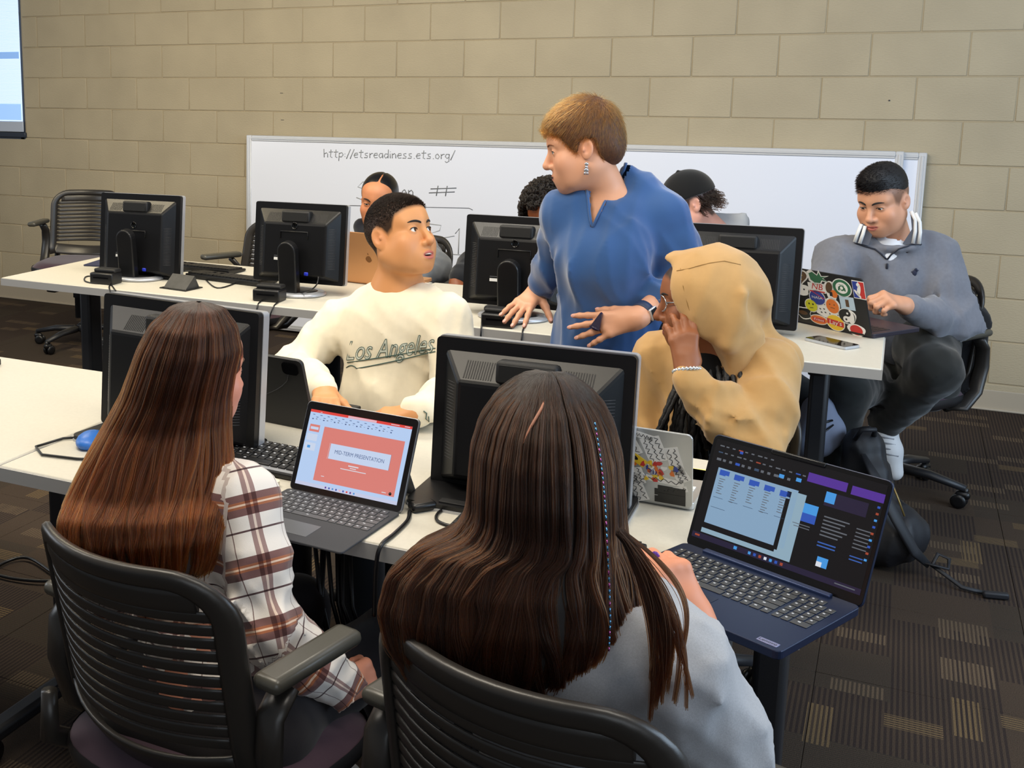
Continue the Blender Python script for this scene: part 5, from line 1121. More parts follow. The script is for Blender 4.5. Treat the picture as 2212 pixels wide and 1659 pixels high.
# ------------------------------------------------------------------ person in the tan hoodie
def make_hood():
    org = vec(4.5, -3.35, 0)
    t = thing('person', 'seated person in a tan hoodie with the hood up, hand raised to the cheek', 'person', tuple(org))
    o = dict(jaw=.9, nose=1.0, lip=1.3, eye=.9); hd = Head(W(1516, 648, -3.38), frame(fdir(189, -6), roll=-.04), .92, o)
    nb = W(1560, 765, -3.34); sL, sR = W(1650, 800, -3.37), W(1430, 775, -3.28); eL, wL = W(1622, 962, -3.50), W(1486, 812, -3.54); eR = W(1388, 890, -3.30)
    S = Shape(.009); hd.add(S, step=.0025); hd.neck(S, nb, .048, .055); S.cap(sL, sR, .045, .045, .04); S.cap(nb, W(1550, 960, -3.3), .08, .09, .05); S.chain([sL, eL, wL], [.04, .036, .024], .02); S.chain([sR, eR], [.04, .034], .02)
    ht = W(1472, 700, -3.50); tips = hand(S, wL+(ht-wL)*.12, ht-wL, vec(-.35, .9, 0), -1, .86, curl=(.30, .35, .4, .45), spread=.6, thumb=.05, tcurl=.15)
    hp = [vec(4.42, -3.32, .44), vec(4.58, -3.36, .44)]; S.cap(W(1550, 960, -3.3), vec(4.5, -3.33, .5), .09, .1, .05)
    _, V, Q = build('body', S, t, org, [SKIN], lambda V: skin_cols(V, hd, '8d5636', '7a4038', blush='8a4a34', amt=.3, hair=('15100e', dict(front=.07), .9)))
    face_parts(t, hd, V, Q, org, '1d120c', '120d0b', gaze=(0, 1, 0), brow=(.0022, 0))
    nails(t, tips, mat('white_nail', 'e8d8dc', .2), org, r=(.0048, .011, .002), which=(0, 4), out=vec(0, -.7, .5))
    m = MB(); c = wL+(ht-wL)*.1; ax = nrm(ht-wL); R = frame(ax)
    for k in range(22): a = 2*PI*k/22; m.ball(tuple(c+R[:, 0]*.028*math.cos(a)+R[:, 2]*.028*math.sin(a)-org), (.0048, .0044, .0048), 8)
    o_ = obj('bracelet', m, mat('bracelet_silver', 'c9ccd0', .25, metal=.7), t); o_['kind'] = 'stuff'
    f = nrm(ht-wL); n = nrm(vec(-.35, .9, 0)-f*np.dot(vec(-.35, .9, 0), f)); tt = -np.cross(f, n)
    for off, bl in ((.009, .10), (-.0095, .098)):
        c = wL+(ht-wL)*.12+(f*bl+tt*off+n*.004)*.86; R = frame(f, -n); m = MB(); m.tube([tuple(c+R[:, 0]*.0085*math.cos(a)+R[:, 2]*.0085*math.sin(a)-org) for a in np.linspace(0, 2*PI, 15)[:-1]], .0015, 6, closed=True); obj('ring', m, MATS['bracelet_silver'], t)
    m = MB(); m.tube([hd.w(-.052, .082, .004)-org, hd.w(-.076, .02, .006)-org, hd.w(-.08, -.01, .004)-org], .0016, 6)
    for sx in (-1, 1): m.tube([hd.w(sx*.031+.024*math.cos(a), .094-.012*abs(math.cos(a)), .0+.02*math.sin(a))-org for a in np.linspace(0, 2*PI, 17)[:-1]], .0012, 5, closed=True)
    m.tube([hd.w(-.008, .1, .004)-org, hd.w(.008, .1, .004)-org], .0012, 5); obj('glasses', m, mat('wire_silver', 'c8ccd2', .2, metal=.8), t)
    TAN = cloth('tan_fleece', 'bb9460', var=(40, .04))
    S = Shape(.0075); S.cap(sL, sR, .07, .065, .05); S.ell(W(1560, 860, -3.31), (.135, .115, .17), k=.05); S.cap(W(1555, 930, -3.3), vec(4.5, -3.33, .52), .125, .13, .05); S.chain([W(1520, 790, -3.45), W(1545, 880, -3.47), W(1550, 1010, -3.47)], [.05, .062, .05], .02, 's'); S.chain([W(1462, 800, -3.45), W(1450, 900, -3.44), W(1445, 1010, -3.44)], [.035, .05, .05], .02, 's')
    S.chain([sL, (sL+eL)/2+[.01, 0, 0], eL, (eL+wL)/2, wL+(eL-wL)*.12], [.078, .075, .069, .056, .044], .03); S.cap(wL+(eL-wL)*.02, wL+(eL-wL)*.2, .038, .04, .008); S.chain([sR, eR, W(1392, 990, -3.38)], [.066, .050, .042], .03)
    # open front: a dark gap where the hood meets the chest
    f1 = folds(.014, 28, 22, (1, 1, .7)); f2 = folds(.020, 38, 31, (1, .7, 1))
    def nz(x, y, z):
        w = np.clip((.12-np.sqrt((x-eL[0])**2+(y-eL[1])**2+(z-eL[2])**2))/.06, 0, 1); w2 = np.clip((.09-np.sqrt((x-(wL+eL)[0]/2)**2+(z-(wL+eL)[2]/2)**2))/.05, 0, 1); return f1(x, y, z)*.7+f2(x, y, z)*np.maximum(w*.7, w2)
    build('hoodie', S, t, org, [TAN], noise=nz, smooth=1)
    S = Shape(.01); S.cap(W(1535, 790, -3.37), W(1545, 1010, -3.35), .07, .09, .03); build('shirt', S, t, org, [cloth('black_shirt', '0b0a0b')])
    S = Shape(.0065); S.ell(W(1560, 640, -3.37), (.105, .122, .098), k=.05); S.ell(W(1500, 622, -3.38), (.075, .108, .082), k=.05); S.cap(W(1466, 572, -3.37), W(1540, 588, -3.37), .028, .06, .05); S.cap(W(1556, 690, -3.38), W(1590, 775, -3.36), .105, .075, .04)
    S.cap(W(1630, 630, -3.33), W(1645, 712, -3.34), .03, .022, .03); S.cap(W(1578, 770, -3.42), W(1584, 806, -3.43), .035, .012, .03); S.cap(W(1600, 760, -3.36), W(1680, 770, -3.34), .06, .05, .05)
    S.ell(W(1416, 668, -3.39), (.075, .088, .118), k=.012, op='s'); S.ell(W(1470, 668, -3.38), (.07, .078, .098), k=.012, op='s'); S.cap(W(1450, 720, -3.45), W(1520, 800, -3.46), .05, .045, .01, 's')
    f3 = folds(.013, 20, 44, (1, 1, .8)); c1, c2 = W(1600, 600, -3.45), W(1650, 712, -3.42)
    def nz2(x, y, z):      # two long drawn folds sweeping to the back corner
        d1 = cap_d(x, y, z, W(1612, 640, -3.47), W(1572, 745, -3.47), .0, .0); d2 = cap_d(x, y, z, W(1625, 655, -3.46), W(1655, 712, -3.38), .0, .0); d3 = cap_d(x, y, z, W(1572, 745, -3.47), W(1640, 718, -3.40), 0., 0.)
        return f3(x, y, z)*.8+.022*np.exp(-(d1/.015)**2)+.026*np.exp(-(d3/.015)**2)-.026*np.exp(-(d2/.024)**2)
    _, HV, HQ = build('hood', S, t, org, [TAN], noise=nz2, smooth=1)
    tree = bvh(HV, HQ); m = MB(); q = []
    for px, py in ((1462, 585), (1474, 583), (1490, 580), (1510, 574), (1535, 568), (1565, 564), (1600, 572)):
        d = _ray(px, py); h = tree.ray_cast(Vector(CAM), Vector(d)); q += [np.array(h[0])-org-nrm(d)*.0005] if h[0] else []
    if len(q) > 2: m.tube(q, .0012, 5)
    q = []
    for px, py in ((1470, 580), (1476, 620), (1486, 660), (1500, 700), (1518, 738), (1540, 772), (1562, 796)):
        d = _ray(px, py); h = tree.ray_cast(Vector(CAM), Vector(d)); q += [np.array(h[0])-org-nrm(d)*.0005] if h[0] else []
    if len(q) > 2: m.tube(q, .001, 5); obj('hood_seam', m, mat('tan_seam', '8e6a38', .9), t)
    BRD = mat('black_braids', '0d0b0c', .5, bump=(260, .6, .002))
    rb = random.Random(3)
    for k in range(34):
        u = k/21; a = np.array(W(1478+u*70, 770+rb.uniform(-12, 12), -3.41)); b = np.array(W(1392+u*160, 985+rb.uniform(-20, 40), -3.46+.03*rb.random()))
        if k > 21: u = (k-22)/11; a = np.array(W(1535+u*60, 790+rb.uniform(-8, 8), -3.425)); b = np.array(W(1530+u*85, 975+rb.uniform(-20, 20), -3.47))
        m = MB(); P = []
        for i in range(26):
            f = i/25; p = a+(b-a)*f+vec(.012*math.sin(f*3+k), -.035*math.sin(f*PI), 0); P.append(p-org)
        m.tube(P, [.0055+.0014*math.sin(i*2.4) for i in range(26)], 7); obj('braid', m, BRD, t)
    S = Shape(.012); legs(S, hp, [vec(4.36, -3.72, .48), vec(4.56, -3.74, .48)], [vec(4.36, -3.7, .1), vec(4.56, -3.72, .1)]); build('trousers', S, t, org, [DENIM])
    for x in (4.36, 4.56): shoe(t, (x, -3.7, .085), (x-.02, -3.85, 0), org, BLACKMATTE)
make_hood()
# ------------------------------------------------------------------ man in the grey zip pullover
def make_grey():
    org = vec(4.9, -1.5, 0)
    t = thing('person', 'seated young man in a grey zip pullover looking down at the stickered laptop', 'person', tuple(org))
    o = dict(jaw=1.0, lip=1.0, smile=.0035, eye=.72, nose=1.0, cheek=1.05, ear=1.0); hd = Head(W(1908, 433, -1.62), frame(fdir(243, -17), roll=-.05), .96, o)
    nb = W(1934, 535, -1.55); sR, sL = W(1810, 556, -1.62), W(2020, 550, -1.53); eR, wR = W(1772, 650, -1.72), W(1850, 690, -1.97); eL, wL = W(2062, 700, -1.62), W(1953, 660, -1.84)
    S = Shape(.010); hd.add(S, step=.003); hd.neck(S, nb, .052, .062); S.cap(sR, sL, .05, .05, .04); S.cap(W(1920, 600, -1.56), W(1960, 740, -1.5), .10, .11, .05); S.chain([sR, eR, wR], [.045, .038, .026], .02); S.chain([sL, eL, wL], [.045, .04, .028], .02)
    hand(S, wL, W(1915, 648, -1.90)-wL, vec(-.2, .5, -.8), -1, 1.0, curl=1.15, thumb=.15, tcurl=.6, step=.004); hand(S, wR, vec(.1, -.7, -.1), vec(0, 0, -1), 1, .9, curl=.5, step=.006)
    hp = [vec(4.80, -1.48, .44), vec(4.98, -1.5, .46)]
    _, V, Q = build('body', S, t, org, [SKIN], lambda V: skin_cols(V, hd, 'cb9474', 'b5605a', blush='d5846e', amt=.15, hair=('221b1a', dict(front=.06, temple=.035, burn=-.018, wid=.02), .62)))
    face_parts(t, hd, V, Q, org, '1e140e', '15100e', gaze=(0, 1, -.28), brow=(.0031, -.001))
    Hs = Shape(.0045); lo, hi = hd.box(.15)
    def hf(x, y, z):
        X, Y, Z = x-hd.c[0], y-hd.c[1], z-hd.c[2]; R = hd.R; lx, ly, lz = ((X*R[0, i]+Y*R[1, i]+Z*R[2, i])/hd.s for i in range(3))
        d = ell_d(lx, ly, lz, (0, -.012, .050), (.0755, .099, .091)); d = smin(d, ell_d(lx, ly, lz, (0, .035, .098), (.05, .054, .034)), .025)
        return smax(d, np.interp(ly, [-.12, -.05, .03, .06, .12], [.02, .026, .034, .052, .056])-lz, .006)*hd.s
    Hs.field(lo, hi, hf, .001); _, HV, HQ = build('hair_mass', Hs, t, org, [mat('black_hair_mass', '0f0c0c', .6)])
    N = normals(HV, HQ); R_, n_ = sample(HV, HQ, N, np.ones(len(HV), bool), 6500); comb = np.tile(hd.R[:, 1]*.8+hd.R[:, 0]*.25, (len(R_), 1)); fur('hair', t, org, R_-n_*.004, n_, comb, np.full((len(R_), 1), .02), hair_mat('black_hair', '0b0908', '171211', .3), .0008, 5, .6, .3)
    GR = cloth('grey_pullover', '6c6e76', var=(90, .06)); S = Shape(.008); S.cap(sR, sL, .07, .07, .05); S.ell(W(1920, 625, -1.56), (.165, .12, .18), k=.06); S.ell(W(1955, 715, -1.52), (.16, .13, .14), k=.06)
    S.chain([sR, eR, (eR+wR)/2, wR], [.075, .068, .056, .042], .03); S.chain([sL, (sL+eL)/2, eL, (eL+wL)/2, wL+(eL-wL)*.12], [.08, .08, .078, .060, .044], .03); S.cap(W(1870, 535, -1.60), W(1985, 530, -1.54), .055, .05, .04)
    ring(S, W(1930, 520, -1.585), .082, .072, Xw, Yw, Zw, .02, .016, .01); S.cap(W(1934, 520, -1.58), W(1928, 440, -1.60), .066, .075, .006, 's'); S.chain([W(1922, 500, -1.69), W(1917, 530, -1.71), W(1915, 553, -1.715)], [.055, .032, .006], .004, 's')
    f1, f2 = folds(.014, 24, 51, (1, 1, .6)), folds(.026, 30, 52, (1, 1, 1.2))
    def nz(x, y, z): w = np.clip((.20-np.sqrt((x-eL[0])**2+(y-eL[1])**2+(z-eL[2])**2))/.1, 0, 1); return f1(x, y, z)*.7+f2(x, y, z)*w
    _, V, Q = build('pullover', S, t, org, [GR], noise=nz, smooth=1); tree = bvh(V, Q)
    def on(px, py, out=.002): d = _ray(px, py); h = tree.ray_cast(Vector(CAM), Vector(d)); return np.array(h[0])-nrm(d)*out-org if h[0] else None
    S = Shape(.007); S.ell(W(1922, 545, -1.60), (.07, .055, .07)); S.cap(W(1930, 515, -1.58), W(1915, 575, -1.62), .058, .045, .02); S.cap(W(1934, 510, -1.58), W(1928, 440, -1.60), .056, .07, .006, 's'); build('undershirt', S, t, org, [cloth('white_tee', 'd9dce2')])
    # turned collar wings with two white stripes each
    m, ms_ = MB(), MB(); CO = mat('collar_grey', '5a5d67', .9, bump=(1400, .3, .0006)); ST = mat('collar_white', 'e2e2e0', .85)
    for pts in (((1862, 482), (1852, 502), (1844, 524), (1876, 530), (1884, 508), (1872, 488)), ((1966, 456), (1982, 470), (1990, 500), (1988, 528), (1950, 526), (1970, 495))):
        P = [W(x, y, -1.668 if x < 1930 else -1.64)-org for x, y in pts]; q = MB(); o_ = obj('collar_wing', q.add([tuple(p) for p in P], [tuple(range(len(P)))]), CO, t); sd = o_.modifiers.new('s', 'SOLIDIFY'); sd.thickness = .006
    for pts in (((1861, 484), (1853, 503), (1846, 523)), ((1869, 488), (1864, 506), (1857, 526)), ((1968, 456), (1977, 475), (1977, 500), (1972, 526)), ((1977, 460), (1987, 480), (1988, 502), (1985, 527))):
        P = [W(x, y, -1.676 if x < 1930 else -1.648)-org for x, y in pts]; q = MB(); q.tube(P, .0058, 6, flat=(1, .35), upv=(0, -1, .1)); obj('collar_stripe', q, ST, t)
    q = [p for p in (on(*a) for a in ((1850, 526), (1868, 532), (1890, 538), (1905, 550), (1915, 560))) if p is not None]; m = MB(); m.tube(q, .003, 5); q = [p for p in (on(*a) for a in ((1990, 528), (1965, 530), (1940, 538), (1925, 550), (1917, 560))) if p is not None]; m.tube(q, .003, 5)
    z = on(1916, 575); m.box(tuple(z), (.008, .006, .02), bev=.002, seg=1); obj('zip', m, mat('zip_dark', '2c2f3a', .4, metal=.4), t)
    e = on(1975, 590, .001); m = MB(); m.ball(tuple(e), (.008, .002, .011), 8); m.ball(tuple(e+vec(.004, 0, .012)), (.005, .002, .006), 8); m.tube([e+vec(-.01, 0, .004), e+vec(.004, 0, .0), e+vec(.012, 0, .012)], .0018, 5); obj('chest_emblem', m, mat('navy_emblem', '1a2038', .8), t)
    S = Shape(.011); kL, kR = W(2022, 800, -1.80), W(1905, 790, -1.86); aL, aR = W(1912, 915, -1.58), vec(4.70, -1.95, .12); S.cap(hp[0], hp[1], .115, .115, .04); S.chain([hp[1], W(2000, 745, -1.62), kL, (kL+aL)/2, aL], [.11, .105, .082, .07, .06], .03); S.chain([hp[0], vec(4.74, -2.0, .5), aR], [.1, .075, .055], .03)
    build('trousers', S, t, org, [cloth('charcoal_trousers', '1c1e1d')], noise=folds(.008, 34, 61), smooth=1)
    S = Shape(.006); h, to = aL+vec(-.005, 0, -.02), W(1932, 1020, -1.60); S.chain([h, h+(to-h)*.5, to], [.045, .044, .03], .02); S.cap(h+vec(0, 0, .03), h, .042, .045, .02); _, V, Q = build('shoe', S, t, org, [SHOEW]); m = MB()
    for k in range(4): p = h+(to-h)*(.15+.13*k); m.tube([p-org+vec(-.03, -.036, .006), p-org+vec(0, -.05, .006), p-org+vec(.03, -.036, .0)], .0028, 5)
    obj('shoe_laces', m, mat('grey_laces', '8b8d92', .8), t); shoe(t, aR, aR+vec(0, -.1, 0), org)
make_grey()
# jacket hung on that man's chair
def make_jacket():
    org = W(2085, 860, -1.36); t = thing('jacket', 'black jacket hung over the chair of the man in grey', 'jacket', tuple(org)); S = Shape(.009)
    S.cap(W(2055, 660, -1.36), W(2100, 690, -1.40), .07, .06, .05); S.ell(W(2075, 750, -1.38), (.085, .075, .22), k=.05); S.ell(W(2068, 835, -1.42), (.085, .06, .09), k=.05)
    build('shell', S, t, org, [cloth('black_jacket', '0c0c0f', bump=(300, .4, .002))], noise=folds(.02, 26, 71, (1, 1, .5)), smooth=1); m = MB(); p = W(2070, 797, -1.5)-org; m.box(tuple(p), (.022, .004, .016), bev=.001, seg=1); obj('tag', m, SILVER, t)
make_jacket()
# ------------------------------------------------------------------ three people behind the back row
def make_back_woman():
    org = vec(2.85, -1.5, 0); t = thing('person', 'woman with dark parted hair and a grey and navy jacket behind the man in cream', 'person', tuple(org))
    o = dict(jaw=.9, eye=.5, nose=.95, smile=.005); hd = Head(W(818, 432, -1.52), frame(fdir(-82, -10), roll=.08), .98, o); nb = W(815, 520, -1.48); S = Shape(.011); hd.add(S, step=.0034); hd.neck(S, nb)
    sR, sL = W(770, 545, -1.48), W(910, 540, -1.46); eL, wL = W(940, 580, -1.6), W(900, 600, -1.8); S.cap(sR, sL, .045, .045, .04); S.cap(nb, vec(2.85, -1.48, .5), .09, .11, .05); S.chain([sL, eL, wL], [.04, .034, .026], .02)
    _, V, Q = build('body', S, t, org, [SKIN], lambda V: skin_cols(V, hd, 'c07f58', 'a8584e', blush='c8705a', amt=.3)); face_parts(t, hd, V, Q, org, '1d120c', '140f0d', gaze=(0, 1, -.4))
    Hs = Shape(.005); lo, hi = hd.box(.15)
    def hf(x, y, z):
        X, Y, Z = x-hd.c[0], y-hd.c[1], z-hd.c[2]; R = hd.R; lx, ly, lz = ((X*R[0, i]+Y*R[1, i]+Z*R[2, i])/hd.s for i in range(3))
        d = ell_d(lx, ly, lz, (0, -.018, .034), (.083, .099, .088)); d = smin(d, ell_d(lx, ly, lz, (0, -.085, -.03), (.05, .04, .05)), .03); ax = np.abs(lx); d = smax(d, np.interp(ly, [-.12, -.04, .0, .03, .06, .1], [-.09, -.05, -.0, .015, .032, .050])-lz+.0*ax, .006); return smax(d, -(np.abs(lx+.012)-.003+np.where(lz > .08, 0., .05)), .002)*hd.s
    Hs.field(lo, hi, hf, .001); build('hair', Hs, t, org, [mat('sleek_black_hair', '0c0a0b', .3, bump=(200, .3, .001))])
    S = Shape(.009); S.cap(sR, sL, .07, .07, .05); S.ell(W(838, 620, -1.47), (.17, .12, .2), k=.05); S.chain([sL, eL, wL], [.075, .07, .055], .03); S.cap(sR, W(745, 600, -1.6), .07, .06, .03)
    build('jacket', S, t, org, [cloth('grey_jacket', '66696c')], noise=folds(.01, 30, 81), smooth=1)
    S = Shape(.009); S.ell(W(815, 535, -1.56), (.085, .06, .11), k=.04); S.cap(W(782, 490, -1.53), W(815, 560, -1.60), .04, .05, .03); S.cap(W(850, 490, -1.53), W(815, 560, -1.60), .04, .05, .03); build('jacket_front', S, t, org, [cloth('navy_front', '10131d')], smooth=1)
    m = MB(); m.lathe([(.004, 0), (.0055, .001), (.004, .002)], 14, T=TR(tuple(W(780, 513, -1.66)-org), (PI/2, 0, 0))); obj('button', m, mat('dark_button', '3a4056', .3), t)
    S = Shape(.012); legs(S, [vec(2.77, -1.48, .46), vec(2.94, -1.48, .46)], [vec(2.76, -1.9, .48), vec(2.96, -1.9, .48)], [vec(2.76, -1.88, .1), vec(2.96, -1.88, .1)]); build('trousers', S, t, org, [DENIM])
    for x in (2.76, 2.96): shoe(t, (x, -1.88, .085), (x, -2.0, 0), org, BLACKMATTE)
make_back_woman()
def make_curly():
    org = vec(3.55, -1.5, 0); t = thing('person', 'person with dark coiled hair hidden behind the third monitor and the standing woman', 'person', tuple(org)); hd = Head(W(1182, 462, -1.5), frame(fdir(-95, -20)), .98, dict(eye=.6)); nb = W(1182, 540, -1.46)
    S = Shape(.011); hd.add(S, step=.0045); hd.neck(S, nb); sR, sL = W(1110, 560, -1.48), W(1250, 560, -1.46); eR, wR = W(1020, 575, -1.66), W(985, 612, -1.80); S.cap(sR, sL, .045, .045, .04); S.cap(nb, vec(3.5, -1.47, .5), .09, .11, .05); S.chain([sR, eR, wR], [.045, .038, .026], .02)
    hand(S, wR, vec(.35, -.5, -.42), vec(.0, .3, -.9), 1, .95, curl=.6, step=.005); build('body', S, t, org, [SKIN], lambda V: skin_cols(V, hd, '7d4526', '6e3830'))
    R_ = RNG.normal(size=(760, 3)); R_ /= np.linalg.norm(R_, axis=1)[:, None]; R_ = R_[(R_[:, 2] > -.35) & ~((R_[:, 1] > .6) & (R_[:, 2] < .35))]; P = []
    for d in R_:
        base = d*np.array([.078, .098, .09])+[0, -.012, .028]; ph = RNG.uniform(0, 6); a = nrm(np.cross(d, [.3, .2, 1])); b = np.cross(d, a); s_ = np.linspace(0, 1, 22)[:, None]
        P.append(base+d*.042*s_+(a*np.cos(s_*15+ph)+b*np.sin(s_*15+ph))*.009*np.minimum(1, s_*4))
    P = np.array(P); P = hd.c+(P@hd.R.T)*hd.s; strands('hair', P, t, hair_mat('coil_black', '0a0807', '120e0c', .3), .0034, .0026, org=org)
    S = Shape(.009); S.cap(sR, sL, .07, .07, .05); S.ell(W(1182, 640, -1.46), (.17, .12, .2), k=.05); S.chain([sR, eR, wR+(eR-wR)*.2], [.072, .064, .048], .03); build('sweater', S, t, org, [cloth('black_sweater', '15161a')], noise=folds(.01, 30, 91), smooth=1)
    S = Shape(.012); legs(S, [vec(3.42, -1.48, .46), vec(3.6, -1.48, .46)], [vec(3.42, -1.9, .48), vec(3.62, -1.9, .48)], [vec(3.42, -1.88, .1), vec(3.62, -1.88, .1)]); build('trousers', S, t, org, [DENIM])
    for x in (3.42, 3.62): shoe(t, (x, -1.88, .085), (x, -2.0, 0), org, BLACKMATTE)
make_curly()
def make_cap():
    org = vec(4.2, -1.5, 0); t = thing('person', 'person in a black cap and pale grey hoodie bent behind the fourth monitor', 'person', tuple(org)); hd = Head(W(1487, 440, -1.55), frame(fdir(203, -24), roll=-.05), .95, dict(eye=.6)); nb = W(1545, 505, -1.48)
    S = Shape(.011); hd.add(S, step=.0034); hd.neck(S, nb); sR, sL = W(1510, 545, -1.42), W(1590, 535, -1.55); S.cap(sR, sL, .03, .03, .03); S.cap(nb-[0, 0, .1], vec(4.25, -1.48, .5), .09, .11, .05)
    build('body', S, t, org, [SKIN], lambda V: skin_cols(V, hd, 'cc9684', 'b06560', hair=('1d1614', dict(front=.05, nape=-.085), .9)))
    C = Shape(.005); lo, hi = hd.box(.16)
    def hf(x, y, z):
        X, Y, Z = x-hd.c[0], y-hd.c[1], z-hd.c[2]; R = hd.R; lx, ly, lz = ((X*R[0, i]+Y*R[1, i]+Z*R[2, i])/hd.s for i in range(3)); d = ell_d(lx, ly, lz, (0, -.012, .032), (.088, .108, .104)); d = smax(d, .030-lz+.10*np.minimum(0, ly+.02)+.0*lx, .004); return smin(d, ell_d(lx, ly, lz, (0, -.01, .138), (.008, .008, .005)), .003)*hd.s
    C.field(lo, hi, hf, .001); build('cap', C, t, org, [cloth('black_cap', '0b0b0c')])
    m = MB(); m.grid(lambda u, v: tuple(hd.w((u-.5)*.15, +.085+.06*v*(1-(2*u-1)**2*.6), .028-.02*v-.03*(2*u-1)**2)-org), 10, 5); o_ = obj('cap_brim', m, MATS['black_cap'], t); sd = o_.modifiers.new('s', 'SOLIDIFY'); sd.thickness = .003
    n = 420; a = RNG.uniform(PI*.93, PI*2.07, n); base = np.stack([.074*np.cos(a), -.02+.088*np.sin(a)*np.where(np.sin(a) < 0, 1, .4), RNG.uniform(-.035, .028, n)], 1); s_ = np.linspace(0, 1, 12)[None, :, None]; dr = nrm([0, -.3, -.9])[None, None, :]; ph = RNG.uniform(0, 6, (n, 1, 1)); out = base*[1, 1, 0]; out = out/np.linalg.norm(out, axis=1)[:, None]
    P = base[:, None]+dr*.035*s_+out[:, None]*(.014*np.sin(s_*5+ph)*s_+.012*s_); P = hd.c+(P@hd.R.T)*hd.s; strands('hair', P, t, hair_mat('wavy_black', '120d0b', '1f1612', .3), .0012, .0006, org=org)
    S = Shape(.009); S.cap(sR, sL, .075, .075, .05); S.ell(W(1560, 600, -1.47), (.15, .12, .2), k=.05); S.cap(W(1545, 480, -1.43), W(1598, 484, -1.43), .045, .045, .04); S.cap(W(1500, 520, -1.6), W(1440, 560, -1.75), .06, .05, .03); build('hoodie', S, t, org, [cloth('pale_grey_fleece', 'a4a7aa')], noise=folds(.014, 26, 95), smooth=1)
    S = Shape(.011); h = vec(4.27, -1.5, .46); kn = vec(4.48, -1.88, .50); an = W(1757, 868, -2.02); S.chain([h, kn, an], [.1, .075, .055], .03); S.chain([vec(4.1, -1.5, .46), vec(4.05, -1.9, .48), vec(4.05, -1.85, .1)], [.1, .075, .055], .03); S.cap(h, vec(4.1, -1.5, .46), .11, .11, .04); build('trousers', S, t, org, [DENIM])
    S = Shape(.006); a0 = W(1768, 885, -2.06); tt = W(1742, 962, -2.16); S.chain([a0, W(1780, 930, -2.06), W(1770, 955, -2.1)], [.05, .062, .05], .02); S.chain([a0, tt], [.045, .04], .02); build('shoe', S, t, org, [mat('blue_grey_shoe', '737b90', .75)]); m = MB(); m.tube([W(x, y, Yy)-org for x, y, Yy in ((1745, 915, -2.13), (1765, 905, -2.14), (1785, 912, -2.13), (1798, 908, -2.11))], .004, 6); m.tube([W(x, y, Yy)-org for x, y, Yy in ((1752, 935, -2.16), (1762, 945, -2.17), (1785, 930, -2.14), (1800, 918, -2.11))], .003, 6); obj('shoe_laces', m, BLACK, t)
    shoe(t, (4.05, -1.85, .085), (4.05, -1.99, 0), org)
make_cap()
# ------------------------------------------------------------------ the two women seen from behind
def long_hair(name, rows, parent, org, n, m, under, phi=(-2.9, .5), K=30, clumps=150, r0=.0006, r1=.0003, seed=1, endv=.16, wob=.05, spread=.10, hd=None, lean=0.):
    # rows: (left px, right px, y px, depth Y, half thickness); silhouettes of the hanging hair at successive heights
    r = np.random.default_rng(seed); C, A, Rt, Dp, Bt = [], [], [], [], []
    for l, rr, y, Y, b in rows:
        a0, a1 = W(l, y, Y), W(rr, y, Y); c = (a0+a1)/2; d = c-CAM; d[2] = 0; d = nrm(d); rt = np.array([d[1], -d[0], 0]); C.append(c); A.append(max(abs((a1-a0)@rt)/2, .004)); Rt.append(rt); Dp.append(d); Bt.append(b)
    C, A, Rt, Dp, Bt = map(np.array, (C, A, Rt, Dp, Bt)); L = np.concatenate([[0], np.cumsum(np.linalg.norm(np.diff(C, axis=0), axis=1)+.6*np.abs(np.diff(A)))]); L /= L[-1]
    def ev(t):
        t = np.clip(t, 0, 1); f = lambda M: np.stack([np.interp(t, L, M[:, i]) for i in range(3)], -1); return f(C), np.interp(t, L, A), f(Rt), f(Dp), np.interp(t, L, Bt)
    def pos(t, ph, rho):
        c, a, rt, dp, b = ev(t); return c+rt*(a*rho*np.cos(ph))[..., None]+dp*(b*rho*np.sin(ph))[..., None]
    # solid mass under the strands
    nu, nv = 48, 44; mb = MB(); T_ = np.linspace(0, .985, nv+1); ph_ = np.linspace(0, 2*PI, nu+1)
    vs = []; 
    for t in T_:
        for p in ph_[:-1]: vs.append(tuple(pos(np.array(t), np.array(p), np.array(.93))-org))
    fs = [(j*nu+i, j*nu+(i+1) % nu, (j+1)*nu+(i+1) % nu, (j+1)*nu+i) for j in range(nv) for i in range(nu)]; fs.append(tuple(range(nv*nu, nv*nu+nu))); mb.add(vs, fs, 0, True); obj(name+'_mass', mb, under, parent)
    cp = np.sort(r.uniform(phi[0], phi[1], clumps)); cr = r.uniform(.93, 1.05, clumps); ct = r.beta(2, 2.4, clumps); ce = 1-endv*r.random(clumps)**2; w1, w2 = r.uniform(0, 6, (2, clumps)); wf = r.uniform(2, 5, clumps)
    k = r.integers(0, clumps, n); t0 = r.uniform(0, .03, n)+.0*k; te = ce[k]*r.uniform(.94, 1., n); s = np.linspace(0, 1, K)[None]; t = t0[:, None]+(te-t0)[:, None]*s
    dphi = r.normal(0, 1, n)*(phi[1]-phi[0])/clumps*1.25; cl = 1-.45*np.clip((t-.35)*1.6, 0, 1)
    ph = cp[k][:, None]+dphi[:, None]*cl+wob*np.sin(wf[k][:, None]*t*4+w1[k][:, None])*np.clip(t*2-.4, 0, 1)+lean*np.clip(t-.3, 0, 1)
    rho = cr[k][:, None]+r.normal(0, .022, n)[:, None]+spread*.35*np.sin(wf[k][:, None]*t*3+w2[k][:, None])*np.clip(t*1.6-.4, 0, 1)
    rho = rho*(1-.25*np.clip((s-.86)/.14, 0, 1)*r.random(n)[:, None]); P = pos(t, ph, rho)-org
    if hd is not None: P = push(hd, P+org)-org
    return strands(name, P, parent, m, r0, r1, np.clip(ct[k]+r.normal(0, .10, n), 0, 1)), pos, L
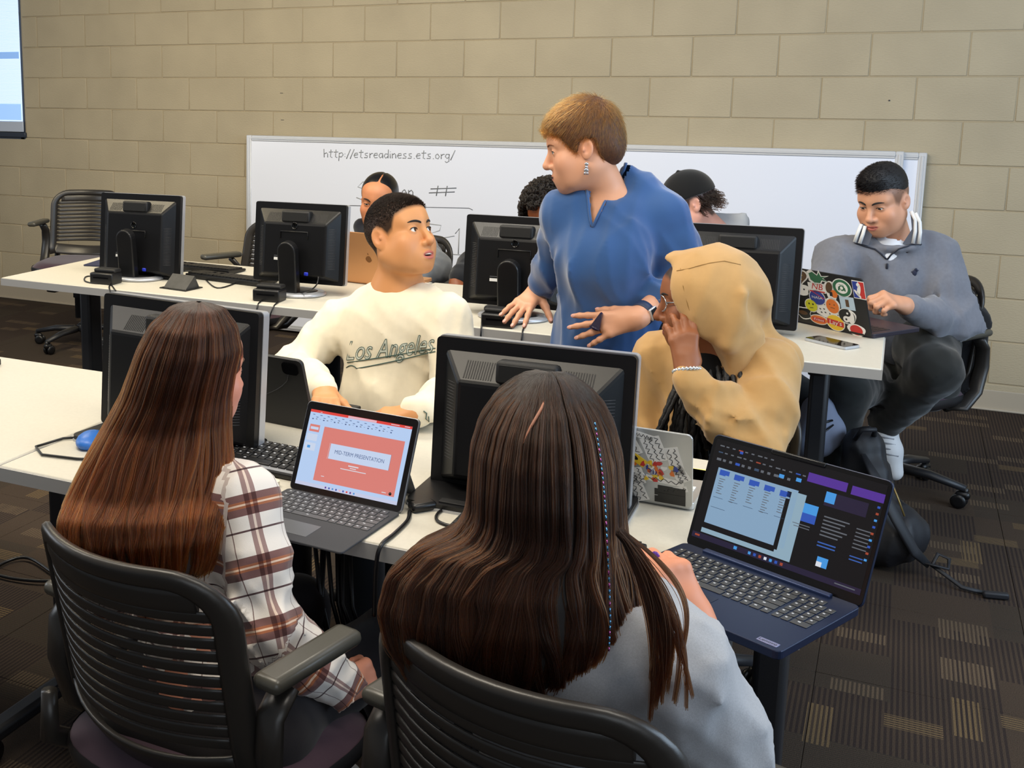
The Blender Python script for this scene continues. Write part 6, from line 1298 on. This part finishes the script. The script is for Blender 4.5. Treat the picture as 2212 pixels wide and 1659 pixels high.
def push(hd, P, r=(.083, .106, .094), c=(0, -.014, .030)):      # keep strands outside the skull
    l = hd.loc(P.reshape(-1, 3)); q = (l-c)/np.array(r); k = np.linalg.norm(q, axis=1); inside = k < 1; f = np.where(inside, 1/np.maximum(k, .05)*RNG.uniform(1.0, 1.03, len(k)), 1)
    l2 = np.array(c)+q*f[:, None]*np.array(r); return (hd.c+(l2@hd.R.T)*hd.s).reshape(P.shape)
def scalp_hair(hd, t, org, m, under, part, n, seed, ln=.10, front=.062, tone=.5):
    # shell over the skull and strands running away from the parting down both sides
    Hs = Shape(.0045); lo, hi = hd.box(.15)
    def hf(x, y, z):
        X, Y, Z = x-hd.c[0], y-hd.c[1], z-hd.c[2]; R = hd.R; lx, ly, lz = ((X*R[0, i]+Y*R[1, i]+Z*R[2, i])/hd.s for i in range(3))
        d = ell_d(lx, ly, lz, (0, -.014, .030), (.0815, .104, .0925)); return smax(d, np.interp(ly, [-.12, -.03, .02, .05, .075, .12], [-.10, -.10, -.08, .0, front-.012, front])-lz, .006)*hd.s
    Hs.field(lo, hi, hf, .001); _, V, Q = build('hair_cap', Hs, t, org, [under])
def plaid_mat():
    m = bpy.data.materials.new('plaid_flannel'); m.use_nodes = True; N = m.node_tree.nodes; L = m.node_tree.links; b = N['Principled BSDF']; b.inputs['Roughness'].default_value = .9; b.inputs['Specular IOR Level'].default_value = .2; b.inputs['Sheen Weight'].default_value = .3
    at = N.new('ShaderNodeAttribute'); at.attribute_name = 'pat'; sp = N.new('ShaderNodeSeparateXYZ'); L.new(at.outputs['Vector'], sp.inputs[0])
    def ramp(o, per, stops):
        d = N.new('ShaderNodeMath'); d.operation = 'DIVIDE'; L.new(o, d.inputs[0]); d.inputs[1].default_value = per; f = N.new('ShaderNodeMath'); f.operation = 'FRACT'; L.new(d.outputs[0], f.inputs[0])
        r = N.new('ShaderNodeValToRGB'); r.color_ramp.interpolation = 'CONSTANT'; e = r.color_ramp.elements; e[0].position = 0; e[0].color = lin(stops[0][1]); e[1].position = stops[1][0]; e[1].color = lin(stops[1][1])
        for p_, c in stops[2:]: q = e.new(p_); q.color = lin(c)
        L.new(f.outputs[0], r.inputs[0]); return r.outputs[0]
    ST = [(0, 'f1ece6'), (.34, '7c5a58'), (.46, 'a8694a'), (.50, 'e8cdb8'), (.53, 'a8694a'), (.57, '7c5a58'), (.69, 'f1ece6'), (.92, '5d4648'), (.95, 'f1ece6')]
    u, v = ramp(sp.outputs[0], .098, ST), ramp(sp.outputs[1], .098, [(0, 'f4f0ec'), (.40, 'a08684'), (.48, 'ead8cc'), (.52, 'a08684'), (.60, 'f4f0ec'), (.90, '8a7472'), (.92, 'f4f0ec')])
    mx = N.new('ShaderNodeMix'); mx.data_type = 'RGBA'; mx.blend_type = 'MULTIPLY'; mx.inputs[0].default_value = 1; L.new(u, mx.inputs[6]); L.new(v, mx.inputs[7]); L.new(mx.outputs[2], b.inputs['Base Color'])
    n2 = N.new('ShaderNodeTexNoise'); n2.inputs['Scale'].default_value = 900; bp = N.new('ShaderNodeBump'); bp.inputs['Strength'].default_value = .4; bp.inputs['Distance'].default_value = .0006; tc = N.new('ShaderNodeTexCoord'); L.new(tc.outputs['Object'], n2.inputs['Vector']); L.new(n2.outputs['Fac'], bp.inputs['Height']); L.new(bp.outputs[0], b.inputs['Normal']); return m
def limb_uv(segs, V):
    best = np.full(len(V), 9.); U = np.zeros((len(V), 3)); l0 = 0
    for a, b, ref in segs:
        ba = b-a; L = np.linalg.norm(ba); ax = ba/L; q = V-a; t = q@ax; tc = np.clip(t, 0, L); d = np.linalg.norm(q-tc[:, None]*ax, axis=1); e1 = nrm(ref-np.dot(ref, ax)*ax); e2 = np.cross(ax, e1)
        ang = np.arctan2(q@e2, q@e1); m = d < best-.0; best[m] = d[m]; U[m, 0] = l0+t[m]; U[m, 1] = ang[m]*.06; l0 += L
    return U
def make_plaid():
    org = vec(3.87, -4.55, 0); t = thing('person', 'seated woman with long auburn hair and a white and brown plaid shirt, seen from behind', 'person', tuple(org))
    hd = Head(W(426, 795, -4.44), frame(fdir(64, -8)), .84, dict(jaw=.92, nose=.85, cheek=1.1)); nb = W(418, 965, -4.455); sR, sL = W(520, 1085, -4.475), W(280, 1065, -4.48); eR, wR = W(585, 1372, -4.52), W(738, 1478, -4.43); eL = W(215, 1240, -4.5)
    S = Shape(.010); hd.add(S, step=.003); hd.neck(S, nb); S.cap(sR, sL, .045, .045, .04); S.cap(nb-[0, 0, .08], vec(3.87, -4.53, .5), .06, .09, .04); S.chain([sR, eR, wR], [.042, .036, .024], .02); S.chain([sL, eL], [.042, .036], .02)
    hand(S, wR, vec(.12, .5, -.12), vec(-.85, .2, -.25), -1, .88, curl=1.25, thumb=.1, tcurl=.8)
    _, V, Q = build('body', S, t, org, [SKIN], lambda V: skin_cols(V, hd, 'd58f74', 'b86058', blush='df8a78', amt=.4)); face_parts(t, hd, V, Q, org, '3a2a1c', '5a3c28')
    PL = plaid_mat(); S = Shape(.0075); S.cap(sR, sL, .056, .056, .05); S.ell(W(400, 1165, -4.48), (.15, .08, .18), k=.05); S.cap(W(395, 1270, -4.50), vec(3.87, -4.50, .5), .10, .125, .05); mid = (sR+eR)/2
    S.chain([sR, mid, eR], [.066, .061, .060], .03); S.chain([eR, (eR+wR)/2, wR], [.058, .053, .042], .02); S.chain([sL, eL, W(240, 1300, -4.42)], [.066, .06, .045], .03); S.cap(wR+(eR-wR)*.02, wR+(eR-wR)*.25, .036, .041, .008)
    f1, f2 = folds(.011, 28, 101, (1, 1, .7)), folds(.018, 46, 102, (1, .8, 1.2))
    def nz(x, y, z): w = np.clip((.78-z)/.1, 0, 1); return f1(x, y, z)*.7+f2(x, y, z)*w*.8
    cr = _rt
    def uv(V):
        U = limb_uv([(sR+(sR-eR)*.2, eR, vec(0, -1, .2)), (eR, wR, vec(0, -.5, 1))], V); tor = (V-org)@cr < ((sR+(nb-sR)*.25)-org)@cr-.0; tor &= V[:, 2] > .5; U[tor, 0] = -V[tor, 2]; U[tor, 1] = V[tor]@cr; return U
    build('shirt', S, t, org, [PL], noise=nz, smooth=1, uv=uv)
    rows = [(424, 436, 652, -4.44, .006), (372, 482, 664, -4.445, .05), (334, 508, 700, -4.45, .08), (308, 518, 750, -4.455, .094), (290, 506, 800, -4.46, .098), (272, 498, 850, -4.47, .09), (242, 496, 910, -4.49, .078), (200, 500, 990, -4.53, .066), (168, 496, 1060, -4.565, .056), (148, 490, 1110, -4.60, .048), (146, 482, 1165, -4.618, .04), (160, 470, 1215, -4.62, .034), (190, 450, 1255, -4.62, .03)]
    AUB, AUM = hair_mat('auburn', '38201a' if 0 else '23110a', '6a3410', .6, .36), mat('auburn_mass', '21120c', .6); scalp_hair(hd, t, org, AUB, AUM, ((0, .08, .1), (0, -.08, .115)), 6000, 2, .12)
    long_hair('hair', rows, t, org, 21000, AUB, AUM, phi=(-4.6, .02), clumps=230, r0=.00055, r1=.0004, seed=3, endv=.22, hd=hd)
    S = Shape(.012); hp = [vec(3.78, -4.53, .44), vec(3.96, -4.53, .44)]; legs(S, hp, [vec(3.84, -4.15, .47), vec(4.06, -4.18, .47)], [vec(3.86, -4.1, .1), vec(4.08, -4.2, .1)]); build('trousers', S, t, org, [cloth('dark_plum_trousers', '1b1619')])
    for x in (3.86, 4.08): shoe(t, (x, -4.14, .085), (x+.03, -4.0, 0), org)
make_plaid()
def make_tee():
    org = vec(4.55, -4.62, 0); t = thing('person', 'seated woman with dark brown parted hair and a pale grey T-shirt, seen from behind', 'person', tuple(org))
    hd = Head(W(1187, 985, -4.62), frame(fdir(98, -20)), .85, dict(jaw=.9)); nb = W(1195, 1160, -4.66); sR, sL = W(1455, 1432, -4.69), W(985, 1330, -4.66); eR, wR = W(1612, 1690, -4.63), W(1500, 1335, -4.52); eL = W(930, 1480, -4.6)
    S = Shape(.010); hd.add(S, step=.0035); hd.neck(S, nb); S.cap(sR, sL, .045, .045, .04); S.cap(nb-[0, 0, .08], vec(4.55, -4.6, .5), .07, .09, .04); S.chain([sR, eR], [.045, .036], .02); S.chain([eR, wR], [.034, .024], .015); S.chain([sL, eL], [.042, .036], .02)
    tips = hand(S, wR, vec(-.50, -.02, .8), vec(-.75, .6, -.25), 1, .86, curl=(1.0, 1.1, 1.2, 1.25), spread=.4, thumb=-.05, tcurl=.05, finger_dirs=None)
    _, BV, BQ = build('body', S, t, org, [SKIN], lambda V: skin_cols(V, hd, 'd8906f', 'b86058')); btree = bvh(BV, BQ)
    for px in (1416, 1424, 1432, 1440):
        d = nrm(_ray(px, 1203)); h = btree.ray_cast(Vector(CAM), Vector(d))
        if h[0]: m = MB(); R = frame(nrm(vec(-.3, -.2, .9)), -d); q = np.array(h[0])-org+d*.0005; m.ball((0, 0, 0), (.0062, .0088, .0024), 12, T=Matrix([[R[a, 0], R[a, 1], R[a, 2], q[a]] for a in range(3)]+[[0, 0, 0, 1]])); obj('nail', m, mat('purple_nail', '5b2f96', .2), t); break

    S = Shape(.0075); S.cap(sR, sL, .058, .058, .05); S.ell(W(1235, 1440, -4.66), (.165, .10, .16), k=.05); S.cap(W(1240, 1500, -4.65), vec(4.55, -4.6, .5), .125, .13, .05); S.cap(W(1120, 1240, -4.66), W(1270, 1265, -4.66), .045, .045, .04); S.cap(W(1280, 1285, -4.67), sR, .045, .06, .04)
    q = sR+(eR-sR)*.95; S.chain([sR, sR+(eR-sR)*.5, q], [.066, .064, .062], .03); S.chain([sL, eL], [.066, .064], .03); S.cap(q+(q-sR)*.12, q+(q-sR)*.8, .075, .075, .004, 's')
    f1, f2 = folds(.013, 24, 111, (1, 1, .7)), folds(.014, 46, 112)
    build('tee_shirt', S, t, org, [cloth('heather_grey', 'a6a8ad', var=(500, .09))], noise=lambda x, y, z: f1(x, y, z)*.8+f2(x, y, z)*np.clip((x-4.62)/.05, 0, 1)*.7, smooth=1)
    rows = [(1176, 1196, 806, -4.60, .008), (1118, 1252, 824, -4.61, .06), (1078, 1292, 858, -4.62, .085), (1050, 1318, 905, -4.63, .10), (1034, 1334, 965, -4.645, .105), (1028, 1340, 1040, -4.66, .10), (1024, 1344, 1110, -4.67, .09), (1000, 1350, 1155, -4.69, .075), (925, 1366, 1195, -4.715, .06), (868, 1384, 1260, -4.735, .055), (850, 1392, 1340, -4.745, .05), (862, 1384, 1420, -4.745, .045), (905, 1360, 1500, -4.735, .04), (990, 1310, 1570, -4.72, .03)]
    hm = hair_mat('dark_brown', '140b07', '452410', .65, .38); scalp_hair(hd, t, org, hm, mat('dark_hair_mass', '120b08', .6), ((.004, .085, .1), (-.02, -.07, .115)), 6500, 4, .12, tone=.62)
    _, pos, Lr = long_hair('hair', rows, t, org, 22000, hm, mat('dark_hair_mass', '120b08', .6), phi=(-4.2, 1.0), clumps=260, r0=.0005, r1=.0004, seed=5, endv=.25, wob=.07, hd=hd)
    # loose locks over the right shoulder
    r = np.random.default_rng(9); P = []
    for k in range(26):
        x0 = 1340+r.uniform(-15, 12); x1 = r.uniform(1385, 1500); y1 = r.uniform(1380, 1560); bow = r.uniform(10, 55)
        for j in range(26):
            jx, jz = r.normal(0, 5), r.normal(0, .004); s = np.linspace(0, 1, 22); X = x0+(x1-x0)*s**.8+bow*np.sin(s*PI)+jx*np.clip(s*3, 0, 1)*(1-.5*s); Yp = 1150+(y1-1150)*s+r.normal(0, 4); P.append([W(a, b, -4.748-.03*c-.012*math.sin(c*PI)+jz)-org for a, b, c in zip(X, Yp, s)])
    strands('loose_locks', np.array(P), t, MATS['dark_brown'], .00045, .00025)
    m = MB(); TI = mat('tinsel', '5f9fd0', .15, metal=.9); TI2 = mat('tinsel_pink', 'b05a9a', .15, metal=.9)
    pts = [(1285, 912), (1296, 980), (1303, 1040), (1308, 1100), (1312, 1180), (1316, 1260), (1318, 1340), (1315, 1410)]
    q = [W(x, y, -4.70-.06*min(1, i/4)-.012)-org for i, (x, y) in enumerate(pts)]; 
    for i in range(len(q)-1):
        for j in range(6): a, b = q[i]+(q[i+1]-q[i])*j/6, q[i]+(q[i+1]-q[i])*(j+.7)/6; m.tube([a, b], .0011, 4, (i+j) % 3 == 2)
    obj('hair_tinsel', m, [TI, TI2], t, label='thin blue and pink sparkling strand in the hair')
    # skin coloured parting
    m = MB(); q = []; ys = [r_[2] for r_ in rows]
    for px, py in ((1186, 812), (1184, 822), (1180, 834), (1174, 846), (1165, 860), (1156, 876), (1149, 890), (1142, 908)):
        l_, r_ = np.interp(py, ys, [k_[0] for k_ in rows]), np.interp(py, ys, [k_[1] for k_ in rows]); cs = np.clip((px-(l_+r_)/2)/((r_-l_)/2), -1, 1); q.append(pos(np.array(np.interp(py, ys, Lr)), np.array(-math.acos(cs)), np.array(1.075))-org)
    m.tube(q, [.0006, .0016, .002, .002, .002, .0018, .0014, .0005], 6); obj('parting', m, mat('scalp', 'a06a52', .6), t, label='pale line of scalp where the hair parts')
    S = Shape(.012); hp = [vec(4.46, -4.6, .44), vec(4.64, -4.6, .44)]; legs(S, hp, [vec(4.44, -4.2, .47), vec(4.62, -4.22, .47)], [vec(4.44, -4.16, .1), vec(4.62, -4.2, .1)]); build('trousers', S, t, org, [DENIM])
    for x in (4.44, 4.62): shoe(t, (x, -4.18, .085), (x, -4.0, 0), org, BLACKMATTE)
make_tee()
# ------------------------------------------------------------------ bag, cables, things under and on the tables
def backpack():
    org = vec(4.845, -2.14, 0); t = thing('backpack', 'black backpack slumped on the carpet against the right end of the back table', 'backpack', tuple(org), .25)
    S = Shape(.009); S.cap((0, .02, .10), (-.03, .03, .36), .105, .07, .05); S.ell((.05, -.06, .11), (.11, .10, .10), k=.05); S.cap((.0, -.085, .08), (-.01, -.045, .30), .06, .035, .04); V, Q = S.build(noise=folds(.014, 28, 121, (1, 1, .6)), smooth=1); V[:, 2] = np.maximum(V[:, 2], .002)
    BG = mat('black_nylon', '14161c', .6, bump=(700, .3, .0008)); link('pack_body', np_mesh('pack_body', V, Q, [BG]), t)
    m = MB(); m.tube([(-.05, -.05, .36), (-.02, -.12, .30), (.03, -.165, .2), (.09, -.17, .1), (.14, -.14, .05)], [.010, .02, .022, .02, .012], 8, flat=(1, .35)); obj('shoulder_strap', m, BG, t)
    m = MB(); m.tube([(-.07, -.02, .40), (-.06, -.05, .44), (-.02, -.04, .44), (-.01, 0, .41)], .008, 8); obj('handle', m, BG, t); m = MB(); m.tube([(.02, -.12, .30), (.045, -.13, .24), (.06, -.14, .2)], .003, 6); obj('zip', m, mat('brass_zip', '8f7a4a', .4, metal=.6), t)
    m = MB(); m.tube([(.12, -.15, .06), (.19, -.16, .05), (.20, -.13, .07), (.17, -.12, .08), (.15, -.14, .05), (.22, -.20, .012), (.27, -.22, .01)], .007, 6, flat=(1, .5)); m.box((.30, -.235, .012), (.07, .022, .02), bev=.006, T=None); obj('strap_tail', m, BG, t)
backpack()
def cord(label, pts, r=.0028, m=BLACK, name='cable', smooth_=True):
    P = [np.array(p, float) for p in pts]
    if smooth_:
        Q = []
        for i in range(len(P)-1):
            a, b, c, d = P[max(i-1, 0)], P[i], P[i+1], P[min(i+2, len(P)-1)]
            for k in range(6): s = k/6; Q.append(.5*((2*b)+(c-a)*s+(2*a-5*b+4*c-d)*s*s+(3*b-a-3*c+d)*s**3))
        P = Q+[P[-1]]
    o = np.mean(P, 0); b = MB(); b.tube([p-o for p in P], r, 6); return tag(obj(name, b, m, loc=tuple(o)), label, 'cable')
T0 = TH+.003
hz = lambda x, y, z=T0: H(x, y, z)
cord('black cable looping left of the leftmost monitor stand', [hz(250, 628), hz(225, 600), hz(188, 597), hz(185, 608), hz(220, 612), hz(262, 600)])
cord('black cable dropping off the table edge below the leftmost black box', [hz(262, 606), hz(238, 615), hz(238, 630), W(246, 645, -2.65), W(252, 690, -2.66)])
cord('black cable running over the left back table past the wedge stand', [hz(340, 592), hz(420, 585), hz(440, 600), hz(470, 622), hz(520, 608), hz(560, 598)])
cord('black cable hanging off the table edge at the second monitor', [hz(580, 640), hz(562, 652), W(556, 662, -2.65), W(552, 690, -2.66)])
cord('second black cable hanging beside the second monitor box', [hz(632, 632), hz(605, 650), W(590, 664, -2.65), W(578, 700, -2.66)])
cord('black lead of the blue plug on the second monitor', [W(688, 598, -2.43), W(684, 615, -2.45), W(668, 628, -2.5), hz(640, 634)])
cord('black cable hanging below the standing woman\'s raised hand', [hz(1130, 690), hz(1132, 705), W(1128, 722, -2.65), W(1122, 780, -2.66)])
cord('black cable hanging off the table beside the cream sleeve', [hz(1060, 668), hz(1048, 690), W(1040, 705, -2.65), W(1038, 760, -2.66)])
cord('thin black cable curving over the third monitor base', [hz(1060, 700), hz(1100, 702), hz(1135, 698), hz(1165, 688), hz(1190, 680)])
cord('black charging cable from the slate tablet over the front table edge', [hz(885, 1105), hz(880, 1125), hz(850, 1155), W(822, 1180, -4.372), W(812, 1230, -4.375), W(808, 1330, -4.36)], .004)
cord('black cable loop on the table left of the dark-haired woman', [hz(1040, 1110), hz(990, 1095), hz(950, 1105), hz(945, 1125), hz(985, 1138), hz(1040, 1135)], .003)
t = thing('power_adapter', 'black power brick behind the slate tablet', 'adapter', M=LM(4.12, -4.19, .9)); obj('body', MB().box((0, 0, .009), (.05, .028, .016), bev=.006), BLACK, t)
t = thing('cable_box', 'flat grey device under the third monitor, left side', 'device', M=LM(3.66, -2.40, .05)); obj('body', MB().box((0, 0, .012), (.075, .05, .022), bev=.004), BLACK, t); obj('top_plate', MB().box((0, 0, .024), (.07, .045, .003), bev=.001), SILVERDARK, t)
# under the front table
t = thing('computer_tower', 'black computer case with perforated side under the front table', 'computer', M=Matrix.Translation((4.22, -3.98, 0)) @ Matrix.Rotation(.25, 4, 'Z')); obj('case', MB().box((0, 0, .2), (.3, .17, .38), bev=.006), BLACKMATTE, t)
g = MB(); [g.box((-.11+.012*i, -.0856, .1+.018*j), (.008, .002, .010)) for i in range(19) for j in range(9)]; o_ = obj('perforation', g, mat('grille_grey', '2a2b2f', .5), t); o_['kind'] = 'stuff'
for s in (-1, 1): obj('foot', MB().box((s*.11, 0, .006), (.03, .15, .012), bev=.003), BLACK, t)
t = thing('cable_bundle', 'tangle of black cables hanging under the front table beside the plaid sleeve', 'cables', (3.98, -4.15, 0)); rr = random.Random(8)
for k in range(7):
    m = MB(); a = rr.uniform(-.16, .02); m.tube([(a, .05+rr.uniform(-.03, .03), .66), (a+.03, .0, .5), (a+.10+rr.uniform(-.02, .02), -.04, .36+rr.uniform(-.03, .03)), (.14, 0, .33), (.22+rr.uniform(0, .05), .05, .42), (.26, .08, .6)], .0045, 6); obj('cable', m, BLACK, t)
m = MB(); m.box((.06, -.02, .43), (.02, .01, .12), bev=.003, T=TR((0, 0, 0), (0, 0, 0))); obj('blue_sleeve', m, mat('blue_cable', '2b3a78', .5), t)
# left foreground
cord('black cables looping on the carpet at the left frame edge', [H(-40, 1250, .01), H(10, 1215, .01), H(60, 1205, .012), H(110, 1235, .01), H(140, 1260, .008)], .005)
cord('second black cable on the carpet at the left edge', [H(-40, 1230, .01), H(20, 1248, .01), H(90, 1255, .012), H(150, 1250, .01)], .005)
t = thing('shoulder_bag', 'dark shoulder bag with a fringe hanging at the left of the plaid woman\'s chair', 'bag', tuple(vec(3.66, -4.55, .0))); m = MB(); m.box((0, 0, .09), (.10, .22, .16), bev=.03, seg=3); obj('bag_body', m, mat('dark_leather', '15110f', .5), t)
o_ = MB(); [o_.tube([(-.05, -.1+.022*k, .17), (-.065, -.1+.022*k, .12), (-.06+.004*(k % 3), -.1+.022*k, .05)], .004, 5) for k in range(10)]; f_ = obj('fringe', o_, MATS['dark_leather'], t); f_['kind'] = 'stuff'
t = thing('ribbon', 'white looped ribbon on the carpet between the two women\'s chairs', 'ribbon', tuple(H(715, 1590, .0)-[0, 0, 0])); m = MB(); m.tube([(-.03, -.02, .01), (-.02, .03, .03), (.02, .05, .05), (.04, .03, .04), (.02, .015, .03), (-.01, .03, .025)], .011, 8, flat=(1, .3)); m.tube([(-.04, -.05, .012), (.0, -.06, .014), (.06, -.05, .012), (.09, -.07, .01)], .012, 8, flat=(1, .4)); obj('loop', m, WHITEP, t)
